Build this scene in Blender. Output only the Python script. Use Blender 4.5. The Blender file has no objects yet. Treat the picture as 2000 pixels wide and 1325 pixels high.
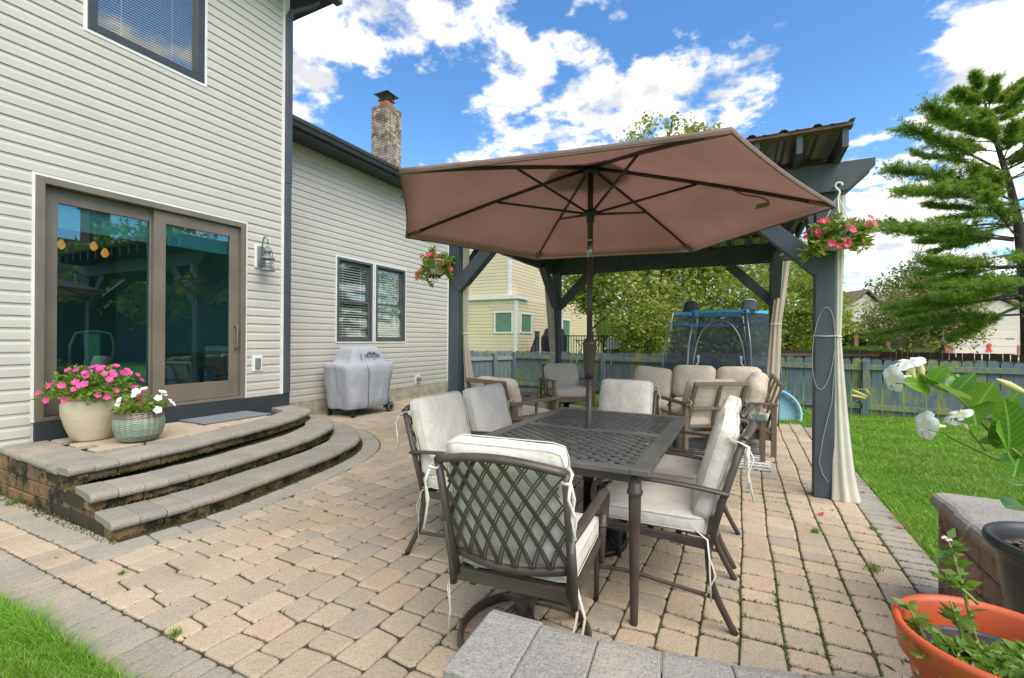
import bpy, math, random
import numpy as np
from mathutils import Vector, Matrix

random.seed(7)
RNG = np.random.default_rng(11)
SC = bpy.context.scene
COL = SC.collection
R = math.radians

# ------------------------------------------------------------------ camera
TH = R(26.57)
cam_d = bpy.data.cameras.new('camera')
cam_d.sensor_width = 36.0
cam_d.lens = 16.2
cam_d.clip_start = 0.05
cam_d.clip_end = 2000
cam = bpy.data.objects.new('camera', cam_d)
COL.objects.link(cam)
CAMZ = 1.30
cam.matrix_world = (Matrix.Translation((0, 0, CAMZ)) @ Matrix.Rotation(TH, 4, 'Z')
                    @ Matrix.Rotation(R(90), 4, 'X') @ Matrix.Rotation(R(0.4), 4, 'Z'))
SC.camera = cam

# ------------------------------------------------------------------ sky, sun, exposure
SUN_EL, SUN_AZ = R(51), R(120)       # azimuth measured clockwise from +Y
world = bpy.data.worlds.new('World')
SC.world = world
world.use_nodes = True
wt = world.node_tree
wn, wl = wt.nodes, wt.links
for n in list(wn):
    wn.remove(n)


def wnode(t, **kw):
    n = wn.new(t)
    for k, v in kw.items():
        setattr(n, k, v)
    return n


def wmath(op, a, b=None, c=None):
    n = wnode('ShaderNodeMath', operation=op)
    for i, x in enumerate((a, b, c)):
        if x is None:
            continue
        if isinstance(x, (int, float)):
            n.inputs[i].default_value = x
        else:
            wl.new(x, n.inputs[i])
    return n.outputs[0]


w_out = wnode('ShaderNodeOutputWorld')
w_bg = wnode('ShaderNodeBackground')
w_bg.inputs['Strength'].default_value = 0.13
w_sky = wnode('ShaderNodeTexSky', sky_type='NISHITA')
w_sky.sun_disc = False
w_sky.sun_elevation = SUN_EL
w_sky.sun_rotation = SUN_AZ
w_sky.air_density = 1.0
w_sky.dust_density = 0.3
w_sky.ozone_density = 2.2
w_hs = wnode('ShaderNodeHueSaturation')
w_hs.inputs['Saturation'].default_value = 1.24
w_hs.inputs['Value'].default_value = 0.95
wl.new(w_sky.outputs[0], w_hs.inputs['Color'])
w_tc = wnode('ShaderNodeTexCoord')
w_sep = wnode('ShaderNodeSeparateXYZ')
wl.new(w_tc.outputs['Generated'], w_sep.inputs[0])
zz = wmath('ADD', wmath('MAXIMUM', w_sep.outputs[2], 0.0), 0.22)
cx = wmath('DIVIDE', w_sep.outputs[0], zz)
cy = wmath('DIVIDE', w_sep.outputs[1], zz)
w_comb = wnode('ShaderNodeCombineXYZ')
wl.new(cx, w_comb.inputs[0])
wl.new(cy, w_comb.inputs[1])
w_map = wnode('ShaderNodeMapping')
w_map.inputs['Location'].default_value = (3.1, 1.7, 0.6)
wl.new(w_comb.outputs[0], w_map.inputs['Vector'])
w_n1 = wnode('ShaderNodeTexNoise')
w_n1.inputs['Scale'].default_value = 5.2
w_n1.inputs['Detail'].default_value = 12
w_n1.inputs['Roughness'].default_value = 0.6
w_n1.inputs['Distortion'].default_value = 0.1
wl.new(w_map.outputs[0], w_n1.inputs['Vector'])
w_n2 = wnode('ShaderNodeTexNoise')          # light and grey within the clouds
w_n2.inputs['Scale'].default_value = 6.5
w_n2.inputs['Detail'].default_value = 6
wl.new(w_map.outputs[0], w_n2.inputs['Vector'])


def wblob(dx, dy, dz, k, amt):
    """more or less cloud round one direction of the sky"""
    d = Vector((dx, dy, dz)).normalized()
    v = wnode('ShaderNodeVectorMath', operation='DOT_PRODUCT')
    wl.new(w_tc.outputs['Generated'], v.inputs[0])
    v.inputs[1].default_value = d
    e = wmath('MULTIPLY', wmath('SUBTRACT', v.outputs['Value'], 1.0), k)
    return wmath('MULTIPLY', wmath('EXPONENT', e), amt)


def pixdir(px, py):
    dx, dy = (px - 1000) / 900.0, (py - 662.5) / 900.0
    return (-math.sin(TH) + math.cos(TH) * dx, math.cos(TH) + math.sin(TH) * dx, -dy)


w_n3 = wnode('ShaderNodeTexNoise')          # small broken puffs
w_n3.inputs['Scale'].default_value = 11.0
w_n3.inputs['Detail'].default_value = 8
w_n3.inputs['Roughness'].default_value = 0.62
wl.new(w_map.outputs[0], w_n3.inputs['Vector'])
cover = wmath('ADD', w_n1.outputs['Fac'], wmath('MULTIPLY', wmath('SUBTRACT', w_n3.outputs['Fac'], 0.5), 0.34))
for (px, py, k, amt) in ((700, 80, 120, .09), (1010, 105, 260, .12), (1180, 150, 200, .13), (1350, 150, 160, .16), (1000, 280, 120, .13), (860, 10, 200, .10), (1440, 225, 300, .14), (1240, 220, 200, .10), (800, 230, 300, -.12), (890, 130, 400, -.10),
                         (1650, 120, 16, -.17), (1480, 60, 60, -.12), (1985, 110, 160, .36), (1730, 400, 80, .16),
                         (600, 225, 200, .12), (690, 270, 160, -.18), (1180, 60, 260, -.12), (1870, 430, 80, .16),
                         (870, 210, 160, -.16), (1830, 230, 120, -.10), (1430, 160, 300, .06)):
    cover = wmath('ADD', cover, wblob(*pixdir(px, py), k, amt))
w_ramp = wnode('ShaderNodeMapRange', interpolation_type='SMOOTHSTEP')
w_ramp.inputs['From Min'].default_value = 0.465
w_ramp.inputs['From Max'].default_value = 0.63
wl.new(cover, w_ramp.inputs['Value'])
w_cc = wnode('ShaderNodeMix', data_type='RGBA')
w_cr = wnode('ShaderNodeMapRange')
w_cr.inputs['From Min'].default_value = 0.36
w_cr.inputs['From Max'].default_value = 0.56
wl.new(w_n2.outputs['Fac'], w_cr.inputs['Value'])
wl.new(w_cr.outputs[0], w_cc.inputs['Factor'])
w_cc.inputs['A'].default_value = (3.0, 3.05, 3.2, 1)
w_cc.inputs['B'].default_value = (5.8, 5.5, 5.1, 1)
w_mix = wnode('ShaderNodeMix', data_type='RGBA')
wl.new(w_ramp.outputs[0], w_mix.inputs['Factor'])
wl.new(w_hs.outputs[0], w_mix.inputs['A'])
wl.new(w_cc.outputs['Result'], w_mix.inputs['B'])
wl.new(w_mix.outputs['Result'], w_bg.inputs['Color'])
wl.new(w_bg.outputs[0], w_out.inputs[0])

sun_d = bpy.data.lights.new('sun', 'SUN')
sun_d.energy = 2.35
sun_d.angle = R(60)
sun_d.color = (1.0, 0.925, 0.83)
sun = bpy.data.objects.new('sun', sun_d)
COL.objects.link(sun)
sdir = Vector((math.sin(SUN_AZ) * math.cos(SUN_EL), math.cos(SUN_AZ) * math.cos(SUN_EL), math.sin(SUN_EL)))
sun.rotation_euler = sdir.to_track_quat('Z', 'Y').to_euler()
sun.location = (6, -4, 14)

SC.view_settings.view_transform = 'Standard'
SC.view_settings.look = 'None'
SC.view_settings.gamma = 1
SC.view_settings.use_curve_mapping = False
SC.view_settings.exposure = 1.08
SC.cycles.max_bounces = 8
SC.cycles.transparent_max_bounces = 16


# ------------------------------------------------------------------ helpers
def lin(c):
    out = []
    for x in c[:3]:
        x = x / 255.0
        out.append(x / 12.92 if x <= 0.04045 else ((x + 0.055) / 1.055) ** 2.4)
    return tuple(out) + (1.0,)


class N:
    """small wrapper round a material's node tree"""
    def __init__(s, name):
        s.m = bpy.data.materials.new(name)
        s.m.use_nodes = True
        s.t = s.m.node_tree
        s.b = s.t.nodes['Principled BSDF']
        s.out = s.t.nodes['Material Output']

    def new(s, t, **kw):
        n = s.t.nodes.new(t)
        for k, v in kw.items():
            setattr(n, k, v)
        return n

    def link(s, a, b):
        s.t.links.new(a, b)

    def pos(s, scale=(1, 1, 1)):
        g = s.new('ShaderNodeNewGeometry')
        m = s.new('ShaderNodeMapping')
        m.inputs['Scale'].default_value = scale
        s.link(g.outputs['Position'], m.inputs['Vector'])
        return m.outputs[0]

    def noise(s, scale, detail=4, rough=.55, vec=None, stretch=(1, 1, 1)):
        n = s.new('ShaderNodeTexNoise')
        n.inputs['Scale'].default_value = scale
        n.inputs['Detail'].default_value = detail
        n.inputs['Roughness'].default_value = rough
        s.link(vec or s.pos(stretch), n.inputs['Vector'])
        return n.outputs['Fac']

    def rng(s, v, a, b, c=0.0, d=1.0, smooth=False):
        n = s.new('ShaderNodeMapRange')
        if smooth:
            n.interpolation_type = 'SMOOTHSTEP'
        for k, x in zip(('From Min', 'From Max', 'To Min', 'To Max'), (a, b, c, d)):
            n.inputs[k].default_value = x
        s.link(v, n.inputs['Value'])
        return n.outputs[0]

    def mix(s, f, a, b):
        n = s.new('ShaderNodeMix', data_type='RGBA')
        for sock, x in (('Factor', f), ('A', a), ('B', b)):
            if isinstance(x, (tuple, float, int)):
                n.inputs[sock].default_value = x
            else:
                s.link(x, n.inputs[sock])
        return n.outputs['Result']

    def math(s, op, a, b=None):
        n = s.new('ShaderNodeMath', operation=op)
        for i, x in enumerate((a, b)):
            if x is None:
                continue
            if isinstance(x, (float, int)):
                n.inputs[i].default_value = x
            else:
                s.link(x, n.inputs[i])
        return n.outputs[0]

    def color(s, c):
        s.link(c, s.b.inputs['Base Color'])

    def bump(s, h, strength=.3, dist=.01):
        n = s.new('ShaderNodeBump')
        n.inputs['Strength'].default_value = strength
        n.inputs['Distance'].default_value = dist
        s.link(h, n.inputs['Height'])
        s.link(n.outputs[0], s.b.inputs['Normal'])

    def rand(s):
        """0..1 per object, plus the per-piece value of joined pieces"""
        o = s.new('ShaderNodeObjectInfo')
        a = s.new('ShaderNodeAttribute')
        a.attribute_name = 'tint'
        return s.math('FRACT', s.math('ADD', o.outputs['Random'], a.outputs['Fac']))

    def tint(s):
        a = s.new('ShaderNodeAttribute')
        a.attribute_name = 'tint'
        return a.outputs['Fac']


def simple(name, c, rough=.6, c2=None, scale=8, detail=4, bump=0, bscale=None, bdist=.004, metal=0, stretch=(1, 1, 1), spec=.5):
    n = N(name)
    n.b.inputs['Roughness'].default_value = rough
    n.b.inputs['Metallic'].default_value = metal
    n.b.inputs['Specular IOR Level'].default_value = spec
    if c2:
        f = n.rng(n.noise(scale, detail, stretch=stretch), .33, .67)
        n.color(n.mix(f, lin(c), lin(c2)))
    else:
        n.b.inputs['Base Color'].default_value = lin(c)
    if bump:
        n.bump(n.noise(bscale or scale * 4, 5, stretch=stretch), bump, bdist)
    return n.m


def shift(mesh_verts, off):
    return [(x - off[0], y - off[1], z - off[2]) for x, y, z in mesh_verts]


class MB:
    def __init__(s):
        s.v, s.f, s.sm, s.t = [], [], [], []

    def add(s, vs, fs, smooth=False, tint=0.0):
        b = len(s.v)
        s.v += [tuple(map(float, p)) for p in vs]
        s.f += [tuple(b + i for i in f) for f in fs]
        s.sm += [smooth] * len(fs)
        s.t += [tint] * len(vs)
        return s

    def box(s, x0, x1, y0, y1, z0, z1, tint=0.0):
        return s.add([(x0, y0, z0), (x1, y0, z0), (x1, y1, z0), (x0, y1, z0), (x0, y0, z1), (x1, y0, z1), (x1, y1, z1), (x0, y1, z1)],
                     [(0, 3, 2, 1), (4, 5, 6, 7), (0, 1, 5, 4), (1, 2, 6, 5), (2, 3, 7, 6), (3, 0, 4, 7)], tint=tint)

    def beam(s, p, q, w, h, up=(0, 0, 1), tint=0.0):
        p, q, u = Vector(p), Vector(q), Vector(up)
        d = (q - p).normalized()
        a = d.cross(u).normalized() * (w / 2)
        b = a.cross(d).normalized() * (h / 2)
        vs = [p - a - b, p + a - b, p + a + b, p - a + b, q - a - b, q + a - b, q + a + b, q - a + b]
        return s.add(vs, [(0, 1, 2, 3), (7, 6, 5, 4), (0, 4, 5, 1), (1, 5, 6, 2), (2, 6, 7, 3), (3, 7, 4, 0)], tint=tint)

    def tube(s, pts, r, n=8, caps=True, flat=None):
        pts = [Vector(p) for p in pts]
        rs = r if isinstance(r, (list, tuple)) else [r] * len(pts)
        t0 = (pts[1] - pts[0]).normalized()
        ref = Vector((0, 0, 1)) if abs(t0.z) < .9 else Vector((0, 1, 0))
        a = t0.cross(ref).normalized()
        vs, fs = [], []
        for i, p in enumerate(pts):
            if i == 0:
                t = pts[1] - pts[0]
            elif i == len(pts) - 1:
                t = pts[-1] - pts[-2]
            else:
                t = (pts[i + 1] - pts[i]).normalized() + (pts[i] - pts[i - 1]).normalized()
            t = t.normalized() if t.length > 1e-9 else t0
            a = (a - t * a.dot(t))
            a = a.normalized() if a.length > 1e-6 else t.orthogonal().normalized()
            b = t.cross(a)
            fa, fb = flat or (1, 1)
            for k in range(n):
                an = 2 * math.pi * (k + .5) / n
                vs.append(p + a * math.cos(an) * rs[i] * fa + b * math.sin(an) * rs[i] * fb)
        for i in range(len(pts) - 1):
            for k in range(n):
                k2 = (k + 1) % n
                fs.append((i * n + k, i * n + k2, (i + 1) * n + k2, (i + 1) * n + k))
        s.add(vs, fs, smooth=n > 4)
        if caps:
            m = len(pts) - 1
            b0 = len(s.v) - len(vs)
            s.f += [tuple(b0 + k for k in reversed(range(n))), tuple(b0 + m * n + k for k in range(n))]
            s.sm += [False, False]
        return s

    def lathe(s, prof, n=24, c=(0, 0, 0), smooth=True, squash=1.0):
        vs, fs = [], []
        for r, z in prof:
            for k in range(n):
                an = 2 * math.pi * k / n
                vs.append((c[0] + r * math.cos(an), c[1] + r * math.sin(an) * squash, c[2] + z))
        for i in range(len(prof) - 1):
            for k in range(n):
                k2 = (k + 1) % n
                fs.append((i * n + k, i * n + k2, (i + 1) * n + k2, (i + 1) * n + k))
        s.add(vs, fs, smooth)
        b0 = len(s.v) - len(vs)
        if prof[0][0] > 1e-4:
            s.f.append(tuple(b0 + k for k in reversed(range(n)))); s.sm.append(False)
        if prof[-1][0] > 1e-4:
            s.f.append(tuple(b0 + (len(prof) - 1) * n + k for k in range(n))); s.sm.append(False)
        return s

    def prism(s, poly, z0, z1, tint=0.0):
        n = len(poly)
        vs = [(x, y, z0) for x, y in poly] + [(x, y, z1) for x, y in poly]
        fs = [tuple(reversed(range(n))), tuple(range(n, 2 * n))]
        fs += [(i, (i + 1) % n, n + (i + 1) % n, n + i) for i in range(n)]
        return s.add(vs, fs, tint=tint)

    def extrude(s, outline, axis_a, axis_b, normal, origin, th):
        """outline in a plane, given thickness along the normal"""
        a, b, nn, o = Vector(axis_a), Vector(axis_b), Vector(normal), Vector(origin)
        n = len(outline)
        front = [o + a * x + b * y + nn * (th / 2) for x, y in outline]
        back = [o + a * x + b * y - nn * (th / 2) for x, y in outline]
        fs = [tuple(range(n)), tuple(reversed(range(n, 2 * n)))]
        fs += [(i, n + i, n + (i + 1) % n, (i + 1) % n) for i in range(n)]
        return s.add(front + back, fs)

    def grid(s, P, smooth=True, closed=False):
        """P[i][j] points"""
        m, n = len(P), len(P[0])
        vs = [p for row in P for p in row]
        fs = []
        for i in range(m - 1):
            for j in range(n - (0 if closed else 1)):
                j2 = (j + 1) % n
                fs.append((i * n + j, i * n + j2, (i + 1) * n + j2, (i + 1) * n + j))
        return s.add(vs, fs, smooth)

    def mesh(s, name, off=(0, 0, 0)):
        me = bpy.data.meshes.new(name)
        me.from_pydata(shift(s.v, off), [], s.f)
        me.polygons.foreach_set('use_smooth', s.sm)
        if any(s.t):
            at = me.attributes.new('tint', 'FLOAT', 'POINT')
            at.data.foreach_set('value', s.t)
        me.update()
        return me

    def build(s, name, mat, parent=None, world=True, bevel=0, label=None, kind=None, solid=0):
        off = root_off(parent) if world else (0, 0, 0)
        return link_mesh(name, s.mesh(name, off), mat, parent, bevel=bevel, label=label, kind=kind, solid=solid)


def root_off(o):
    x = Vector((0, 0, 0))
    while o is not None:
        x += o.location
        o = o.parent
    return x


def link_mesh(name, me, mat, parent=None, loc=(0, 0, 0), bevel=0, label=None, kind=None, solid=0):
    if mat is not None and not me.materials:
        me.materials.append(mat)
    o = bpy.data.objects.new(name, me)
    COL.objects.link(o)
    o.location = loc
    o.parent = parent
    if bevel:
        m = o.modifiers.new('bevel', 'BEVEL')
        m.width = bevel; m.segments = 2; m.limit_method = 'ANGLE'; m.angle_limit = R(40)
    if solid:
        m = o.modifiers.new('thickness', 'SOLIDIFY')
        m.thickness = solid; m.offset = 0
    if label:
        o['label'] = label
    if kind:
        o['kind'] = kind
    return o


def tag(o, label, cat, group=None):
    o['label'] = label
    o['category'] = cat
    if group:
        o['group'] = group
    return o


def thing(name, label, cat, loc=(0, 0, 0), rz=0.0, group=None):
    o = bpy.data.objects.new(name, None)
    o.empty_display_size = .1
    COL.objects.link(o)
    o.location = loc
    o.rotation_euler = (0, 0, rz)
    return tag(o, label, cat, group)


def struct(o):
    o['kind'] = 'structure'
    return o


def kids(o, table):
    return table.get(o, [])


def copy_thing(root, loc, rz, label, group=None):
    """a copy of a thing with copies of its parts and sub-parts"""
    c = root.copy()
    COL.objects.link(c)
    c.location = loc
    c.rotation_euler = (0, 0, rz)
    c['label'] = label
    if group:
        c['group'] = group
    stack = [(root, c)]
    while stack:
        src, dst = stack.pop()
        for ch in src.children:
            d = ch.copy()
            COL.objects.link(d)
            d.parent = dst
            stack.append((ch, d))
    return c


def fast_mesh(name, V, tint=None, smooth=False):
    """V: (N,k,3) separate k-gons (numpy)"""
    n, k = V.shape[:2]
    me = bpy.data.meshes.new(name)
    me.vertices.add(n * k)
    me.vertices.foreach_set('co', V.reshape(-1).astype(np.float32))
    me.loops.add(n * k)
    me.loops.foreach_set('vertex_index', np.arange(n * k, dtype=np.int32))
    me.polygons.add(n)
    me.polygons.foreach_set('loop_start', np.arange(0, n * k, k, dtype=np.int32))
    if smooth:
        me.polygons.foreach_set('use_smooth', np.ones(n, dtype=bool))
    if tint is not None:
        at = me.attributes.new('tint', 'FLOAT', 'POINT')
        at.data.foreach_set('value', np.repeat(tint, k).astype(np.float32))
    me.update(calc_edges=True)
    return me


def catmull(pts, n=12):
    P = [np.array(p, float) for p in pts]
    P = [2 * P[0] - P[1]] + P + [2 * P[-1] - P[-2]]
    out = []
    for i in range(1, len(P) - 2):
        for t in np.linspace(0, 1, n, endpoint=False):
            a, b, c, d = P[i - 1], P[i], P[i + 1], P[i + 2]
            out.append(.5 * ((2 * b) + (c - a) * t + (2 * a - 5 * b + 4 * c - d) * t ** 2 + (3 * b - 3 * c + d - a) * t ** 3))
    out.append(P[-2])
    return np.array(out)


def resample(poly, step):
    d = np.r_[0, np.cumsum(np.linalg.norm(np.diff(poly, axis=0), axis=1))]
    n = max(2, int(round(d[-1] / step)) + 1)
    s = np.linspace(0, d[-1], n)
    return np.stack([np.interp(s, d, poly[:, i]) for i in range(poly.shape[1])], 1)


def depth(p):
    return -p[0] * math.sin(TH) + p[1] * math.cos(TH)


def in_view(p, pad=.1):
    z = depth(p)
    if z < .3:
        return False
    x = (p[0] * math.cos(TH) + p[1] * math.sin(TH)) / z
    y = (p[2] - CAMZ) / z
    return abs(x) < 1.111 + pad and abs(y) < .736 + pad

# ------------------------------------------------------------------ materials
M = {}


def siding_mat(name, c, c2):
    n = N(name)
    n.b.inputs['Roughness'].default_value = .48
    f = n.rng(n.noise(.9, 5, .6, stretch=(1, 1, 2.2)), .35, .7)
    base = n.mix(f, lin(c), lin(c2))
    streak = n.rng(n.noise(3.0, 5, .65, stretch=(6, 6, .35)), .55, .8, 0, .35)
    base = n.mix(streak, base, lin((190, 188, 172)))
    n.color(base)
    n.bump(n.noise(60, 3, stretch=(1, 1, 8)), .12, .002)
    return n.m


M['siding'] = siding_mat('siding_vinyl', (187, 182, 170), (178, 173, 162))
M['siding_yellow'] = siding_mat('siding_yellow', (208, 194, 158), (199, 184, 148))
M['siding_white'] = siding_mat('siding_far', (184, 177, 163), (174, 168, 155))
M['white_trim'] = simple('white_trim', (222, 221, 214), .45, (208, 207, 198), 5)
M['slate'] = simple('slate_paint', (69, 75, 78), .5, (60, 66, 69), 3, bump=.15, bscale=80, bdist=.002)
M['dark_trim'] = simple('dark_trim', (52, 58, 60), .45, (44, 50, 52), 4)
M['taupe'] = simple('taupe_metal', (116, 106, 93), .42, (104, 95, 83), 3, bump=.08, bscale=200, bdist=.001)
M['window_frame'] = simple('window_frame', (84, 88, 87), .45, (74, 78, 77), 5)
M['black'] = simple('black_plastic', (24, 25, 26), .45)
M['black_metal'] = simple('black_metal', (30, 31, 33), .4, (22, 23, 24), 6)
M['bronze'] = simple('bronze_metal', (84, 74, 66), .42, (68, 59, 52), 9, bump=.1, bscale=150, bdist=.001, spec=.55)
M['steel'] = simple('brushed_steel', (150, 152, 155), .3, metal=.9)
M['concrete'] = simple('concrete', (178, 172, 152), .9, (142, 134, 112), 5, bump=.4, bscale=60, bdist=.004)
M['roof'] = simple('roof_shingle', (86, 80, 74), .9, (64, 60, 56), 9, bump=.5, bscale=30)
M['roof_brown'] = simple('roof_shingle_brown', (130, 110, 98), .9, (104, 88, 80), 6, bump=.4, bscale=30)
M['brick_far'] = simple('brick_far', (150, 104, 84), .9, (118, 80, 66), 7)
M['soil'] = simple('potting_soil', (54, 42, 34), .95, (26, 20, 17), 60, bump=1, bscale=120, bdist=.01)
M['dark_room'] = simple('dark_wall', (140, 150, 150), .8)
M['wood_floor'] = simple('wood_floor', (96, 72, 52), .5, (74, 54, 40), 6, stretch=(1, 8, 1))
M['interior_wood'] = simple('interior_wood', (150, 112, 72), .5, (122, 90, 56), 6, stretch=(1, 1, 9))


def paver_mat(name, cs, moss=.25):
    n = N(name)
    n.b.inputs['Roughness'].default_value = .88
    n.b.inputs['Specular IOR Level'].default_value = .3
    r = n.new('ShaderNodeValToRGB')
    el = r.color_ramp.elements
    el[0].position, el[0].color = 0, lin(cs[0])
    el[1].position, el[1].color = 1, lin(cs[-1])
    for i, c in enumerate(cs[1:-1]):
        e = el.new((i + 1) / (len(cs) - 1))
        e.color = lin(c)
    n.link(n.rand(), r.inputs['Fac'])
    blot = n.rng(n.noise(5, 6, .6), .3, .7)
    base = n.mix(n.math('MULTIPLY', blot, .4), r.outputs[0], lin(cs[1]))
    base = n.mix(n.rng(n.noise(3.3, 5, .6), .5, .72, 0, .35), base, lin((196, 171, 140)))
    grit = n.noise(190, 3, .7)
    base = n.mix(n.rng(grit, .35, .72, 0, .5), base, lin((206, 194, 176)))
    base = n.mix(n.rng(n.noise(120, 3, .7), .54, .7, 0, .7), base, lin((98, 84, 70)))
    dirt = n.rng(n.noise(1.5, 6, .65), .50, .76, 0, moss * 2)
    base = n.mix(dirt, base, lin((138, 122, 98)))
    n.color(base)
    n.bump(n.math('ADD', n.noise(110, 4, .7), n.math('MULTIPLY', n.noise(28, 4), 1.5)), .8, .006)
    return n.m


M['paver'] = paver_mat('paver_tan', [(194, 168, 134), (164, 151, 130), (202, 180, 146), (146, 140, 126), (192, 162, 132), (180, 161, 132), (154, 142, 122), (194, 172, 138)])
M['paver_gray'] = paver_mat('paver_gray', [(148, 142, 128), (138, 136, 126), (156, 148, 132), (128, 126, 118)])
M['cap'] = paver_mat('cap_stone', [(130, 127, 117), (119, 117, 109), (138, 133, 121), (110, 109, 104)], .12)
M['wall_cap'] = paver_mat('wall_cap_stone', [(140, 138, 131), (130, 129, 125), (148, 145, 136), (120, 122, 121)], .1)

n = N('joint_sand')
n.b.inputs['Roughness'].default_value = 1
mo = n.rng(n.math('ADD', n.noise(1.2, 4), n.math('MULTIPLY', n.noise(20, 4), .35)), .62, .82)
sx = n.new('ShaderNodeSeparateXYZ')
n.link(n.pos(), sx.inputs[0])
side = n.rng(sx.outputs[0], -1.8, .4, .12, 1.0)
n.color(n.mix(n.math('MULTIPLY', mo, side), n.mix(n.rng(n.noise(40), .35, .65), lin((84, 72, 54)), lin((52, 44, 34))), lin((88, 108, 34))))
n.bump(n.noise(90, 4), .8, .01)
M['joint'] = n.m

n = N('mossy_block')
n.b.inputs['Roughness'].default_value = .95
rr = n.rand()
base = n.mix(rr, lin((164, 128, 92)), lin((112, 96, 80)))
base = n.mix(n.rng(n.noise(55, 5, .7), .4, .65, 0, .6), base, lin((92, 72, 54)))
blk = n.rng(n.noise(5.5, 6, .7), .45, .56)
base = n.mix(blk, base, lin((38, 34, 24)))
gm = n.rng(n.noise(9, 6, .7), .50, .62)
base = n.mix(n.math('MULTIPLY', gm, .85), base, lin((92, 96, 34)))
n.color(base)
n.bump(n.math('ADD', n.noise(14, 5), n.noise(60, 5, .7)), .9, .02)
M['mossy'] = n.m

n = N('wall_block')
n.b.inputs['Roughness'].default_value = .95
base = n.mix(n.rand(), lin((194, 160, 134)), lin((160, 140, 126)))
base = n.mix(n.rng(n.noise(40, 5, .7), .45, .7, 0, .55), base, lin((112, 90, 76)))
base = n.mix(n.rng(n.noise(6, 5), .55, .7, 0, .7), base, lin((66, 56, 44)))
n.color(base)
n.bump(n.math('ADD', n.noise(18, 5), n.noise(70, 5, .7)), .8, .015)
M['wall_block'] = n.m

n = N('chimney_brick')
n.b.inputs['Roughness'].default_value = .95
base = n.mix(n.rand(), lin((184, 176, 162)), lin((130, 115, 98)))
base = n.mix(n.rng(n.noise(5, 6, .7), .44, .6), base, lin((112, 88, 66)))
n.color(base)
n.bump(n.noise(60, 4), .5, .006)
M['chimney_brick'] = n.m
M['mortar'] = simple('mortar', (112, 98, 80), .95, (86, 72, 56), 7)
M['clay'] = simple('clay_flue', (196, 106, 62), .8, (170, 88, 50), 9)


def wood_mat(name, c, c2, moss=None, rough=.85, amt=0.0, streak=(3, 3, .5)):
    n = N(name)
    n.b.inputs['Roughness'].default_value = rough
    base = n.mix(n.rng(n.noise(6, 6, .65, stretch=streak), .3, .7), lin(c), lin(c2))
    base = n.mix(n.math('MULTIPLY', n.rand(), .35), base, lin(c2))
    if moss:
        m1 = n.rng(n.noise(2.2, 7, .7, stretch=(1.6, 1.6, .55)), .56 - amt, .68 - amt)
        m2 = n.rng(n.noise(30, 5, .7, stretch=(1, 1, .4)), .35, .6)
        base = n.mix(n.math('MULTIPLY', m1, m2), base, lin(moss))
    n.color(base)
    n.bump(n.noise(26, 6, .7, stretch=(4, 4, .4)), .4, .004)
    return n.m


M['fence'] = wood_mat('fence_blue_grey', (110, 123, 127), (86, 99, 104), (150, 150, 62), amt=.05)
M['fence_rail'] = wood_mat('fence_rail_moss', (112, 126, 122), (96, 110, 108), (146, 150, 66), amt=.11, streak=(.6, .6, 3))
M['fence_raw'] = wood_mat('fence_bare_wood', (150, 148, 140), (128, 126, 118))
M['fence_brown'] = wood_mat('fence_brown', (98, 72, 58), (76, 54, 44))
M['brown_rail'] = wood_mat('fence_brown_rail', (140, 122, 108), (108, 90, 78))
M['pergola'] = wood_mat('pergola_paint', (78, 85, 89), (64, 70, 74), rough=.6, streak=(2, 2, .6))
M['purlin'] = wood_mat('purlin_wood', (134, 104, 76), (98, 78, 58))
M['teak'] = wood_mat('weathered_teak', (128, 112, 92), (98, 84, 68), rough=.65, streak=(5, 5, 5))

n = N('corrugated_metal')
n.b.inputs['Roughness'].default_value = .4
n.b.inputs['Metallic'].default_value = .55
n.color(n.mix(n.rng(n.noise(2, 5), .35, .7), lin((172, 168, 160)), lin((130, 124, 114))))
M['corrugated'] = n.m

n = N('door_glass')
g = n.new('ShaderNodeBsdfGlossy'); g.inputs['Roughness'].default_value = .01
g.inputs['Color'].default_value = (.66, .84, .88, 1)
tr = n.new('ShaderNodeBsdfTransparent'); tr.inputs['Color'].default_value = (.56, .82, .84, 1)
fr = n.new('ShaderNodeFresnel'); fr.inputs['IOR'].default_value = 1.5
mx = n.new('ShaderNodeMixShader')
n.link(n.rng(fr.outputs[0], 0, 1, .12, 1.0), mx.inputs[0])
n.link(tr.outputs[0], mx.inputs[1]); n.link(g.outputs[0], mx.inputs[2])
n.link(mx.outputs[0], n.out.inputs['Surface'])
M['glass'] = n.m

n = N('clear_glass')
g = n.new('ShaderNodeBsdfGlossy'); g.inputs['Roughness'].default_value = .02
tr = n.new('ShaderNodeBsdfTransparent'); tr.inputs['Color'].default_value = (.92, .95, .95, 1)
mx = n.new('ShaderNodeMixShader'); mx.inputs[0].default_value = .16
n.link(tr.outputs[0], mx.inputs[1]); n.link(g.outputs[0], mx.inputs[2])
n.link(mx.outputs[0], n.out.inputs['Surface'])
M['clear'] = n.m


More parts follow.
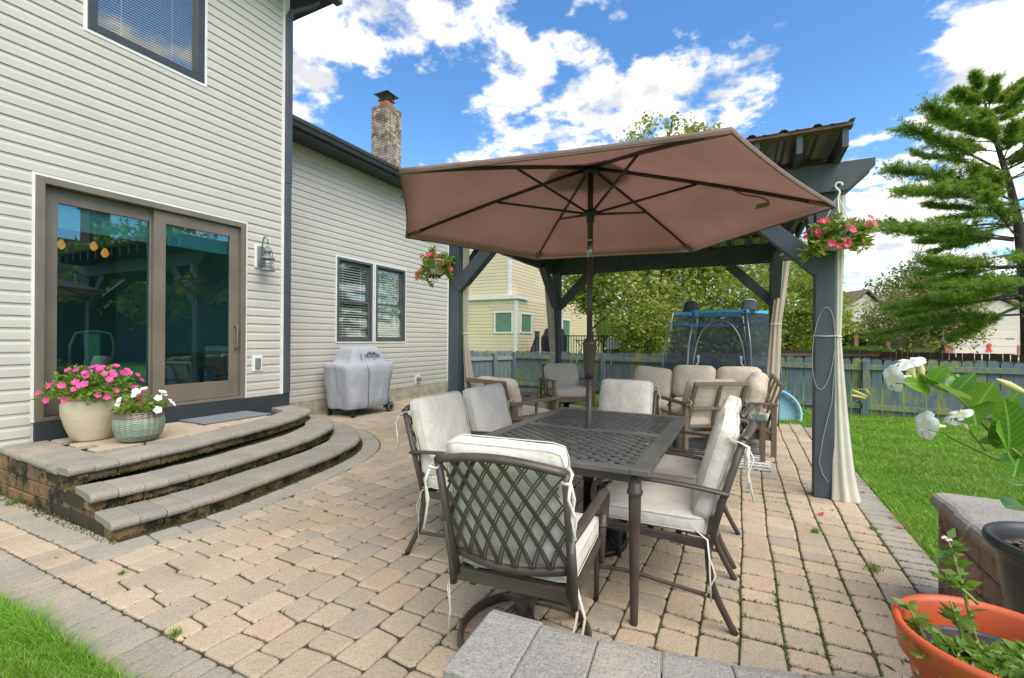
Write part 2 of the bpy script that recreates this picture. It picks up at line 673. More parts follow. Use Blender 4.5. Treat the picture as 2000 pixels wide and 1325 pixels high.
def fabric(name, c, c2, rough=.9, trans=0.0, scale=3, bump=.25):
    n = N(name)
    n.b.inputs['Roughness'].default_value = rough
    n.b.inputs['Specular IOR Level'].default_value = .2
    n.b.inputs['Sheen Weight'].default_value = .15
    base = n.mix(n.rng(n.noise(scale, 5, .6), .35, .68), lin(c), lin(c2))
    base = n.mix(n.rng(n.noise(scale * 2.3, 6, .7), .62, .8, 0, .3), base, lin(tuple(int(x * .82) for x in c2)))
    n.color(base)
    w = n.math('ADD', n.math('MULTIPLY', n.noise(9, 3, .5), 4.0), n.math('MULTIPLY', n.noise(420, 2), .35))
    n.bump(w, bump, .012)
    if trans:
        t = n.new('ShaderNodeBsdfTranslucent')
        n.link(base, t.inputs['Color'])
        mx = n.new('ShaderNodeMixShader')
        mx.inputs[0].default_value = trans
        n.link(n.b.outputs[0], mx.inputs[1]); n.link(t.outputs[0], mx.inputs[2])
        n.link(mx.outputs[0], n.out.inputs['Surface'])
    return n.m


M['cushion'] = fabric('dining_cushion', (228, 221, 206), (217, 209, 193), bump=.5)
M['lounge_cushion'] = fabric('lounge_cushion', (206, 192, 171), (193, 179, 158), bump=.5)
M['canopy'] = fabric('canopy_cloth', (188, 161, 153), (176, 149, 141), trans=.63, scale=1.4, bump=.3)
M['curtain'] = fabric('curtain_cloth', (198, 186, 166), (184, 172, 152), trans=.2)
M['sheer'] = fabric('curtain_sheer', (230, 226, 208), (218, 212, 190), trans=.3)
M['cover'] = fabric('grill_cover', (172, 174, 178), (160, 163, 168), scale=2.2, bump=.3)
nc = M['cover'].node_tree
for nd in nc.nodes:
    if nd.type == 'BUMP':
        tx1 = nc.nodes.new('ShaderNodeTexNoise'); tx1.inputs['Scale'].default_value = 3.6; tx1.inputs['Detail'].default_value = 3; tx1.inputs['Distortion'].default_value = .5
        ge1 = nc.nodes.new('ShaderNodeNewGeometry'); mp1 = nc.nodes.new('ShaderNodeMapping'); mp1.inputs['Scale'].default_value = (1.3, 1.3, .55); mp1.inputs['Rotation'].default_value = (.5, 0, 0)
        nc.links.new(ge1.outputs['Position'], mp1.inputs['Vector']); nc.links.new(mp1.outputs[0], tx1.inputs['Vector'])
        m1 = nc.nodes.new('ShaderNodeMath'); m1.operation = 'SUBTRACT'; m1.inputs[1].default_value = .5; nc.links.new(tx1.outputs['Fac'], m1.inputs[0])
        m2 = nc.nodes.new('ShaderNodeMath'); m2.operation = 'ABSOLUTE'; nc.links.new(m1.outputs[0], m2.inputs[0])
        nc.links.new(m2.outputs[0], nd.inputs['Height']); nd.inputs['Strength'].default_value = .5; nd.inputs['Distance'].default_value = .09
M['mat'] = fabric('door_mat', (120, 122, 126), (92, 94, 98), scale=40)
M['green_cloth'] = fabric('green_umbrella', (110, 128, 44), (92, 110, 36))
M['black_cloth'] = fabric('black_cover', (44, 46, 50), (32, 33, 36))


def leaf_mat(name, cs, trans=.35, rough=.5):
    n = N(name)
    n.b.inputs['Roughness'].default_value = rough
    r = n.new('ShaderNodeValToRGB')
    el = r.color_ramp.elements
    el[0].color = lin(cs[0]); el[1].color = lin(cs[-1])
    for i, c in enumerate(cs[1:-1]):
        e = el.new((i + 1) / (len(cs) - 1)); e.color = lin(c)
    n.link(n.rand(), r.inputs['Fac'])
    c = r.outputs[0]
    n.color(c)
    t = n.new('ShaderNodeBsdfTranslucent')
    n.link(n.mix(.5, c, lin((150, 165, 40))), t.inputs['Color'])
    mx = n.new('ShaderNodeMixShader'); mx.inputs[0].default_value = trans
    n.link(n.b.outputs[0], mx.inputs[1]); n.link(t.outputs[0], mx.inputs[2])
    n.link(mx.outputs[0], n.out.inputs['Surface'])
    return n.m


M['leaf_big'] = leaf_mat('leaf_yard_tree', [(112, 130, 44), (140, 154, 58), (168, 172, 76), (122, 142, 50), (186, 182, 96)])
M['leaf_lime'] = leaf_mat('leaf_lime', [(124, 140, 44), (150, 160, 56), (108, 124, 40), (168, 168, 72)])
M['leaf_dark'] = leaf_mat('leaf_dark', [(70, 96, 44), (84, 108, 52), (60, 84, 40)])
M['leaf_olive'] = leaf_mat('leaf_crab', [(132, 130, 66), (154, 142, 86), (116, 122, 58), (168, 146, 104), (142, 140, 70)])
M['needle'] = leaf_mat('pine_needle', [(120, 158, 62), (150, 184, 68), (106, 146, 58), (168, 194, 88)], trans=.5)
M['leaf_plant'] = leaf_mat('leaf_potted', [(96, 136, 44), (122, 156, 56), (80, 118, 40), (140, 158, 68)])
n = N('leaf_vine')
n.b.inputs['Roughness'].default_value = .32
tcv = n.new('ShaderNodeTexCoord'); spv = n.new('ShaderNodeSeparateXYZ'); n.link(tcv.outputs['Object'], spv.inputs[0])
axv = n.math('ABSOLUTE', spv.outputs[0])
mid = n.rng(axv, .006, .022, 1, 0)
vein = n.rng(n.math('SINE', n.math('MULTIPLY', n.math('SUBTRACT', spv.outputs[1], n.math('MULTIPLY', axv, 1.1)), 52.0)), .72, 1.0, 0, .45)
oi = n.new('ShaderNodeObjectInfo')
cv = n.mix(oi.outputs['Random'], lin((78, 132, 34)), lin((116, 164, 50)))
cv = n.mix(n.rng(n.noise(18, 5), .35, .7, 0, .5), cv, lin((66, 112, 30)))
cv = n.mix(n.math('MAXIMUM', mid, vein), cv, lin((150, 184, 84)))
n.color(cv)
n.bump(n.math('SUBTRACT', n.math('MULTIPLY', n.noise(60, 3), .3), n.math('MAXIMUM', mid, vein)), .35, .002)
trv = n.new('ShaderNodeBsdfTranslucent'); n.link(n.mix(.4, cv, lin((150, 175, 40))), trv.inputs['Color'])
mxv = n.new('ShaderNodeMixShader'); mxv.inputs[0].default_value = .35
n.link(n.b.outputs[0], mxv.inputs[1]); n.link(trv.outputs[0], mxv.inputs[2]); n.link(mxv.outputs[0], n.out.inputs['Surface'])
M['leaf_vine'] = n.m
M['grass'] = leaf_mat('grass_blade', [(104, 160, 40), (126, 180, 50), (142, 192, 62), (94, 148, 38), (190, 194, 112)], trans=.45)
M['hedge'] = leaf_mat('hedge_leaf', [(72, 112, 40), (92, 134, 48), (60, 98, 36)])
M['pink'] = simple('petal_pink', (214, 70, 140), .5, (190, 44, 112), 60)
M['red_pink'] = simple('petal_coral', (222, 62, 96), .5, (200, 40, 72), 60)
M['white_petal'] = simple('petal_white', (236, 234, 226), .5, (222, 222, 212), 40)
M['crimson'] = simple('petal_crimson', (176, 40, 78), .5, (150, 26, 60), 60)
M['bark'] = simple('bark', (92, 78, 64), .95, (62, 52, 44), 7, bump=.8, bscale=20, bdist=.03, stretch=(1, 1, .3))
M['bark_pine'] = simple('bark_pine', (92, 84, 84), .95, (64, 58, 58), 7, bump=.8, bscale=20, bdist=.03, stretch=(1, 1, .3))
M['stem'] = simple('green_stem', (122, 138, 60), .6)
M['dry_stem'] = simple('dry_stem', (150, 124, 92), .8, (120, 98, 72), 30)

n = N('lawn_ground')
n.b.inputs['Roughness'].default_value = .95
f = n.rng(n.noise(1.8, 6, .65), .35, .65)
f2 = n.rng(n.noise(60, 4, .7, stretch=(1, 1, 1)), .35, .65)
c = n.mix(f, lin((98, 148, 40)), lin((128, 172, 60)))
c = n.mix(n.math('MULTIPLY', f2, .6), c, lin((64, 108, 28)))
c = n.mix(n.rng(n.noise(.6, 5), .6, .75, 0, .5), c, lin((140, 142, 80)))
n.color(c)
n.bump(n.noise(90, 4), .8, .03)
M['lawn'] = n.m

# ------------------------------------------------------------------ ground: lawn, patio base
g = MB(); g.add([(-300, -60, -.03), (300, -60, -.03), (300, 400, -.03), (-300, 400, -.03)], [(0, 1, 2, 3)])
lawn = struct(g.build('lawn', M['lawn']))
g = MB(); g.prism([(-6.6, .91), (1.03, .91), (1.03, 8.2), (.8, 8.45), (-6.6, 8.9)], -.3, -.014)
patio = struct(g.build('patio', M['joint']))

# steps: outline of each tier's front edge
TIER = [
    [(-3.553, 1.47), (-3.515, 1.79), (-3.505, 2.12), (-3.575, 2.6), (-3.68, 3.15), (-3.84, 3.69), (-4.06, 4.08), (-4.42, 4.42), (-5.0, 4.72), (-6.3, 4.9)],
    [(-3.870, 1.49), (-3.835, 1.84), (-3.84, 2.2), (-3.93, 2.69), (-4.12, 3.4), (-4.36, 3.92), (-4.66, 4.24), (-5.1, 4.46), (-6.3, 4.6)],
    [(-4.240, 1.51), (-4.26, 1.88), (-4.31, 2.28), (-4.45, 2.88), (-4.66, 3.56), (-4.93, 4.08), (-5.22, 4.32), (-5.62, 4.40)],
]
TZ = [.12, .24, .36]
ring_in = resample(catmull([(x + .03, y) for x, y in TIER[0]]), .05)


def normals(c):
    t = np.gradient(c, axis=0)
    t /= np.linalg.norm(t, axis=1)[:, None]
    return np.stack([t[:, 1], -t[:, 0]], 1)       # to the right of travel (outwards here)


ring_n = normals(ring_in)
ring_out = ring_in + ring_n * .215


def rounded(poly, r):
    """corner-cut polygon"""
    out = []
    n = len(poly)
    for i in range(n):
        p, a, b = np.array(poly[i]), np.array(poly[i - 1]), np.array(poly[(i + 1) % n])
        da, db = a - p, b - p
        la, lb = np.linalg.norm(da), np.linalg.norm(db)
        k = min(r * random.uniform(.6, 1.3), .3 * la, .3 * lb)
        p1, p2 = p + da / la * k, p + db / lb * k
        out += [tuple(p1), tuple(p * .36 + (p1 + p2) * .32), tuple(p2)]
    return out


def paver_into(mb, poly, z=0.0, r=.018, tint=0.0, tilt=(0, 0)):
    c = np.mean(poly, axis=0)
    o = rounded(poly, r)
    n = len(o)
    vs = []
    for inset, dz in ((0, -.035), (0, -.008), (.006, -.0015), (.016, 0)):
        for x, y in o:
            d = c - np.array((x, y))
            L = np.linalg.norm(d)
            q = np.array((x, y)) + d / L * min(inset, L * .4)
            vs.append((q[0], q[1], z + dz + (q[0] - c[0]) * tilt[0] + (q[1] - c[1]) * tilt[1]))
    fs = []
    for k in range(3):
        fs += [(k * n + i, k * n + (i + 1) % n, (k + 1) * n + (i + 1) % n, (k + 1) * n + i) for i in range(n)]
    fs.append(tuple(3 * n + i for i in range(n)))
    mb.add(vs, fs, tint=tint)


def clip(poly, p, nrm):
    """keep the side where (x-p).n > 0"""
    out = []
    n = len(poly)
    for i in range(n):
        a, b = np.array(poly[i]), np.array(poly[(i + 1) % n])
        da, db = (a - p) @ nrm, (b - p) @ nrm
        if da >= 0:
            out.append(tuple(a))
        if (da >= 0) != (db >= 0):
            t = da / (da - db)
            out.append(tuple(a + (b - a) * t))
    return out


GAP = .0045
pavers = []                                  # (kind, polygon)
PITCH = .165


def edge_x(x, y):
    """the long joints wander a little"""
    k = round(x / PITCH)
    if x > .82:
        return x
    return x + .005 * math.sin(y * 2.3 + k * 2.4) + .004 * math.sin(y * 6.1 + k * 1.7)


x = 1.03 - .205 - PITCH
row = 0
skew0 = 0.0
while x > -6.5:
    y = 1.131
    while y < 8.6:
        L = random.choice((.122, .165, .165, .23, .23))
        y0, y1 = max(y, 1.131), y + L
        y = y1
        sk0, skew0 = (skew0 if y0 > 1.14 else 0.0), random.uniform(-.009, .009)
        if y1 - y0 < .05:
            continue
        c = np.array((x + PITCH / 2, (y0 + y1) / 2))
        if c[0] < -3.25 and c[1] < 1.6:
            continue
        if c[0] < -6.45 or (c[0] < -5.6 and c[1] < 4.4):
            continue
        if c[1] > 8.45 + (.06 * -c[0] if c[0] < 0 else 0):
            continue
        j = lambda: random.uniform(-.003, .003)
        xl = lambda q: edge_x(x, q) + GAP - .0012 + random.uniform(0, .0025) - .0012; xr = lambda q: edge_x(x + PITCH, q) - GAP + .0012 - random.uniform(0, .0025) + .0012
        poly = [(xl(y0), y0 + GAP + .0015 - sk0 + j()), (xr(y0), y0 + GAP + .0015 + sk0 + j()), (xr(y1), y1 - GAP - .0015 + skew0 + j()), (xl(y1), y1 - GAP - .0015 - skew0 + j())]
        d = np.linalg.norm(ring_out - c, axis=1)
        i = int(np.argmin(d))
        if d[i] < .17:
            poly = clip(poly, ring_out[i] + ring_n[i] * .004, ring_n[i])
            if len(poly) < 3:
                continue
            a = .5 * abs(sum(poly[k][0] * poly[(k + 1) % len(poly)][1] - poly[(k + 1) % len(poly)][0] * poly[k][1] for k in range(len(poly))))
            if a < .002:
                continue
        elif (c - ring_out[i]) @ ring_n[i] < 0:
            continue
        pavers.append(('paver', poly))
    x -= PITCH
    row += 1
# the tan row between the lawn border and the grey band
x = -3.30
while x > -6.4:
    L = random.choice((.122, .165, .122))
    pavers.append(('paver', [(x - L + GAP, 1.135), (x - GAP, 1.135), (x - GAP, 1.302), (x - L + GAP, 1.302)]))
    x -= L
# grey borders
x = .82
while x > -6.4:
    L = .103
    pavers.append(('border_paver', [(x - L + GAP, .915), (x - GAP, .915), (x - GAP, 1.127), (x - L + GAP, 1.127)]))
    x -= L
x = -3.305
while x > -5.9:
    L = .103
    pavers.append(('border_paver', [(x - L + GAP, 1.311), (x - GAP, 1.311), (x - GAP, 1.505), (x - L + GAP, 1.505)]))
    x -= L
y = .92
while y < 8.2:
    L = .103
    pavers.append(('border_paver', [(.828, y + GAP), (1.025, y + GAP), (1.025, y + L - GAP), (.828, y + L - GAP)]))
    y += L
rc = resample(ring_in, .17)
rn = normals(rc)
for i in range(len(rc) - 1):
    a, b = rc[i] + rn[i] * .01, rc[i + 1] + rn[i + 1] * .01
    a2, b2 = rc[i] + rn[i] * .21, rc[i + 1] + rn[i + 1] * .21
    t = (b - a) / np.linalg.norm(b - a) * GAP
    pavers.append(('border_paver', [tuple(a + t), tuple(a2 + t), tuple(b2 - t), tuple(b - t)]))


def seen(p):
    c = np.mean(p[1], axis=0)
    z = depth(c)
    ok = in_view((c[0], c[1], 0), .02)
    return -(1 / z ** 3) if ok else 0


pavers = [p for p in pavers if in_view((*np.mean(p[1], axis=0), 0), .25)]
pavers.sort(key=seen)
field, bfield = MB(), MB()
for k, (kind, poly) in enumerate(pavers):
    z = random.uniform(-.003, .002)
    tl = (random.uniform(-.012, .012), random.uniform(-.012, .012))
    if k < 300:
        c = np.mean(poly, axis=0)
        mb = MB()
        paver_into(mb, [(px - c[0], py - c[1]) for px, py in poly], 0, tilt=tl)
        link_mesh(kind, mb.mesh(kind), M['paver' if kind == 'paver' else 'paver_gray'], patio, (c[0], c[1], z))
    else:
        paver_into(field if kind == 'paver' else bfield, poly, z, tint=random.random() + .001, tilt=tl)
field.build('paver_field', M['paver'], patio, kind='stuff')
bfield.build('border_paver_field', M['paver_gray'], patio, kind='stuff')


# ------------------------------------------------------------------ blocks along a line
def bull_profile(dep, z0, z1, rr=.028):
    h = z1 - z0
    return [(dep, z0), (.012, z0), (0.0, z0 + h * .25), (-.002, z0 + h * .5), (.006, z1 - h * .22), (.02, z1 - .006), (.045, z1), (dep, z1)]


def caps(front, nrm, step_w, dep, z0, z1, parent, name, mat, gap=.0009):
    c = resample(np.array(front, float), step_w)
    nn = normals(c) * nrm
    for i in range(len(c) - 1):
        jz, jd = random.uniform(-.003, .003), random.uniform(-.008, .004)
        prof = bull_profile(dep, z0, z1)
        t = (c[i + 1] - c[i]) / np.linalg.norm(c[i + 1] - c[i]) * gap
        mid = (c[i] + c[i + 1]) / 2
        rows = []
        for p, q, s in ((c[i], nn[i], 1), (c[i + 1], nn[i + 1], -1)):
            rows.append([(p[0] + t[0] * s - q[0] * (d + jd) - mid[0], p[1] + t[1] * s - q[1] * (d + jd) - mid[1], z + jz) for d, z in prof])
        m = len(prof)
        mb = MB()
        fs = [(k, (k + 1) % m, m + (k + 1) % m, m + k) for k in range(m)] + [tuple(reversed(range(m))), tuple(range(m, 2 * m))]
        if nrm < 0:
            fs = [tuple(reversed(f)) for f in fs]
        mb.add(rows[0] + rows[1], fs)
        off = root_off(parent)
        link_mesh(name, mb.mesh(name), mat, parent, (mid[0] - off.x, mid[1] - off.y, -off.z), bevel=.006)


def blocks(line, nrm, step_w, th, z0, z1, parent, name, mat, stagger=0.0, gap=.004):
    c = np.array(line, float)
    if stagger:
        v = (c[1] - c[0]) / np.linalg.norm(c[1] - c[0])
        c = np.vstack([c[0], resample(np.vstack([c[0] + v * stagger, c[1:]]), step_w)])
    else:
        c = resample(c, step_w)
    nn = normals(c) * nrm
    off = root_off(parent)
    for i in range(len(c) - 1):
        if np.linalg.norm(c[i + 1] - c[i]) < .03:
            continue
        t = (c[i + 1] - c[i]) / np.linalg.norm(c[i + 1] - c[i]) * gap
        mid = (c[i] + c[i + 1]) / 2
        jd = random.uniform(-.006, .006)
        a, b = c[i] + t - nn[i] * jd, c[i + 1] - t - nn[i + 1] * jd
        poly = [a - mid, b - mid, b - nn[i + 1] * th - mid, a - nn[i] * th - mid]
        if nrm < 0:
            poly = poly[::-1]
        mb = MB()
        mb.prism([tuple(p) for p in poly][::-1], z0 + .002, z1 - .002)
        link_mesh(name, mb.mesh(name), mat, parent, (mid[0] - off.x, mid[1] - off.y, -off.z), bevel=.008)


# ------------------------------------------------------------------ the door steps
steps = thing('garden_steps', 'three curved stone steps up to the sliding glass door', 'steps', (-5.0, 2.8, 0))
M['core'] = simple('step_fill', (60, 52, 38), 1, (40, 42, 20), 9)
for k in range(3):
    fr = catmull(TIER[k])
    z1 = TZ[k]; z0 = z1 - .12
    caps(fr, 1, .152, .33, z1 - .06, z1, steps, 'step_cap', M['cap'])
    rec = fr - normals(fr) * .035
    blocks(rec, 1, .30, .12, z0 - (.02 if k == 0 else 0), z1 - .06, steps, 'riser_block', M['mossy'])
    core = fr - normals(fr) * .14
    mb = MB()
    xe = [-6.3, -6.3, -5.6][k]
    mb.prism([tuple(p) for p in core][::-1] + [(xe, 1.62)], 0 if k == 0 else z0 - .01, z1 - .045)
    mb.build('step_fill', M['core'], steps)
# straight left flank: courses of blocks, then a cap along the top
for z0, z1, xe, st in ((-.03, .06, -3.60, .0), (.062, .178, -3.90, .14), (.18, .298, -4.26, .05)):
    blocks([(-5.63, 1.545), (xe, 1.515)], 1, .27, .12, z0, z1, steps, 'flank_block', M['mossy'], stagger=st)
caps([(-5.60, 1.545), (-4.40, 1.49)], 1, .155, .30, .30, .362, steps, 'step_cap', M['cap'])
# tan pavers and grey pavers in the landing
for i in range(6):
    for jx in range(5):
        x0 = -5.60 + jx * .17
        y0 = 1.86 + i * .36 + (.1 if jx % 2 else 0)
        poly = [(x0 + .004, y0 + .004), (x0 + .166, y0 + .004), (x0 + .166, y0 + .352), (x0 + .004, y0 + .352)]
        if x0 > -4.78 + .02 - .06 * i or y0 + .35 > 3.95:
            continue
        c = np.mean(poly, axis=0)
        mb = MB(); paver_into(mb, [(a - c[0], b - c[1]) for a, b in poly], 0)
        link_mesh('paver', mb.mesh('paver'), M['paver'], steps, (c[0] + 5.0, c[1] - 2.8, .357))

# moss in and at the foot of the steps
ts = []
for k in range(3):
    fr = resample(catmull(TIER[k]), .02)
    nn = normals(fr)
    for i in range(len(fr)):
        for _ in range(5):
            p = fr[i] + nn[i] * random.uniform(-.03, .03 if k == 0 else .0)
            ts.append((p[0], p[1], TZ[k] - .12 + .002))
for _ in range(420):
    ts.append((random.uniform(-5.6, -3.5), random.uniform(1.44, 1.53), .0))
P = np.array(ts)
nb = len(P)
sz = RNG.uniform(.006, .02, nb)
an = RNG.uniform(0, 6.28, nb)
V = np.zeros((nb, 3, 3))
V[:, 0] = P + np.stack([np.cos(an) * .006, np.sin(an) * .006, 0 * an], 1)
V[:, 1] = P - np.stack([np.cos(an) * .006, np.sin(an) * .006, 0 * an], 1)
V[:, 2] = P + np.stack([RNG.normal(0, .008, nb), RNG.normal(0, .008, nb), sz], 1)
o = link_mesh('moss', fast_mesh('moss', V - np.array((-5.0, 2.8, 0)), RNG.random(nb)), leaf_mat('moss_leaf', [(84, 88, 30), (60, 70, 24), (110, 104, 44)]), steps)
o['kind'] = 'stuff'

# ------------------------------------------------------------------ low seat wall in the foreground and its right arm
front = catmull([(-.64, 1.175), (-.34, 1.195), (-.05, 1.235), (.17, 1.305), (.42, 1.43), (.63, 1.60), (.79, 1.86), (.862, 2.24), (.868, 2.70), (.872, 3.11)])
swall = thing('seat_wall', 'low curved stone seat wall with grey cap stones round the near corner of the patio', 'wall', (.3, 1.5, 0))
caps(front, -1, .152, .29, .455, .53, swall, 'cap_stone', M['wall_cap'])
inner = front + normals(front) * .03
for r, (z0, z1) in enumerate(((-.02, .115), (.117, .23), (.232, .345), (.347, .453))):
    blocks(inner, -1, .24, .10, z0, z1, swall, 'wall_block', M['wall_block'], stagger=.12 if r % 2 else 0)
    back = front + normals(front) * .26
    blocks(back, 1, .30, .10, z0, z1, swall, 'wall_block', M['wall_block'], stagger=0 if r % 2 else .12)
mb = MB()
core_a = front + normals(front) * .06; core_b = front + normals(front) * .24
pts = [tuple(p) for p in core_a[2:-2]] + [tuple(p) for p in core_b[2:-2]][::-1]
mb.add([(x, y, 0) for x, y in pts] + [(x, y, .50) for x, y in pts],
       [(i, (i + 1) % len(pts), len(pts) + (i + 1) % len(pts), len(pts) + i) for i in range(len(pts))])
mb.build('wall_fill', M['core'], swall)
for (e, nx, fl) in ((front[-1], front[-2], 1), (front[0], front[1], -1)):
    d = (np.array(e) - np.array(nx)); d /= np.linalg.norm(d)
    q = np.array((d[1], -d[0]))
    q = q * fl
    for r, (z0, z1) in enumerate(((-.02, .115), (.117, .23), (.232, .345), (.347, .453))):
        a = np.array(e) - d * .11 + q * .04
        b = np.array(e) - d * .11 + q * .25
        mb = MB()
        mb.prism([tuple(a), tuple(b), tuple(b + d * .09), tuple(a + d * .09)], z0 + .003, z1 - .003)
        mb.build('end_block', M['wall_block'], swall, bevel=.008)


# ------------------------------------------------------------------ house helpers
PROF = [(0, .016), (.60, .0135), (.70, .009), (.80, .005), (1.0, .004)]


def prof_x(t):
    for (a, xa), (b, xb) in zip(PROF, PROF[1:]):
        if a <= t <= b:
            return xa + (xb - xa) * (t - a) / (b - a)
    return PROF[-1][1]


def course(mb, u0, u1, z, pitch, t0, t1, put):
    ts = [t0] + [t for t, _ in PROF if t0 < t < t1] + [t1]
    prof = [(0.0, z + t0 * pitch)] + [(prof_x(t), z + t * pitch) for t in ts] + [(0.0, z + t1 * pitch)]
    m = len(prof)
    vs = [put(u0, d, zz) for d, zz in prof] + [put(u1, d, zz) for d, zz in prof]
    fs = [(k, k + 1, m + k + 1, m + k) for k in range(m - 1)] + [tuple(range(m)), tuple(reversed(range(m, 2 * m)))]
    mb.add(vs, fs)


def siding(u0, u1, z0, z1, pitch, holes, put, parent, mat, joined=False):
    """clapboards between u0..u1; every course is one board, cut round the openings"""
    out = MB()
    z = z0
    while z < z1 - .01:
        top = min(1.0, (z1 - z) / pitch)
        cuts = sorted({u0, u1} | {v for h in holes for v in h[:2] if u0 < v < u1})
        segs, run = [], None
        for a, b in zip(cuts, cuts[1:]):
            t0, t1 = 0.0, top
            for h in holes:
                if h[0] <= a + 1e-6 and b - 1e-6 <= h[1]:
                    lo, hi = (h[2] - z) / pitch, (h[3] - z) / pitch
                    if lo < t1 and hi > t0:
                        if lo <= t0 + .02 and hi >= t1 - .02:
                            t0 = t1 = 0
                        elif lo > t0:
                            t1 = min(t1, lo)
                        else:
                            t0 = max(t0, hi)
            if run and abs(run[2] - t0) < 1e-6 and abs(run[3] - t1) < 1e-6 and t1 - t0 >= .03:
                run = (run[0], b, t0, t1)
            else:
                if run:
                    segs.append(run)
                run = (a, b, t0, t1) if t1 - t0 >= .03 else None
        if run:
            segs.append(run)
        if not joined:
            cut = []
            for a, b, t0, t1 in segs:
                j = random.uniform(u0 + 1.2, u1 - 1.2)
                cut += [(a, j, t0, t1), (j + .001, b, t0, t1)] if a + .4 < j < b - .4 else [(a, b, t0, t1)]
            segs = cut
        for a, b, t0, t1 in segs:
            mb = out if joined else MB()
            course(mb, a, b, z, pitch, t0, t1, put)
            if not joined:
                o = mb.build('siding_board', mat, parent)
                o.location += Vector(put(0, random.uniform(-.0004, .0016), 0)) - Vector(put(0, 0, 0))
        z += pitch
    if joined:
        out.build('siding', mat, parent, kind='stuff')


def wall_with_holes(name, mat, parent, u0, u1, z0, z1, holes, putbox):
    mb = MB()
    cu = sorted({u0, u1} | {v for h in holes for v in h[:2]})
    cz = sorted({z0, z1} | {v for h in holes for v in h[2:]})
    for a, b in zip(cu, cu[1:]):
        for c, d in zip(cz, cz[1:]):
            m = ((a + b) / 2, (c + d) / 2)
            if any(h[0] < m[0] < h[1] and h[2] < m[1] < h[3] for h in holes):
                continue
            putbox(mb, a, b, c, d)
    return mb.build(name, mat, parent)


def frame_x(mb, x0, x1, y0, y1, z0, z1, w, wb=None):
    """four frame members round a rectangle in a plane X = const"""
    wb = wb or w
    mb.box(x0, x1, y0, y0 + w, z0, z1)
    mb.box(x0, x1, y1 - w, y1, z0, z1)
    mb.box(x0, x1, y0 + w, y1 - w, z1 - w, z1)
    mb.box(x0, x1, y0 + w, y1 - w, z0, z0 + wb)
    return mb


XA, XB = -5.65, -6.40
house = thing('house', 'cream vinyl sided house with slate trim, one tall and one lower wing', 'house', (-6.0, 2.0, 0))
# ---- tall wing
DOOR = (1.765, 3.705, .53, 2.735)
WIN = (2.12, 3.19, 4.25, 5.75)
putA = lambda u, d, z: (XA + d, u, z)
wall_with_holes('wall', M['white_trim'], house, -3.0, 4.33, -.1, 6.2, [DOOR, WIN], lambda mb, a, b, c, d: mb.box(XA - .16, XA, a, b, c, d))
siding(-3.0, 4.205, .195, 6.05, .107, [(DOOR[0] - .02, 4.4, -1, .53), (DOOR[0] - .02, DOOR[1] + .02, .4, DOOR[3] + .02), (WIN[0] - .03, WIN[1] + .03, WIN[2] - .03, WIN[3] + .03)], putA, house, M['siding'])
mb = MB(); mb.box(XA, XA + .022, -3.0, 1.745, -.05, .10); mb.box(XA, XA + .012, -3.0, 1.745, .10, .195)
mb.build('foundation', M['concrete'], house)
mb = MB(); mb.box(XA, XA + .03, 1.765, 4.345, .20, .528)
mb.build('base_board', M['dark_trim'], house, bevel=.004)
mb = MB(); mb.box(XA, XA + .026, 4.205, 4.245, .53, 6.05)
mb.build('corner_trim', M['white_trim'], house)
mb = MB(); mb.box(XA + .002, XA + .055, 4.248, 4.338, .53, 3.42); mb.box(XA + .004, XA + .061, 4.245, 4.340, 3.42, 5.72)
mb.tube([(XA + .035, 4.295, 5.70), (XA + .06, 4.32, 5.80), (XA + .25, 4.50, 5.93), (XA + .30, 4.55, 6.02)], .045, 10, flat=(1, .8))
mb.build('downspout', M['slate'], house, bevel=.006)
# J trim round door and window
mb = frame_x(MB(), XA, XA + .022, DOOR[0] - .022, DOOR[1] + .022, DOOR[2] - .002, DOOR[3] + .022, .021)
mb.build('door_trim', M['white_trim'], house)
mb = frame_x(MB(), XA, XA + .022, WIN[0] - .032, WIN[1] + .032, WIN[2] - .032, WIN[3] + .032, .031)
mb.build('window_trim', M['white_trim'], house)
# sliding door: frame > two leaves with glass, handle, roller shade
door = frame_x(MB(), XA - .10, XA + .035, DOOR[0] + .001, DOOR[1] - .001, DOOR[2] + .001, DOOR[3] - .001, .062, .03).build('sliding_door', M['taupe'], house, bevel=.004)
ymid = 2.755
leafs = MB()
for (a, b, xo) in ((DOOR[0] + .064, ymid + .05, -.085), (ymid - .05, DOOR[1] - .064, -.035)):
    st = .115
    z0, z1 = DOOR[2] + .035, DOOR[3] - .066
    mb = MB()
    x0, x1 = XA + xo - .02, XA + xo + .022
    mb.box(x0, x1, a, a + st, z0, z1); mb.box(x0, x1, b - st, b, z0, z1)
    mb.box(x0 + .001, x1 - .001, a + st, b - st, z1 - .13, z1); mb.box(x0 + .001, x1 - .001, a + st, b - st, z0, z0 + .20)
    mb.build('door_leaf', M['taupe'], door, bevel=.003)
    mb = MB(); mb.box(XA + xo - .004, XA + xo + .004, a + st, b - st, z0 + .20, z1 - .13)
    mb.build('glass_pane', M['glass'], door)
    mb = MB(); mb.box(XA + xo - .05, XA + xo - .045, a + st - .02, b - st + .02, z1 - .35, z1 - .10)
    mb.build('roller_shade', M['white_trim'], door)
mb = MB()
yh = DOOR[1] - .064 - .05
mb.tube([(XA - .01, yh, 1.42), (XA + .035, yh, 1.44), (XA + .045, yh, 1.40), (XA + .045, yh, 1.20), (XA + .035, yh, 1.16), (XA - .01, yh, 1.18)], .011, 8)
mb.box(XA - .012, XA - .004, yh - .018, yh + .018, 1.14, 1.46)
mb.build('door_handle', M['taupe'], door)
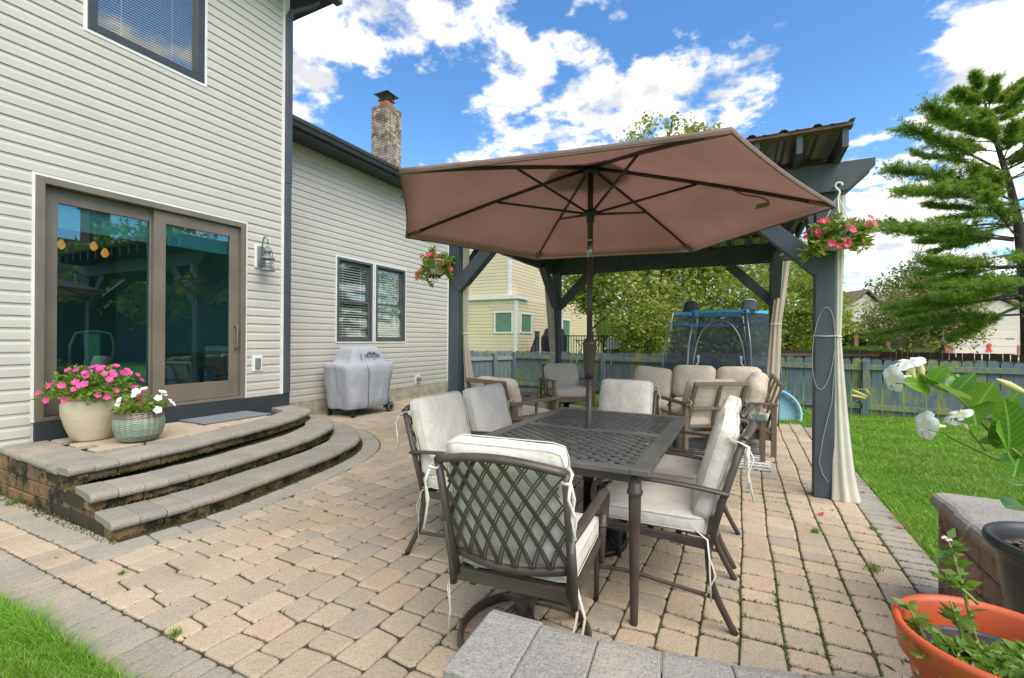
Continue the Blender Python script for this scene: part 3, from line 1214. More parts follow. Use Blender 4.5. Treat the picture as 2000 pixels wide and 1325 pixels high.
# upstairs window
win = frame_x(MB(), XA - .08, XA + .03, WIN[0], WIN[1], WIN[2], WIN[3], .075).build('window', M['dark_trim'], house, bevel=.004)
mb = MB(); mb.box(XA - .04, XA - .034, WIN[0] + .07, WIN[1] - .07, WIN[2] + .07, WIN[3] - .07); mb.build('glass_pane', M['clear'], win)
M['blind'] = simple('blind_slat', (190, 186, 176), .5)
M['blind_white'] = simple('blind_white', (228, 228, 222), .5)
mb = MB()
z = WIN[2] + .08
while z < WIN[3] - .08:
    mb.add([(XA - .062, WIN[0] + .08, z), (XA - .062, WIN[1] - .08, z), (XA - .088, WIN[1] - .08, z + .026), (XA - .088, WIN[0] + .08, z + .026),
            (XA - .064, WIN[0] + .08, z - .002), (XA - .064, WIN[1] - .08, z - .002), (XA - .09, WIN[1] - .08, z + .024), (XA - .09, WIN[0] + .08, z + .024)],
           [(0, 1, 2, 3), (7, 6, 5, 4), (0, 4, 5, 1), (1, 5, 6, 2), (2, 6, 7, 3), (3, 7, 4, 0)])
    z += .027
for yy in (WIN[0] + .3, WIN[1] - .3):
    mb.box(XA - .0605, XA - .0595, yy - .003, yy + .003, WIN[2] + .08, WIN[3] - .08)
b = mb.build('blind', M['blind'], win); b['kind'] = 'stuff'
# eaves of the tall wing
mb = MB(); mb.box(-9.8, -5.22, -3.4, 4.72, 6.06, 6.10); mb.build('soffit', M['dark_trim'], house)
mb = MB(); mb.box(-5.22, -5.10, -3.4, 4.76, 6.03, 6.17); mb.box(-5.10, -5.07, -3.4, 4.77, 6.13, 6.18); mb.build('gutter', M['slate'], house, bevel=.01)
mb = MB(); mb.add([(-5.15, -3.4, 6.16), (-5.15, 4.78, 6.16), (-10.2, 4.78, 8.6), (-10.2, -3.4, 8.6), (-5.15, -3.4, 6.11), (-5.15, 4.78, 6.11), (-10.2, 4.78, 8.55), (-10.2, -3.4, 8.55)],
                  [(0, 1, 2, 3), (7, 6, 5, 4), (0, 4, 5, 1), (1, 5, 6, 2), (2, 6, 7, 3), (3, 7, 4, 0)])
mb.build('roof', M['roof'], house)
mb = MB(); mb.box(-10.2, XA - .16, 4.25, 4.33, 0, 6.06); mb.build('end_wall', M['white_trim'], house)

# ---- lower wing
W1 = (5.865, 6.735, 1.235, 2.73)
W2 = (6.825, 7.695, 1.235, 2.73)
putB = lambda u, d, z: (XB + d, u, z)
wall_with_holes('wall', M['white_trim'], house, 4.33, 9.29, -.1, 4.45, [W1, W2], lambda mb, a, b, c, d: mb.box(XB - .16, XB, a, b, c, d))
siding(4.33, 9.29, .262, 4.40, .107, [(w[0] - .03, w[1] + .03, w[2] - .03, w[3] + .03) for w in (W1, W2)], putB, house, M['siding'])
mb = MB(); mb.box(XB - .16, XB - .01, 9.29, 9.30, 0, 4.45); mb.extrude([(XB - .16, 0), (XB - .16, 4.6), (-11.4, 6.8), (-11.4, 0)], (1, 0, 0), (0, 0, 1), (0, 1, 0), (0, 9.22, 0), .14); mb.build('end_wall', M['siding'], house)
mb = MB(); mb.box(XB - .002, XB + .02, 9.265, 9.30, .26, 4.40); mb.build('corner_trim', M['white_trim'], house)
y = 4.36; k = 0
mbs = []
while y < 9.28:
    for r, (z0, z1) in enumerate(((-.12, .075), (.079, .262))):
        o = .2 if r else 0
        a, b = y - o, min(y - o + .396, 9.28)
        if b - a > .05:
            mb = MB(); mb.box(XB, XB + .012 + random.uniform(-.002, .002), a + .003, b - .003, z0, z1)
            mb.build('foundation_block', M['concrete'], house, bevel=.003)
    y += .40
for w in (W1, W2):
    mb = frame_x(MB(), XB, XB + .024, w[0] - .03, w[1] + .03, w[2] - .03, w[3] + .03, .029); mb.build('window_trim', M['white_trim'], house)
    wi = frame_x(MB(), XB - .09, XB + .03, w[0], w[1], w[2], w[3], .045).build('window', M['window_frame'], house, bevel=.003)
    zm = (w[2] + w[3]) / 2 - .02
    for (a, b, xo) in ((w[2] + .046, zm + .02, -.02), (zm - .018, w[3] - .046, -.045)):
        frame_x(MB(), XB + xo - .012, XB + xo + .014, w[0] + .047, w[1] - .047, a, b, .04).build('sash', M['window_frame'], wi, bevel=.002)
        mb = MB(); mb.box(XB + xo - .003, XB + xo + .002, w[0] + .085, w[1] - .085, a + .038, b - .038); mb.build('glass_pane', M['clear'], wi)
    mb = MB()
    z = w[2] + .09
    while z < w[3] - .1:
        a, b, c = w[0] + .06, w[1] - .06, .008
        mb.extrude([(0, 0), (.040, -.020), (.042, -.016), (.002, .004)], (1, 0, 0), (0, 0, 1), (0, 1, 0), (XB - .122, (a + b) / 2, z + .02), b - a)
        z += .046
    mb.box(XB - .125, XB - .075, w[0] + .06, w[1] - .06, w[3] - .10, w[3] - .05)
    for yy in (w[0] + .22, w[1] - .22):
        mb.box(XB - .077, XB - .075, yy - .005, yy + .005, w[2] + .08, w[3] - .1)
    bl = mb.build('blind', M['blind_white'], wi); bl['kind'] = 'stuff'
M['dark_inside'] = simple('dark_inside', (34, 38, 38), .9)  # near-black colour stands in for the dimness inside unlit windows
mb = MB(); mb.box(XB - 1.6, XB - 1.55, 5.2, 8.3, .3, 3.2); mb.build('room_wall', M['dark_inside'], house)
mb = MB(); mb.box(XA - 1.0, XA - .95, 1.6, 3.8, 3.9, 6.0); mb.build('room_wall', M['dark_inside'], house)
XE = -5.96
for k in range(14):
    mb = MB(); a = 4.345 + k * .36; mb.box(XB + .02, XE, a, min(a + .357, 9.35), 4.405, 4.42); mb.build('soffit_panel', M['dark_trim'], house)
mb = MB(); mb.box(XE, XE + .025, 4.345, 9.4, 4.36, 4.52); mb.build('fascia', M['dark_trim'], house)
mb = MB()
mb.extrude([(0, 0), (.07, 0), (.085, .05), (.11, .07), (.115, .12), (.10, .12), (.098, .08), (.07, .055), (.062, .012), (0, .012)], (1, 0, 0), (0, 0, 1), (0, 1, 0), (XE + .026, 6.87, 4.40), 5.06)
mb.build('gutter', M['dark_trim'], house)
mb = MB(); mb.add([(XE + .05, 4.34, 4.525), (XE + .05, 9.45, 4.525), (-11.5, 9.45, 6.9), (-11.5, 4.34, 6.9), (XE + .05, 4.34, 4.475), (XE + .05, 9.45, 4.475), (-11.5, 9.45, 6.85), (-11.5, 4.34, 6.85)],
                  [(0, 1, 2, 3), (7, 6, 5, 4), (0, 4, 5, 1), (1, 5, 6, 2), (2, 6, 7, 3), (3, 7, 4, 0)])
mb.build('roof', M['roof'], house)
# interior seen through the sliding door
mb = MB()
X0, X1, Y0, Y1, Z0, Z1 = -10.0, XA - .17, -.6, 4.24, .50, 3.0
mb.box(X0 - .1, X0, Y0, Y1, Z0, Z1); mb.box(X0, X1, Y0 - .1, Y0, Z0, 1.1); mb.box(X0, X1, Y1 - .05, Y1, Z0, Z1); mb.box(X0, X1, Y0, Y1, Z1, Z1 + .05)  # unseen near end wall kept low, open above to let daylight in
mb.build('room_wall', M['dark_room'], house)
mb = MB(); mb.box(X0, X1 + .16, Y0, Y1, Z0 - .03, Z0); mb.build('room_floor', M['wood_floor'], house)

# loose siding patch by the inner corner
mb = MB(); mb.extrude([(0, 0), (.30, 0), (.34, .04), (.30, .085), (0, .09)], (0, 1, 0), (0, 0, 1), (1, 0, 0), (XB + .022, 4.50, 1.005), .008); mb.build('siding_patch', M['siding'], house)

# ---- chimney
ch = thing('chimney', 'tall weathered whitewashed brick chimney with metal rain cap on the lower roof', 'chimney', (-8.30, 9.27, 5.0))
cw, cd, cz = .56, .53, 7.42        # runs to -X and +Y from the near corner
cx0, cy0 = -8.30, 9.27
mb = MB(); mb.box(cx0 - cw + .012, cx0 - .012, cy0 + .012, cy0 + cd - .012, 4.6, cz - .01); mb.build('core', M['mortar'], ch)
bm_h, bm_l = .060, .195


def brick_mesh(l, h, t):
    b = MB(); b.box(-l / 2, l / 2, -t / 2, t / 2, -h / 2, h / 2); return b.mesh('brick')


bm = {}
nb = 0
z = 5.6; r = 0
while z < cz - .03:
    for face in range(2):
        L = cw if face == 0 else cd
        s = 0.0
        first = (.095 if (r + face) % 2 else .195)
        while s < L - .02:
            l = min(first if s == 0 else .195, L - s)
            if l > .03:
                key = round(l, 3)
                if key not in bm:
                    bm[key] = brick_mesh(l - .010, bm_h, .03)
                m = s + l / 2
                px, py = (cx0 - m, cy0 + .008) if face == 0 else (cx0 - .008, cy0 + m)
                o = link_mesh('brick', bm[key], M['chimney_brick'], ch, (px + 8.30 + random.uniform(-.002, .002), py - 9.27, z - 5.0 + bm_h / 2))
                if face:
                    o.rotation_euler = (0, 0, R(90))
                nb += 1
            s += l
    z += .070; r += 1
mb = MB()
mb.add([(cx0 - cw, cy0, cz), (cx0, cy0, cz), (cx0, cy0 + cd, cz), (cx0 - cw, cy0 + cd, cz), (cx0 - cw + .12, cy0 + .12, cz + .09), (cx0 - .12, cy0 + .12, cz + .09), (cx0 - .12, cy0 + cd - .12, cz + .09), (cx0 - cw + .12, cy0 + cd - .12, cz + .09)],
       [(3, 2, 1, 0), (4, 5, 6, 7), (0, 1, 5, 4), (1, 2, 6, 5), (2, 3, 7, 6), (3, 0, 4, 7)])
mb.build('crown', M['mortar'], ch)
mb = MB(); mb.box(cx0 - .41, cx0 - .15, cy0 + .13, cy0 + .39, cz + .06, cz + .21); mb.build('flue', M['clay'], ch, bevel=.01)
mb = MB(); mb.box(cx0 - .44, cx0 - .12, cy0 + .10, cy0 + .42, cz + .21, cz + .225)
for a, b in ((-.41, .13), (-.15, .13), (-.41, .39), (-.15, .39)):
    mb.box(cx0 + a - .008, cx0 + a + .008, cy0 + b - .008, cy0 + b + .008, cz + .22, cz + .37)
m2 = [(cx0 - .52, cy0 + .02), (cx0 - .04, cy0 + .02), (cx0 - .04, cy0 + .50), (cx0 - .52, cy0 + .50)]
mb.add([(x, y, cz + .365) for x, y in m2] + [(cx0 - .28, cy0 + .26, cz + .42)], [(3, 2, 1, 0), (0, 1, 4), (1, 2, 4), (2, 3, 4), (3, 0, 4)])
mb.build('rain_cap', M['dark_trim'], ch)

# ---- wall lantern, outlet, vent
ly, lx = 3.90, XA
ln = thing('wall_lantern', 'grey metal cage wall lantern beside the sliding door', 'lantern', (lx, ly, 1.85))
mb = MB(); mb.box(lx + .005, lx + .03, ly - .075, ly + .075, 1.78, 2.08); mb.build('mounting_block', M['white_trim'], ln, bevel=.006)
M['galv'] = simple('lantern_grey', (122, 126, 126), .4, (104, 108, 108), 9)
mb = MB(); mb.box(lx + .03, lx + .055, ly - .048, ly + .048, 1.80, 2.06); mb.build('back_plate', M['galv'], ln, bevel=.004)
mb = MB(); ax = lx + .17
mb.tube([(lx + .05, ly, 1.93), (lx + .07, ly, 2.10), (lx + .10, ly, 2.18), (lx + .14, ly, 2.18), (ax, ly, 2.14), (ax, ly, 2.08)], .009, 8); mb.build('arm', M['galv'], ln)
mb = MB(); mb.lathe([(.085, 1.735), (.09, 1.74), (.09, 1.748), (.05, 1.765), (.045, 1.78)], 20, (ax, ly, 0)); mb.build('base', M['galv'], ln)
mb = MB(); mb.lathe([(.048, 1.775), (.056, 1.83), (.05, 1.88)], 18, (ax, ly, 0)); mb.build('glass_jar', M['clear'], ln)
mb = MB(); mb.lathe([(.085, 1.885), (.088, 1.893), (.05, 1.925), (.035, 1.935), (.034, 1.975), (.055, 1.985), (.03, 2.005), (.02, 2.02), (.012, 2.06)], 20, (ax, ly, 0)); mb.build('hood', M['galv'], ln)
mb = MB()
for k in range(6):
    a = k * math.pi / 3
    r0 = .066
    mb.tube([(ax + r0 * math.cos(a), ly + r0 * math.sin(a), 1.75), (ax + r0 * math.cos(a), ly + r0 * math.sin(a), 1.88)], .003, 5)
for zc in (1.79, 1.84):
    mb.tube([(ax + .066 * math.cos(t), ly + .066 * math.sin(t), zc) for t in np.linspace(0, 6.283, 19)], .003, 5, caps=False)
mb.tube([(ax, ly + .075 * math.cos(t), 1.90 + .16 * math.sin(t)) for t in np.linspace(0, math.pi, 12)], .004, 5)
mb.build('cage', M['galv'], ln)
ln.location.z += .42

ot = thing('outlet_box', 'small covered outdoor outlet low on the wall right of the door', 'outlet', (XA, 3.87, .93))
mb = MB(); mb.box(XA + .005, XA + .028, 3.80, 3.94, .86, 1.06); mb.build('mounting_block', M['white_trim'], ot, bevel=.004)
mb = MB(); mb.box(XA + .028, XA + .05, 3.835, 3.905, .89, 1.03); mb.build('cover', M['galv'], ot, bevel=.006)
vt = thing('wall_vent', 'small round dryer vent low on the lower wing near its far corner', 'vent', (XB, 8.13, .40))
mb = MB(); mb.box(XB + .005, XB + .03, 8.04, 8.22, .31, .50); mb.build('mounting_block', M['white_trim'], vt, bevel=.004)
mb = MB(); mb.tube([(XB + .03, 8.13, .405), (XB + .09, 8.13, .40)], .05, 14); mb.build('hood', M['galv'], vt)

# ---- things inside the room
def cafe_chair(loc, rz, label):
    t = thing('metal_chair', label, 'chair', loc, rz, None)
    m = M['cream_metal']
    mb = MB(); mb.box(-.19, .19, -.19, .19, .44, .46); mb.build('seat', m, t, world=False, bevel=.01)
    for a in (-1, 1):
        for b in (-1, 1):
            mb = MB(); mb.tube([(a * .17, b * .17, .45), (a * .21, b * .22, 0)], .014, 6); mb.build('leg', m, t, world=False)
    mb = MB(); mb.tube([(-.18, -.18, .46), (-.19, -.21, .70), (-.15, -.23, .83), (0, -.235, .86), (.15, -.23, .83), (.19, -.21, .70), (.18, -.18, .46)], .013, 8); mb.build('back_frame', m, t, world=False)
    mb = MB(); mb.extrude([(-.055, .46), (.055, .46), (.075, .85), (-.075, .85)], (1, 0, 0), (0, .12, 1), (0, 1, 0), (0, -.285, 0), .008); mb.build('back_splat', m, t, world=False)
    return t


M['cream_metal'] = simple('cream_metal', (196, 184, 138), .35)
cafe_chair((-6.55, 2.45, .50), R(90), 'cream metal chair with a curved back behind the left door pane')
tb = thing('side_table', 'small wooden table standing behind the right door pane', 'table', (-6.9, 3.75, .50))
mb = MB(); mb.box(-7.15, -6.65, 3.45, 4.05, 1.02, 1.07); mb.box(-7.12, -6.68, 3.48, 4.02, .86, 1.02); mb.build('table_top', M['interior_wood'], tb)
for a in (-7.11, -6.71):
    for b in (3.49, 3.97):
        mb = MB(); mb.box(a, a + .05, b, b + .05, .5, .86); mb.build('leg', M['interior_wood'], tb)
n = N('lamp_glow'); n.b.inputs['Emission Color'].default_value = (1, .22, .02, 1); n.b.inputs['Emission Strength'].default_value = .8
M['bulb'] = n.m
for k, (px, py, pz) in enumerate(((-7.6, 2.62, 2.44), (-7.75, 3.00, 2.50), (-7.4, 2.98, 2.38))):
    pl = thing('pendant_lamp', ('leftmost of the three lit orange bulbs glowing behind the left door pane', 'middle of the three lit orange bulbs glowing behind the left door pane', 'rightmost of the three lit orange bulbs glowing behind the left door pane')[k], 'lamp', (px, py, pz), group='lit bulbs behind the door glass')
    mb = MB(); mb.lathe([(.012, -.06), (.038, -.03), (.042, 0), (.025, .04), (.014, .06)], 12, (px, py, pz)); mb.build('bulb', M['bulb'], pl)
    mb = MB(); mb.tube([(px, py, pz + .06), (px, py, 2.99)], .006, 6); mb.build('cord', M['black'], pl)

# door mat
tag(link_mesh('door_mat', MB().box(-5.60, -5.12, 2.93, 3.70, .362, .374).mesh('door_mat'), M['mat'], bevel=.004), 'grey rectangular door mat lying at the sliding door', 'mat')

# ------------------------------------------------------------------ blue-grey fence round the yard
PK = {}


def picket_mesh(h, w=.135, t=.018, rc=.035):
    mb = MB()
    o = [(-w / 2, 0), (w / 2, 0), (w / 2, h - rc * 1.4), (w / 2 - rc * .35, h - rc * .4), (w / 2 - rc * 1.1, h), (-w / 2 + rc * 1.1, h), (-w / 2 + rc * .35, h - rc * .4), (-w / 2, h - rc * 1.4)]
    mb.extrude(o, (1, 0, 0), (0, 0, 1), (0, 1, 0), (0, 0, 0), t)
    return mb.mesh('picket')


def fence_run(t, A, B, h, posts, rails, pitch, mats, meshes, off, hpost, zbase=0.0, inner=-1, rail_t=.04, seg=True):
    A, B = np.array(A, float), np.array(B, float)
    d = B - A; L = np.linalg.norm(d); d /= L
    ang = math.atan2(d[1], d[0])
    q = np.array((d[1], -d[0])) * (1 if inner < 0 else -1)      # towards the viewer's side
    s = pitch / 2
    while s < L:
        p = A + d * s
        o = link_mesh('picket', random.choice(meshes), mats[0], t, (p[0] - off[0], p[1] - off[1], zbase + random.uniform(-.01, .01)))
        o.rotation_euler = (0, random.uniform(-.012, .012), ang)
        s += pitch
    ps = [A + d * x for x in posts]
    for p in ps:
        c = p + q * .055
        mb = MB(); mb.box(-.045, .045, -.045, .045, -.05, hpost)
        o = link_mesh('post', mb.mesh('post'), mats[1], t, (c[0] - off[0], c[1] - off[1], zbase), bevel=.005)
        o.rotation_euler = (0, 0, ang)
    cuts = [0.0] + [x for x in posts if .1 < x < L - .1] + [L]
    for z, hh in rails:
        for a, b in zip(cuts, cuts[1:]):
            p0, p1 = A + d * (a + .048) + q * .03, A + d * (b - .048) + q * .03
            mb = MB(); mb.beam((p0[0] - off[0], p0[1] - off[1], z + zbase), (p1[0] - off[0], p1[1] - off[1], z + zbase + random.uniform(-.01, .01)), rail_t, hh)
            link_mesh('rail', mb.mesh('rail'), mats[2], t, bevel=.003)


C0, C1 = (-5.35, 10.92), (6.2, 9.72)
fm = [picket_mesh(h) for h in (.985, .99, 1.0, .98)]
fence = thing('picket_fence', 'long mossy blue grey picket fence along the back of the yard', 'fence', (C0[0], C0[1], 0))
fence_run(fence, C0, C1, .99, [0.0, 2.45, 4.9, 7.35, 9.8], [(.845, .09), (.14, .09)], .146, (M['fence'], M['fence'], M['fence_rail']), fm, C0, .96)
fence2 = thing('picket_fence', 'short blue grey picket fence returning from the corner to the house', 'fence', (-6.25, 9.1, 0))
fence_run(fence2, (-6.25, 9.35), (-5.40, 10.92), .98, [.35, 1.15], [(.80, .09)], .146, (M['fence'], M['fence'], M['fence_raw']), fm, (-6.25, 9.1), .93)

# brown fence of the neighbours beyond
bf = thing('board_fence', 'dark brown board fence running away beyond the blue grey fence', 'fence', (3.0, 19.4, 0))
bm2 = [picket_mesh(h, .135, .018, .012) for h in (1.38, 1.37, 1.39)]
fence_run(bf, (-4.0, 15.9), (4.3, 20.05), 1.38, [0, 2.4, 4.8, 7.2], [(1.2, .09), (.4, .09)], .15, (M['fence_brown'],) * 2 + (M['brown_rail'],), bm2, (3.0, 19.4), 1.3, zbase=-.38)
fence_run(bf, (4.3, 20.05), (11.5, 15.2), 1.2, [0, 2.0, 3.6, 5.2, 6.8], [(1.12, .09), (.4, .09)], .15, (M['fence_brown'],) * 2 + (M['brown_rail'],), bm2, (3.0, 19.4), 1.25, zbase=-.42)

# ------------------------------------------------------------------ pergola
pg = thing('pergola', 'slate painted timber pergola with a corrugated metal roof', 'pergola', (-1.2, 6.4, 0))
POST = [(.612, 4.64), (-3.065, 4.64), (.44, 8.17), (-3.14, 8.17)]
for x, y in POST:
    mb = MB(); mb.box(x - .072, x + .072, y - .07, y + .07, 0, 2.53); mb.build('post', M['pergola'], pg, bevel=.008)


def tail_beam(p, q, w, z0, z1, ta, tb):
    """beam on edge with its ends cut back below"""
    p, q = Vector(p), Vector(q)
    d = (q - p); L = d.length; d.normalize()
    o = [(0, z1), (0, z1 - .06), (ta, z0), (L - tb, z0), (L, z1 - .06), (L, z1)]
    return MB().extrude(o[::-1], d, (0, 0, 1), d.cross(Vector((0, 0, 1))), (p.x, p.y, 0), w)


for (a, b) in (((-3.45, 4.545), (.93, 4.545)), ((-3.45, 4.735), (.93, 4.735)), ((-3.45, 8.075), (.82, 8.075)), ((-3.45, 8.265), (.82, 8.265))):
    tail_beam((*a, 0), (*b, 0), .045, 2.52, 2.755, .18, .18).build('beam', M['pergola'], pg, bevel=.004)
for xa, xb in ((.535, .40), (-3.11, -3.18)):
    mb = MB(); mb.beam((xa, 4.76, 2.64), (xb, 8.05, 2.64), .045, .22); mb.build('side_beam', M['pergola'], pg, bevel=.004)
S45 = .72
for (x, y), sx in zip(POST, (-1, 1, -1, 1)):
    yy = y - .02 if y < 6 else y + .0
    mb = MB(); mb.beam((x + sx * .03, yy, 1.90), (x + sx * (S45 + .02), yy, 2.60), .12, .14, up=(sx * -.7, 0, .7)); mb.build('brace', M['pergola'], pg, bevel=.006)
for x, y, sy in ((.60, 4.64, 1), (.445, 8.17, -1), (-3.07, 4.64, 1), (-3.14, 8.17, -1)):
    mb = MB(); mb.beam((x, y + sy * .03, 1.90), (x, y + sy * .72, 2.60), .12, .14, up=(0, -sy * .7, .7)); mb.build('brace', M['pergola'], pg, bevel=.006)
# rafters, purlins, roof sheet sloping down to the back
ZF, ZB, YF, YB = 2.815, 2.80, 4.16, 8.75
rx = np.linspace(-3.40, .675, 15)
for x in rx:
    mb = MB(); mb.beam((x, YF, ZF), (x, YB, ZB), .042, .145); mb.build('rafter', M['pergola'], pg, bevel=.003)
for k, y in enumerate(np.linspace(YF + .02, YB - .05, 7)):
    zz_ = ZF + (ZB - ZF) * (y - YF) / (YB - YF) + .086
    mb = MB(); mb.beam((-3.48, y, zz_), (.72, y, zz_), .09, .022); mb.build('purlin', M['purlin'], pg)
prof = []
x = -3.5
while x < .74:
    for dx, dz in ((0, 0), (.02, .019), (.05, .019), (.07, 0), (.11, .0), (.115, .004), (.135, .004), (.14, 0)):
        if x + dx < .74:
            prof.append((x + dx, dz))
    x += .22
rows = []
for y in (YF - .04, YB + .06):
    zb = ZF + (ZB - ZF) * (y - YF) / (YB - YF) + .099
    rows.append([(px, y, zb + dz) for px, dz in prof])
MB().grid(rows, smooth=False).build('roof_sheet', M['corrugated'], pg, solid=.0012)
# string lights along the beams
for k, (bx, by) in enumerate([(-2.9, 8.03), (-1.95, 8.03), (-1.05, 8.03), (-.25, 8.03), (.2, 8.03), (.47, 7.2), (.50, 6.0), (.52, 5.2), (-3.02, 7.0), (-2.98, 5.9)]):
    lb = thing('string_light', ['clear light bulb under the pergola beam, %s' % s for s in
               ('nearest the far left post', 'left of the umbrella pole at the back', 'right of the umbrella pole at the back', 'middle of the back right half', 'nearest the far right post',
                'far one on the right side beam', 'middle one on the right side beam', 'near one on the right side beam', 'far one on the left side beam', 'near one on the left side beam')][k], 'light bulb', (bx, by, 2.5), group='string lights under the pergola')
    mb = MB(); mb.lathe([(.014, -.0), (.015, .035), (.012, .04)], 10, (bx, by, 2.5)); mb.build('socket', M['black'], lb)
    mb = MB(); mb.lathe([(.004, -.065), (.02, -.055), (.026, -.035), (.018, -.01), (.012, 0)], 12, (bx, by, 2.5)); mb.build('bulb', M['clear'], lb)

# curtains tied back to the posts


def curtain(name, label, top, tie, foot, wtop, wtie, wfoot, ztop, ztie, mat, rz, swing=0.0, folds=7):
    t = thing('curtain', label, 'curtain', (foot[0], foot[1], 0))
    rows = []
    for z in np.r_[np.linspace(0.005, ztie, 14), np.linspace(ztie, ztop, 14)[1:]]:
        if z <= ztie:
            f = z / ztie
            f2 = f ** .6
            c = np.array(foot) * (1 - f2) + np.array(tie) * f2
            w = wfoot * (1 - f2) + wtie * f2
        else:
            f = (z - ztie) / (ztop - ztie)
            c = np.array(tie) * (1 - f) + np.array(top) * f
            w = wtie + (wtop - wtie) * f ** .7
        row = []
        for k in range(44):
            a = 2 * math.pi * k / 44
            rr = w * (.5 + .10 * math.sin(a * folds + z * 1.3) * min(1, w / .08))
            row.append((c[0] + math.cos(a + rz) * rr, c[1] + math.sin(a + rz) * rr * .62, z))
        rows.append(row)
    mb = MB(); mb.grid(rows, closed=True)
    mb.build('cloth', mat, t)
    mb = MB(); mb.tube([(tie[0] + math.cos(a) * (wtie * .6), tie[1] + math.sin(a) * wtie * .42, ztie) for a in np.linspace(0, 6.283, 17)], .006, 6, caps=False)
    mb.build('tie_cord', M['cushion'], t)
    return t


curtain('c', 'pale sheer curtain hanging on the near right post, spread out on the paving', (.715, 4.62), (.705, 4.62), (.755, 4.58), .07, .045, .20, 2.5, 1.34, M['sheer'], 0)
curtain('c', 'beige curtain tied beside the near left post', (-2.955, 4.66), (-2.955, 4.66), (-2.74, 4.68), .09, .06, .24, 2.5, 1.36, M['curtain'], 0)
curtain('c', 'beige curtain tied beside the far left post', (-3.30, 8.12), (-3.16, 8.02), (-3.22, 8.05), .15, .09, .16, 2.5, 1.05, M['curtain'], 0)
curtain('c', 'beige curtain tied in front of the far right post', (.56, 8.06), (.45, 8.02), (.33, 7.98), .13, .13, .24, 2.5, 1.55, M['curtain'], 0)
# loose wire loop and green cable on the posts
wr = []
for a in np.linspace(0, 6.283, 40):
    wr.append((.60 + .075 * math.cos(a) + .02 * math.sin(a), 4.562 - .004 * math.cos(a), 1.24 + .34 * math.sin(a)))
wr += [(.68, 4.562, 1.15), (.66, 4.562, .8), (.60, 4.558, .5), (.575, 4.557, .3), (.60, 4.556, .2), (.64, 4.555, .14)]
mb = MB(); mb.tube(wr, .0025, 6)
mb.tube([(.535, 4.566, 1.345), (.61, 4.564, 1.34), (.69, 4.564, 1.345), (.695, 4.64, 1.345), (.69, 4.716, 1.345), (.535, 4.716, 1.345), (.533, 4.64, 1.345), (.535, 4.566, 1.345)], .006, 6)
tag(mb.build('cable_loop', simple('wire_grey', (168, 168, 164), .5)), 'thin white wire looped round the near right post', 'wire')
mb = MB(); mb.tube([(-2.985, 4.60, 2.4), (-2.982, 4.585, 1.9), (-2.986, 4.60, 1.3), (-2.975, 4.58, .9), (-2.985, 4.6, .4), (-2.97, 4.58, .05)], .009, 6)
M['green_plastic'] = simple('green_plastic', (20, 84, 62), .4)
tag(mb.build('extension_cord', M['green_plastic']), 'dark green cable running down the near left post', 'cord')


# ------------------------------------------------------------------ soft cushions
def cushion(a, b, c, r, n=9, puff=.25, wob=.006, seed=0, corner=.0):
    """rounded pillow, half sizes a,b,c; the c axis is the thin one. Returns MB centred on 0"""
    rg = np.random.default_rng(seed)
    ph = rg.uniform(0, 6.28, 6)
    mb = MB()
    lin_ = np.linspace(-1, 1, n)
    lin_ = np.sign(lin_) * np.abs(lin_) ** .8
    H = np.array((a, b, c))
    for ax in range(3):
        for sgn in (-1, 1):
            rows = []
            for u in lin_:
                row = []
                for v in lin_:
                    p = np.zeros(3)
                    p[ax] = sgn
                    p[(ax + 1) % 3] = u
                    p[(ax + 2) % 3] = v
                    q = p * H
                    core = np.clip(q, -(H - r), H - r)
                    d = q - core
                    L = np.linalg.norm(d)
                    o = core + (d / L * r if L > 1e-9 else 0)
                    x, y = p[0], p[1]
                    f = max(0, 1 - x * x) * max(0, 1 - y * y)
                    o[2] *= 1 + puff * (f ** .5 - .35)
                    e = 1 + corner * (abs(x) * abs(y)) ** 3
                    o[0] *= e; o[1] *= e
                    w = wob * (math.sin(o[0] * 13 + ph[0]) * math.sin(o[1] * 11 + ph[1]) + .6 * math.sin(o[0] * 29 + o[1] * 23 + ph[2]))
                    o[2] += w * (1 if p[2] >= 0 else -1) * abs(p[2]) ** .5
                    row.append(tuple(o))
                rows.append(row if sgn > 0 else row[::-1])
            mb.grid(rows)
    return weld(mb)


def weld(mb, eps=1e-5):
    idx, nv, remap = {}, [], []
    for p in mb.v:
        k = tuple(round(x / eps) for x in p)
        if k not in idx:
            idx[k] = len(nv); nv.append(p)
        remap.append(idx[k])
    f2, s2 = [], []
    for f, s in zip(mb.f, mb.sm):
        g = []
        for i in f:
            j = remap[i]
            if not g or g[-1] != j:
                g.append(j)
        if len(g) > 1 and g[0] == g[-1]:
            g.pop()
        if len(set(g)) > 2:
            f2.append(tuple(g)); s2.append(s)
    mb.v, mb.f, mb.sm, mb.t = nv, f2, s2, [0.0] * len(nv)
    return mb


def xf(mb, m):
    mb.v = [tuple(m @ Vector(p)) for p in mb.v]
    return mb


def frame_mat(origin, ex, ey):
    ex, ey = Vector(ex).normalized(), Vector(ey).normalized()
    ez = ex.cross(ey)
    m = Matrix((ex, ey, ez)).transposed().to_4x4()
    m.translation = Vector(origin)
    return m


# ------------------------------------------------------------------ dining chair (faces local +Y)
def ribbon(pts, w=.011):
    mb = MB(); mb.tube(pts, w / 2, 6, flat=(1, .3)); return mb


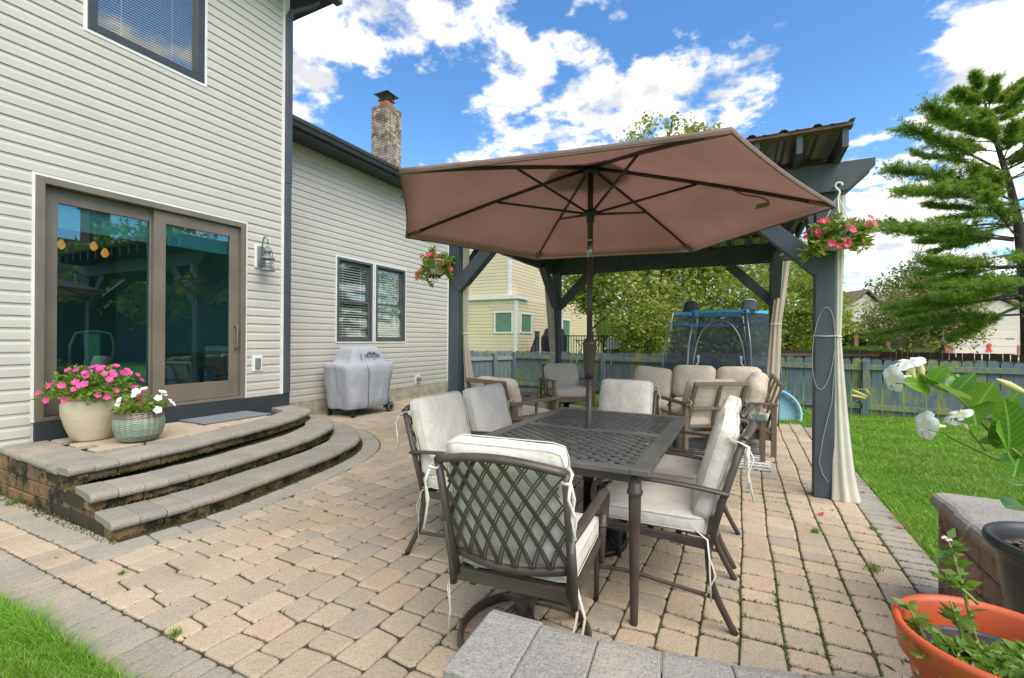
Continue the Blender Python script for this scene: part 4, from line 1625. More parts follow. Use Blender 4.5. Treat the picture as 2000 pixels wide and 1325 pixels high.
def dining_chair(label, group, swivel=False, seed=1):
    t = thing('swivel_chair' if swivel else 'dining_chair', label, 'chair', (0, 0, 0), 0, group)
    m, cm = M['bronze'], M['cushion']
    kw = dict(world=False)
    B0, B1 = Vector((0, -.265, .385)), Vector((0, -.40, .86))          # line of the back
    bd = (B1 - B0).normalized()
    bn = Vector((1, 0, 0)).cross(bd) * -1                                   # towards the sitter
    if bn.y < 0:
        bn = -bn
    # back frame: uprights, arched top rail, bowed bottom rail
    top = [(-.275 + .55 * k / 12, B1.y - .045 * math.sin(math.pi * k / 12), B1.z + .035 * math.sin(math.pi * k / 12)) for k in range(13)]
    mb = MB()
    mb.tube(top, .017, 8, flat=(1.2, .9))
    for s in (-1, 1):
        mb.tube([(s * .255, B0.y, B0.z - (.02 if not swivel else .0)), (s * .268, (B0.y * .6 + B1.y * .4), B0.z * .6 + B1.z * .4), (s * .272, B1.y - .002, B1.z + .003)], .0165, 8)
    low = [(-.257 + .514 * k / 10, B0.y - .015 - .03 * math.sin(math.pi * k / 10), B0.z + .095 - .02 * math.sin(math.pi * k / 10)) for k in range(11)]
    mb.tube(low, .013, 6, flat=(.8, 1.3))
    mb.build('back_frame', m, t, **kw)
    # lattice of paired bars
    mb = MB()

    def on_back(u, v):
        """u across, v 0..1 up the back"""
        y = B0.y - .015 + (B1.y - B0.y + .015) * v - (.03 + .015 * v) * math.cos(u / .27 * math.pi / 2)
        return Vector((u, y, B0.z + .095 - .018 * (1 - v) * math.cos(u / .27 * math.pi / 2) + (B1.z + .005 - B0.z - .095) * v + .03 * v * math.cos(u / .27 * math.pi / 2)))
    for k in range(-3, 11):
        u0 = -.2555 + .073 * k
        for s in (-1, 1):
            for off in (-.0062, .0062):
                pts = []
                for j in range(13):
                    v = j / 12
                    u = u0 + off + s * .25 * (v ** 1.35)
                    if abs(u) <= .262:
                        pts.append(on_back(u, v) + Vector((0, .002 * s, 0)))
                    elif pts:
                        break
                if len(pts) > 2:
                    mb.tube(pts, .0046, 4)
    o = mb.build('lattice', m, t, **kw); o['kind'] = 'stuff'
    # seat frame
    mb = MB()
    for s in (-1, 1):
        mb.beam((s * .262, -.27, .375), (s * .262, .26, .385), .022, .035)
    mb.beam((-.262, .255, .385), (.262, .255, .385), .022, .035); mb.beam((-.262, -.262, .382), (.262, -.262, .382), .022, .05)
    for y in (-.13, 0, .13):
        mb.beam((-.25, y, .385), (.25, y, .385), .03, .006)
    mb.build('seat_frame', m, t, bevel=.003, **kw)
    # arms and legs
    for s in (-1, 1):
        mb = MB()
        arm = [(s * .275, -.345, .615), (s * .295, -.2, .635), (s * .305, 0, .645), (s * .30, .16, .635), (s * .292, .245, .60), (s * .285, .268, .54), (s * .28, .262, .48)]
        mb.tube(catmull(arm, 5), .024, 8, flat=(1.0, .42))
        mb.build('armrest', m, t, **kw)
        if swivel:
            mb = MB(); mb.tube([(s * .277, -.335, .615), (s * .275, -.285, .44), (s * .273, -.272, .345)], [.014, .016, .0165], 8); mb.build('arm_post', m, t, **kw)
            mb = MB(); mb.tube([(s * .282, .255, .50), (s * .275, .245, .42), (s * .272, .242, .28)], [.016, .019, .016], 10); mb.lathe([(.02, .445), (.024, .452), (.02, .46)], 12, (s * .277, .248, 0)); mb.build('arm_post', m, t, **kw)
        else:
            mb = MB(); mb.tube([(s * .28, .258, .50), (s * .272, .25, .36), (s * .27, .25, .18), (s * .27, .252, 0)], [.0155, .016, .0145, .0125], 10)
            mb.lathe([(.017, .425), (.022, .432), (.022, .44), (.017, .447)], 12, (s * .276, .254, 0)); mb.lathe([(.016, .475), (.022, .485), (.018, .50), (.008, .508)], 12, (s * .279, .257, 0))
            mb.build('leg', m, t, **kw)
            mb = MB(); mb.tube(catmull([(s * .258, -.268, .42), (s * .262, -.262, .33), (s * .268, -.285, .18), (s * .275, -.375, 0)], 5), .0155, 8); mb.build('leg', m, t, **kw)
            mb = MB(); mb.tube(catmull([(s * .27, .25, .165), (s * .262, .10, .172), (s * .262, -.1, .155), (s * .27, -.305, .14)], 5), .0095, 8); mb.build('stretcher', m, t, **kw)
    if swivel:
        mb = MB(); mb.beam((-.26, .24, .335), (.26, .24, .335), .02, .03)
        for s in (-1, 1):
            mb.beam((s * .2, -.24, .345), (s * .2, .24, .345), .03, .03)
        mb.beam((-.2, 0, .325), (.2, 0, .325), .2, .012)
        mb.build('underframe', m, t, bevel=.003, **kw)
        mb = MB(); mb.lathe([(.045, .10), (.05, .14), (.065, .17), (.075, .20), (.075, .215), (.045, .23), (.04, .32)], 18, (-.06, .03, 0)); mb.build('swivel_post', m, t, **kw)
        mb = MB(); mb.tube([(-.06 + .315 * math.cos(a), .03 + .29 * math.sin(a), .02) for a in np.linspace(0, 2 * math.pi, 41)], .019, 8, caps=False, flat=(.8, 1.2)); mb.build('base_ring', m, t, **kw)
        for k in range(4):
            a = k * math.pi / 2 + .785
            mb = MB(); mb.tube([(-.06 + .02 * math.cos(a), .03 + .02 * math.sin(a), .15), (-.06 + .12 * math.cos(a), .03 + .12 * math.sin(a), .11), (-.06 + .30 * math.cos(a), .03 + .285 * math.sin(a), .03)], .013, 8); mb.build('spoke', m, t, **kw)
    # cushions
    mb = cushion(.262, .262, .05, .035, puff=.35, wob=.004, seed=seed)
    xf(mb, Matrix.Translation((0, .01, .448)))
    mb.build('seat_cushion', cm, t, **kw)
    mb = cushion(.258, .238, .05, .036, puff=.30, wob=.0045, seed=seed + 5)
    o0 = B0 + bd * .312 + bn * .064
    xf(mb, frame_mat(o0, (1, 0, 0), bd))
    mb.build('back_cushion', cm, t, **kw)
    for ofs, (ha_, hb_), mt in ((.030, (.2585, .2385), frame_mat(o0, (1, 0, 0), bd)), (-.030, (.2585, .2385), frame_mat(o0, (1, 0, 0), bd)), (.030, (.2625, .2625), Matrix.Translation((0, .01, .448))), (-.028, (.2625, .2625), Matrix.Translation((0, .01, .448)))):
        rr_ = []
        for k in range(49):
            an = 2 * math.pi * k / 48
            e_ = (abs(math.cos(an)) ** 14 + abs(math.sin(an)) ** 14) ** (-1 / 14)
            rr_.append(mt @ Vector((math.cos(an) * e_ * ha_, math.sin(an) * e_ * hb_, ofs)))
        mb = MB(); mb.tube(rr_, .0022, 5, caps=False); mb.build('piping', cm, t, **kw)
    # ties at the back corners
    rg = random.Random(seed)
    for s in (-1, 1):
        c = B1 + Vector((s * .275, .0, -.01))
        mb = ribbon([c + Vector((-s * .01, .06, .015)), c + Vector((s * .018, .015, .005)), c + Vector((s * .02, -.028, -.015)), c + Vector((-s * .01, -.02, -.02)), c + Vector((-s * .015, .05, 0))], .013)
        for q in range(2):
            d = rg.uniform(-.015, .015)
            mb.tube([c + Vector((s * .02, -.02, -.012)), c + Vector((s * (.035 + d), -.035 + d, -.06)), c + Vector((s * (.03 - d), -.02, -.13)), c + Vector((s * (.04 + d), -.03 - d, -.19 - .05 * q))], .006, 6, flat=(1, .3))
        mb.build('tie', cm, t, **kw)
        c = Vector((s * .272, -.25, .40))
        mb = MB()
        for q in range(2):
            d = rg.uniform(-.02, .02)
            mb.tube([c + Vector((-s * .02, .05, .03)), c + Vector((s * .012, -.01, .0)), c + Vector((s * (.03 + d), -.02, -.08)), c + Vector((s * (.015 + d), -.03 + d, -.16)), c + Vector((s * (.03 - d), -.02 - d, -.24 - .03 * q))], .006, 6, flat=(1, .3))
        mb.build('tie', cm, t, **kw)
    return t


DG = 'dining chairs round the metal table'
c1 = dining_chair('bronze swivel chair with woven lattice back, nearest, its back to the viewer', DG, True, 3)
c1.scale = (.885, 1, 1); c1.location = (-.79, 1.81, 0); c1.rotation_euler = (0, 0, R(5))
c5 = dining_chair('bronze dining chair with white cushions tucked in at the near right side of the table', DG, False, 8)
c5.scale = (.95, 1, 1); c5.location = (-.40, 2.52, 0); c5.rotation_euler = (0, 0, R(91))
copy_thing(c5, (-.40, 3.20, 0), R(88), 'bronze dining chair at the far right side of the table, partly behind the near one', DG)
copy_thing(c5, (-1.43, 2.47, 0), R(-90), 'bronze dining chair with white cushions at the near left side of the table', DG)
copy_thing(c5, (-1.45, 3.09, 0), R(-93), 'bronze dining chair at the far left side of the table, before the beige curtain', DG)
copy_thing(c1, (-.945, 3.86, 0), R(178), 'cushioned chair at the far end of the table facing the viewer', DG)

# ------------------------------------------------------------------ table
TX0, TX1, TY0, TY1, TZT = -1.385, -.36, 2.06, 3.68, .728
tb = thing('dining_table', 'rectangular dark metal table with a woven lattice top', 'table', ((TX0 + TX1) / 2, (TY0 + TY1) / 2, 0))
mb = MB()
w = .085
mb.box(TX0, TX0 + w, TY0, TY1, TZT - .028, TZT); mb.box(TX1 - w, TX1, TY0, TY1, TZT - .028, TZT)
mb.box(TX0 + w, TX1 - w, TY0, TY0 + .06, TZT - .028, TZT - .001); mb.box(TX0 + w, TX1 - w, TY1 - .06, TY1, TZT - .028, TZT - .001)
ym = (TY0 + TY1) / 2 + .02
mb.box(TX0 + w, TX1 - w, ym - .04, ym + .04, TZT - .028, TZT - .001)
M['table_metal'] = simple('table_metal', (108, 106, 103), .34, (92, 90, 88), 6, bump=.1, bscale=160, bdist=.001)
mb.build('frame', M['table_metal'], tb, bevel=.005)


def clip_seg(p, d, x0, x1, y0, y1):
    t0, t1 = -9.0, 9.0
    for k, (lo, hi) in enumerate(((x0, x1), (y0, y1))):
        if abs(d[k]) < 1e-9:
            continue
        a, b = (lo - p[k]) / d[k], (hi - p[k]) / d[k]
        t0, t1 = max(t0, min(a, b)), min(t1, max(a, b))
    return (t0, t1) if t1 > t0 + .01 else None


for (ya, yb) in ((TY0 + .06, ym - .04), (ym + .04, TY1 - .06)):
    mb = MB()
    for fam, dr in enumerate(((.78, .63), (-.78, .63))):
        nrm = (-dr[1], dr[0])
        for k in range(-40, 60):
            for o in (-.0085, .0085):
                s = k * .060 + o
                p = (TX0 + w + nrm[0] * s, ya + nrm[1] * s)
                r = clip_seg(p, dr, TX0 + w, TX1 - w, ya, yb)
                if not r:
                    continue
                a = (p[0] + dr[0] * r[0], p[1] + dr[1] * r[0], TZT - .012 + fam * .004)
                b = (p[0] + dr[0] * r[1], p[1] + dr[1] * r[1], TZT - .012 + fam * .004)
                mb.beam(a, b, .0118, .005)
    o = mb.build('lattice_panel', M['table_metal'], tb); o['kind'] = 'stuff'
for x in (TX0 + .075, TX1 - .075):
    for y in (TY0 + .075, TY1 - .075):
        mb = MB(); mb.lathe([(.016, 0), (.018, .01), (.024, .35), (.029, .58), (.029, .59), (.036, .60), (.036, .612), (.030, .62), (.030, .70)], 16, (x, y, 0)); mb.build('leg', M['bronze'], tb)
mb = MB()
mb.box(TX0 + .05, TX0 + .075, TY0 + .05, TY1 - .05, TZT - .075, TZT - .03); mb.box(TX1 - .075, TX1 - .05, TY0 + .05, TY1 - .05, TZT - .075, TZT - .03)
mb.box(TX0 + .075, TX1 - .075, TY0 + .05, TY0 + .075, TZT - .075, TZT - .03); mb.box(TX0 + .075, TX1 - .075, TY1 - .075, TY1 - .05, TZT - .075, TZT - .03)
mb.build('apron', M['bronze'], tb)

# ------------------------------------------------------------------ market umbrella
UX, UY = -.885, 2.89
UR, ZR, ZT = 1.36, 2.065, 2.425
um = thing('patio_umbrella', 'large six sided taupe umbrella standing through the metal table', 'umbrella', (UX, UY, 0))
# directions of the six rib tips
t6 = math.atan2(1.0, .30)
tips = []
for px, py in ((790, 318), (803, 465), (1060, 513), (1350, 500), (1620, 405), (1423, 232)):
    d = Vector(pixdir(px, py))
    s = (ZR - CAMZ) / (-(py - 662.5 - (px - 1000) * .007) / 900.0)
    q = Vector((d.x, d.y, 0)) * s
    tips.append(math.atan2(q.y - UY, q.x - UX))
base_a = np.mean([(a + k * math.pi / 3) % (2 * math.pi) for k, a in enumerate(tips)]) if False else None
ref = np.angle(np.mean([np.exp(1j * 6 * a) for a in tips])) / 6
ANG = [ref + k * math.pi / 3 for k in range(6)]


def rib_z(f):
    """height of the canopy along a rib, f = 0 centre .. 1 tip"""
    return ZT - (ZT - ZR) * (f * .86 + .14 * f * f)


mb = MB()
nr, ns = 12, 12
for k in range(6):
    a0, a1 = ANG[k], ANG[k] + math.pi / 3
    e0, e1 = np.array((math.cos(a0), math.sin(a0))), np.array((math.cos(a1), math.sin(a1)))
    rows = []
    for i in range(nr + 1):
        f = .03 + .97 * i / nr
        row = []
        for j in range(ns + 1):
            s = j / ns
            p = (e0 * (1 - s) + e1 * s) * UR * f
            sag = 4 * s * (1 - s)
            p = p * (1 - .016 * sag * f ** 3)
            z = rib_z(f) - .055 * sag * f * (1 - f * .75) + .012 * sag * f ** 4
            row.append((UX + p[0], UY + p[1], z))
        rows.append(row)
    # small turned hem
    row = []
    for (x, y, z) in rows[-1]:
        row.append((x, y, z - .022))
    rows.append(row)
    mb.grid(rows)
weld(mb, 1e-4)
mb.v = [(x, y, z + .0035 * math.sin(34 * math.hypot(x - UX, y - UY) + 5 * math.atan2(y - UY, x - UX)) * math.sin(9 * math.atan2(y - UY, x - UX)) if z > ZR + .02 else z) for x, y, z in mb.v]
mb.build('canopy', M['canopy'], um, solid=.0012)
M['hem'] = fabric('canopy_hem', (112, 92, 84), (98, 80, 73))
hem = MB()
for k in range(6):
    a0, a1 = ANG[k], ANG[k] + math.pi / 3
    e0, e1 = np.array((math.cos(a0), math.sin(a0))), np.array((math.cos(a1), math.sin(a1)))
    pts_ = []
    for s in np.linspace(0, 1, 13):
        sag = 4 * s * (1 - s); p = (e0 * (1 - s) + e1 * s) * UR * (1 - .016 * sag)
        pts_.append((UX + p[0], UY + p[1], rib_z(1) - .055 * sag * .25 + .012 * sag - .022))
    hem.tube(pts_, .0045, 5)
hem.build('hem', M['hem'], um)['kind'] = 'stuff'
mb = MB()
rows = []
for f, zz2 in ((.02, ZT + .045), (.12, ZT + .01), (.2, ZT - .03)):
    rows.append([(UX + math.cos(ref + a) * UR * f, UY + math.sin(ref + a) * UR * f, zz2) for a in np.linspace(0, 2 * math.pi, 24, endpoint=False)])
mb.grid(rows, closed=True); mb.build('vent_cap', M['canopy'], um, solid=.0012)
mb = MB(); mb.lathe([(.0, ZT + .085), (.016, ZT + .08), (.02, ZT + .065), (.012, ZT + .04)], 12, (UX, UY, 0)); mb.build('finial', M['bronze'], um)
M['brown_pole'] = simple('brown_pole', (66, 40, 34), .35, (56, 34, 30), 8)
M['grey_pole'] = simple('bronze_pole', (70, 60, 52), .4, (60, 51, 45), 8)
mb = MB(); mb.tube([(UX, UY, 1.87), (UX, UY, ZT + .06)], .0185, 14); mb.build('upper_pole', M['brown_pole'], um)
mb = MB(); mb.tube([(UX, UY, 1.83), (UX, UY, 1.925)], .0195, 14); mb.tube([(UX, UY, 1.935), (UX, UY, 1.95)], .0195, 14); mb.build('tilt_joint', M['steel'], um)
mb = MB(); mb.tube([(UX, UY, 1.26), (UX, UY, 1.83)], .0185, 14); mb.tube([(UX, UY, .08), (UX, UY, 1.2)], .0225, 14); mb.build('lower_pole', M['grey_pole'], um)
mb = MB(); mb.lathe([(.018, 1.315), (.022, 1.312), (.045, 1.28), (.046, 1.272), (.043, 1.26), (.033, 1.09), (.030, 1.05), (.0, 1.05)], 18, (UX, UY, 0)); mb.build('crank_sleeve', M['grey_pole'], um)
ZRUN = 2.10
mb = MB(); mb.lathe([(.02, ZRUN - .05), (.026, ZRUN - .04), (.026, ZRUN), (.045, ZRUN + .005), (.045, ZRUN + .03), (.022, ZRUN + .035)], 16, (UX, UY, 0)); mb.build('runner', M['black'], um)
mb = MB(); mb.lathe([(.02, ZT - .06), (.05, ZT - .05), (.05, ZT - .02), (.03, ZT)], 16, (UX, UY, 0)); mb.build('hub', M['black'], um)
M['rib'] = simple('rib_metal', (46, 34, 32), .4)
for a in ANG:
    c, s = math.cos(a), math.sin(a)
    mb = MB(); mb.tube([(UX + c * UR * f, UY + s * UR * f, rib_z(f) - .016) for f in (.03, .25, .5, .75, .985)], .0095, 6, flat=(.8, 1.25)); mb.build('rib', M['rib'], um)
    f = .47
    mb = MB(); mb.tube([(UX + c * .04, UY + s * .04, ZRUN + .018), (UX + c * UR * f, UY + s * UR * f, rib_z(f) - .026)], .0085, 6); mb.build('strut', M['rib'], um)
    n2 = (-s, c)
    mb = MB()
    p0 = Vector((UX + c * UR * .90, UY + s * UR * .90, rib_z(.9) - .03)); p1 = Vector((UX + c * UR * .995, UY + s * UR * .995, rib_z(.995) - .022))
    mb.grid([[tuple(p0 + Vector((n2[0], n2[1], 0)) * .035 + Vector((0, 0, .012))), tuple(p0), tuple(p0 - Vector((n2[0], n2[1], 0)) * .035 + Vector((0, 0, .012)))],
             [tuple(p1 + Vector((n2[0], n2[1], 0)) * .008), tuple(p1 - Vector((0, 0, .006))), tuple(p1 - Vector((n2[0], n2[1], 0)) * .008)]])
    mb.build('rib_pocket', M['canopy'], um, solid=.002)
# velcro strap hanging by the right hand rib
a = min(ANG, key=lambda q: abs(((q - tips[4]) + math.pi) % (2 * math.pi) - math.pi))
c, s = math.cos(a), math.sin(a)
q = [Vector((UX + c * UR * f, UY + s * UR * f, rib_z(f) - dz)) for f, dz in ((.60, .02), (.66, .05), (.72, .055), (.75, .085), (.70, .12))]
q = [p + Vector((s, -c, 0)) * o for p, o in zip(q, (0, .02, .04, .05, .06))]
mb = MB(); mb.tube(catmull(q, 4), .022, 6, flat=(1, .12)); mb.build('strap', M['canopy'], um)
ub = thing('umbrella_base', 'round black cast base of the umbrella under the table', 'umbrella base', (UX, UY, 0))
mb = MB(); mb.lathe([(.245, 0), (.25, .012), (.248, .03), (.225, .042), (.21, .04), (.19, .048), (.12, .06), (.06, .085), (.04, .10)], 36, (UX, UY, 0)); mb.build('disc', M['black_metal'], ub)
mb = MB()
for k in range(16):
    a = k * math.pi / 8
    mb.tube([(UX + .09 * math.cos(a), UY + .09 * math.sin(a), .072), (UX + .15 * math.cos(a + .2), UY + .15 * math.sin(a + .2), .058), (UX + .20 * math.cos(a), UY + .20 * math.sin(a), .047)], .008, 5)
o = mb.build('relief', M['black_metal'], ub); o['kind'] = 'stuff'
mb = MB(); mb.lathe([(.035, .08), (.033, .40), (.038, .405), (.038, .43), (.03, .435)], 16, (UX, UY, 0)); mb.tube([(UX + .03, UY - .01, .36), (UX + .075, UY - .025, .36)], .008, 6); mb.lathe([(.0, .34), (.02, .345), (.02, .375), (0, .38)], 10, (UX + .085, UY - .028, 0)); mb.build('stem', M['black_metal'], ub)


# ------------------------------------------------------------------ lounge furniture of weathered wood (faces local +Y)
def lounge_chair(label, group, seed=1, swivel=False):
    t = thing('lounge_chair', label, 'armchair', (0, 0, 0), 0, group)
    m, cm = M['teak'], M['lounge_cushion']
    kw = dict(world=False)
    W, D = .36, .36
    for s in (-1, 1):
        x = s * W
        for y in (-D, D):
            mb = MB(); mb.box(x - .022, x + .022, y - .03, y + .03, 0.0 if not swivel else .16, .575); mb.build('leg', m, t, bevel=.004, **kw)
        mb = MB(); mb.beam((x, -D - .06, .59), (x, D + .05, .60), .062, .03); mb.build('armrest', m, t, bevel=.004, **kw)
        mb = MB(); mb.beam((x, -D + .03, .28), (x, D - .03, .28), .03, .07); mb.build('side_rail', m, t, bevel=.003, **kw)
        mb = MB(); mb.beam((x, -D + .03, .44), (x, D - .03, .44), .02, .025); mb.build('side_bar', m, t, bevel=.002, **kw)
        mb = MB(); mb.beam((x, .0, .315), (x, .0, .575), .025, .02, up=(0, 1, 0)); mb.build('side_slat', m, t, **kw)
    mb = MB(); mb.beam((-W + .02, D - .01, .28), (W - .02, D - .01, .28), .03, .08); mb.build('front_rail', m, t, bevel=.003, **kw)
    mb = MB(); mb.beam((-W + .02, -D + .01, .25), (W - .02, -D + .01, .25), .03, .06); mb.build('back_rail', m, t, bevel=.003, **kw)
    b0, b1 = Vector((0, -.27, .28)), Vector((0, -.47, .83))
    bd = (b1 - b0).normalized()
    for s in (-1, 1):
        mb = MB(); mb.beam(b0 + Vector((s * .30, 0, 0)), b1 + Vector((s * .30, 0, 0)), .04, .028, up=(0, -1, .3)); mb.build('back_upright', m, t, bevel=.003, **kw)
    for f, h in ((.985, .045), (.48, .04), (.10, .04)):
        p = b0 + (b1 - b0) * f
        mb = MB(); mb.beam(p + Vector((-.28 if f < .9 else -.32, 0, 0)), p + Vector((.28 if f < .9 else .32, 0, 0)), h, .026, up=Vector((0, -1, .3))); mb.build('back_bar', m, t, bevel=.003, **kw)
    mb = MB(); mb.beam(b0 + bd * .06, b1 - bd * .02, .035, .02, up=(0, -1, .3)); mb.build('back_slat', m, t, bevel=.003, **kw)
    if swivel:
        mb = MB(); mb.lathe([(.26, .0), (.26, .02), (.05, .05), (.05, .16), (.2, .2), (.2, .24)], 24); mb.build('swivel_base', M['black_metal'], t, **kw)
    mb = cushion(.325, .33, .085, .06, puff=.25, wob=.004, seed=seed); xf(mb, Matrix.Translation((0, .03, .385))); mb.build('seat_cushion', cm, t, **kw)
    mb = cushion(.32, .245, .095, .07, puff=.35, wob=.007, seed=seed + 3, corner=-.04)
    nrm = Vector((0, bd.z, -bd.y))
    xf(mb, frame_mat(b0 + bd * .315 + nrm * .135, (1, 0, 0), bd)); mb.build('back_cushion', cm, t, **kw)
    mb = MB()
    for s in (-1, 1):
        c = b0 + bd * .38 + Vector((s * .30, 0, 0))
        mb = ribbon([c + Vector((-s * .01, .09, .02)), c + Vector((s * .035, .03, .01)), c + Vector((s * .03, -.03, -.01)), c + Vector((s * .045, -.03, -.07))], .014); mb.build('tie', cm, t, **kw)
    return t


LG = 'lounge armchairs under the pergola'
l1 = lounge_chair('weathered wood lounge chair seen from behind by the near left post', LG, 4)
l1.location = (-2.44, 4.93, 0); l1.rotation_euler = (0, 0, R(-17))
copy_thing(l1, (-.47, 5.93, 0), R(35), 'wooden lounge chair showing its slatted back to the right of the dining table', LG)
l2 = lounge_chair('wooden swivel lounge chair facing the viewer by the far left post', LG, 9, True)
l2.location = (-2.78, 7.72, 0); l2.rotation_euler = (0, 0, R(220))

# sectional sofa
so = thing('sectional_sofa', 'L shaped wooden sofa with beige cushions at the far end of the patio', 'sofa', (-.6, 7.4, 0))
m, cm = M['teak'], M['lounge_cushion']
SX0, SX1, SYB, SYF, SYE = -1.66, .33, 7.86, 7.10, 5.92
mb = MB(); mb.box(SX0, SX1, SYF, SYF + .03, .18, .26); mb.box(SX0, SX0 + .03, SYF + .03, SYB, .18, .26); mb.box(SX0, SX1, SYB - .03, SYB, .18, .26); mb.box(SX1 - .74, SX1 - .71, SYE, SYF, .18, .26); mb.box(SX1 - .03, SX1, SYE, SYB - .03, .18, .26); mb.box(SX1 - .71, SX1 - .03, SYE, SYE + .03, .18, .26)
mb.box(SX0 + .03, SX1 - .03, SYF + .03, SYB - .03, .235, .255); mb.box(SX1 - .71, SX1 - .03, SYE + .03, SYF, .236, .256)
mb.build('seat_frame', m, so)
mb = MB()
for x in np.linspace(SX0 + .04, SX1 - .06, 5):
    mb.beam((x, SYB - .12, .26), (x, SYB + .06, .79), .05, .025, up=(0, 1, 0))
mb.beam((SX0, SYB + .06, .79), (SX1, SYB + .06, .79), .03, .05); mb.beam((SX0, SYB - .03, .5), (SX1, SYB - .03, .5), .025, .05)
mb.build('back_frame', m, so)
mb = MB()
for y in np.linspace(SYE + .05, SYB - .1, 4):
    mb.beam((SX1 - .10, y, .26), (SX1 + .07, y, .79), .05, .025, up=(1, 0, 0))
mb.beam((SX1 + .07, SYE + .02, .79), (SX1 + .07, SYB - .02, .79), .03, .05); mb.beam((SX1 - .02, SYE + .02, .5), (SX1 - .02, SYB - .02, .5), .025, .05)
mb.build('back_frame', m, so)
mb = MB(); mb.beam((SX1 - .74, SYE + .0, .585), (SX1 + .03, SYE + .0, .585), .07, .03); mb.build('armrest', m, so, bevel=.004)
mb = MB(); mb.beam((SX1 - .70, SYE, .30), (SX1, SYE, .30), .025, .05); mb.build('arm_bar', m, so)
mb = MB(); mb.beam((SX0 + .01, SYF + .0, .585), (SX0 + .01, SYB, .585), .07, .03); mb.build('armrest', m, so, bevel=.004)
for x, y, h in ((SX1 - .70, SYE, .57), (SX1 - .01, SYE, .57), (SX0 + .02, SYF + .03, .57), (SX0 + .02, SYB - .03, .57), (SX1 - .73, SYF, .26), (SX1 - .02, SYB - .02, .26)):
    mb = MB(); mb.box(x - .028, x + .028, y - .022, y + .022, 0, h); mb.build('leg', m, so, bevel=.004)
sx = [SX0 + .06, SX0 + .68, SX0 + 1.30]
for k, x in enumerate(sx):
    mb = cushion(.305, .34, .075, .055, puff=.25, wob=.004, seed=30 + k); xf(mb, Matrix.Translation((x + .31, SYF + .36, .335))); mb.build('seat_cushion', cm, so)
mb = cushion(.34, .56, .075, .055, puff=.2, wob=.004, seed=36); xf(mb, Matrix.Translation((SX1 - .36, SYE + .60, .335))); mb.build('seat_cushion', cm, so)
bd = Vector((0, .30, .95)).normalized()
for k, (x, rot, dz, hw) in enumerate(((SX0 + .36, -.10, -.03, .31), (SX0 + .99, .0, .02, .315), (SX0 + 1.62, .02, .02, .31))):
    mb = cushion(hw, .255, .10, .075, puff=.35, wob=.007, seed=40 + k, corner=-.05)
    ex = Vector((math.cos(rot), .0, math.sin(rot)))
    xf(mb, frame_mat((x, SYB - .16, .64 + dz), -ex, Vector((-math.sin(rot) * .9, bd.y, bd.z)))); mb.build('back_cushion', cm, so)
for k, (y, rx_) in enumerate(((7.28, .06), (6.70, .0), (6.22, -.05))):
    mb = cushion(.29, .245, .10, .075, puff=.4, wob=.008, seed=50 + k, corner=-.05)
    xf(mb, frame_mat((SX1 - .17 - .03 * k, y, .63 - .01 * k), (0, -1, rx_), (.32, 0, .95))); mb.build('back_cushion', cm, so)

st = thing('end_table', 'small teal grey topped wooden table in front of the sofa arm', 'table', (.04, 5.74, 0))
M['teal_top'] = wood_mat('teal_table_top', (104, 120, 116), (88, 104, 102), rough=.5)
mb = MB()
for k in range(4):
    mb = MB(); a = -.16 + k * .10; mb.box(a, a + .097, 5.56, 5.93, .44, .465); mb.build('top_board', M['teal_top'], st, bevel=.003)
for x in (-.13, .20):
    for y in (5.585, 5.90):
        mb = MB(); mb.box(x - .025, x + .025, y - .02, y + .02, 0, .44); mb.build('leg', m, st, bevel=.003)
mb = MB(); mb.box(-.105, .175, 5.575, 5.595, .36, .44); mb.box(-.105, .175, 5.89, 5.91, .36, .44); mb.box(-.14, -.12, 5.605, 5.88, .36, .44); mb.box(.19, .21, 5.605, 5.88, .36, .44); mb.build('apron', m, st)

M['tank'] = simple('tank_cover', (142, 133, 121), .7, (126, 118, 108), 9, bump=.2)
tk = thing('drum_table', 'round taupe drum side table with a slot handle beside the swivel lounge chair', 'table', (-3.28, 7.15, 0))
mb = MB(); mb.lathe([(.19, 0), (.195, .02), (.195, .41), (.205, .415), (.21, .43), (.205, .445), (.0, .447)], 32, (-3.28, 7.15, 0)); mb.build('drum', M['tank'], tk)
mb = MB()
hd = Vector((3.28, -7.15, 0)).normalized()
hp = Vector((-3.28, 7.15, .355)) + hd * .19
sx_ = Vector((-hd.y, hd.x, 0))
mb.extrude([(-.045, -.013), (.045, -.013), (.05, 0), (.045, .013), (-.045, .013), (-.05, 0)], sx_, (0, 0, 1), hd, hp, .014); mb.build('handle_slot', M['black'], tk)

n = N('rug_stripes'); n.b.inputs['Roughness'].default_value = .95
sp = n.new('ShaderNodeSeparateXYZ'); n.link(n.pos(), sp.inputs[0])
wv = n.math('SINE', n.math('ADD', n.math('MULTIPLY', sp.outputs[1], 52.0), n.math('MULTIPLY', n.noise(25, 3), 2.0)))
wv2 = n.math('SINE', n.math('MULTIPLY', sp.outputs[1], 11.0))
st_ = n.rng(n.math('ADD', wv, n.math('MULTIPLY', wv2, .8)), -.1, .2)
wv3 = n.rng(n.noise(70, 3, .7, stretch=(.35, 1, 1)), .42, .52)
n.color(n.mix(n.math('MULTIPLY', st_, wv3), lin((206, 202, 192)), lin((48, 48, 50))))
M['rug'] = n.m
tag(link_mesh('rug', MB().box(-2.75, .27, 5.22, 7.3, .004, .012).mesh('rug'), M['rug']), 'black and cream striped outdoor rug under the lounge seats', 'rug')

# ------------------------------------------------------------------ covered grill against the lower wing
gx, gy = -5.93, 5.95
gr = thing('covered_grill', 'smoker grill under a wrinkled grey cover, standing on casters at the wall', 'grill', (gx, gy, 0))


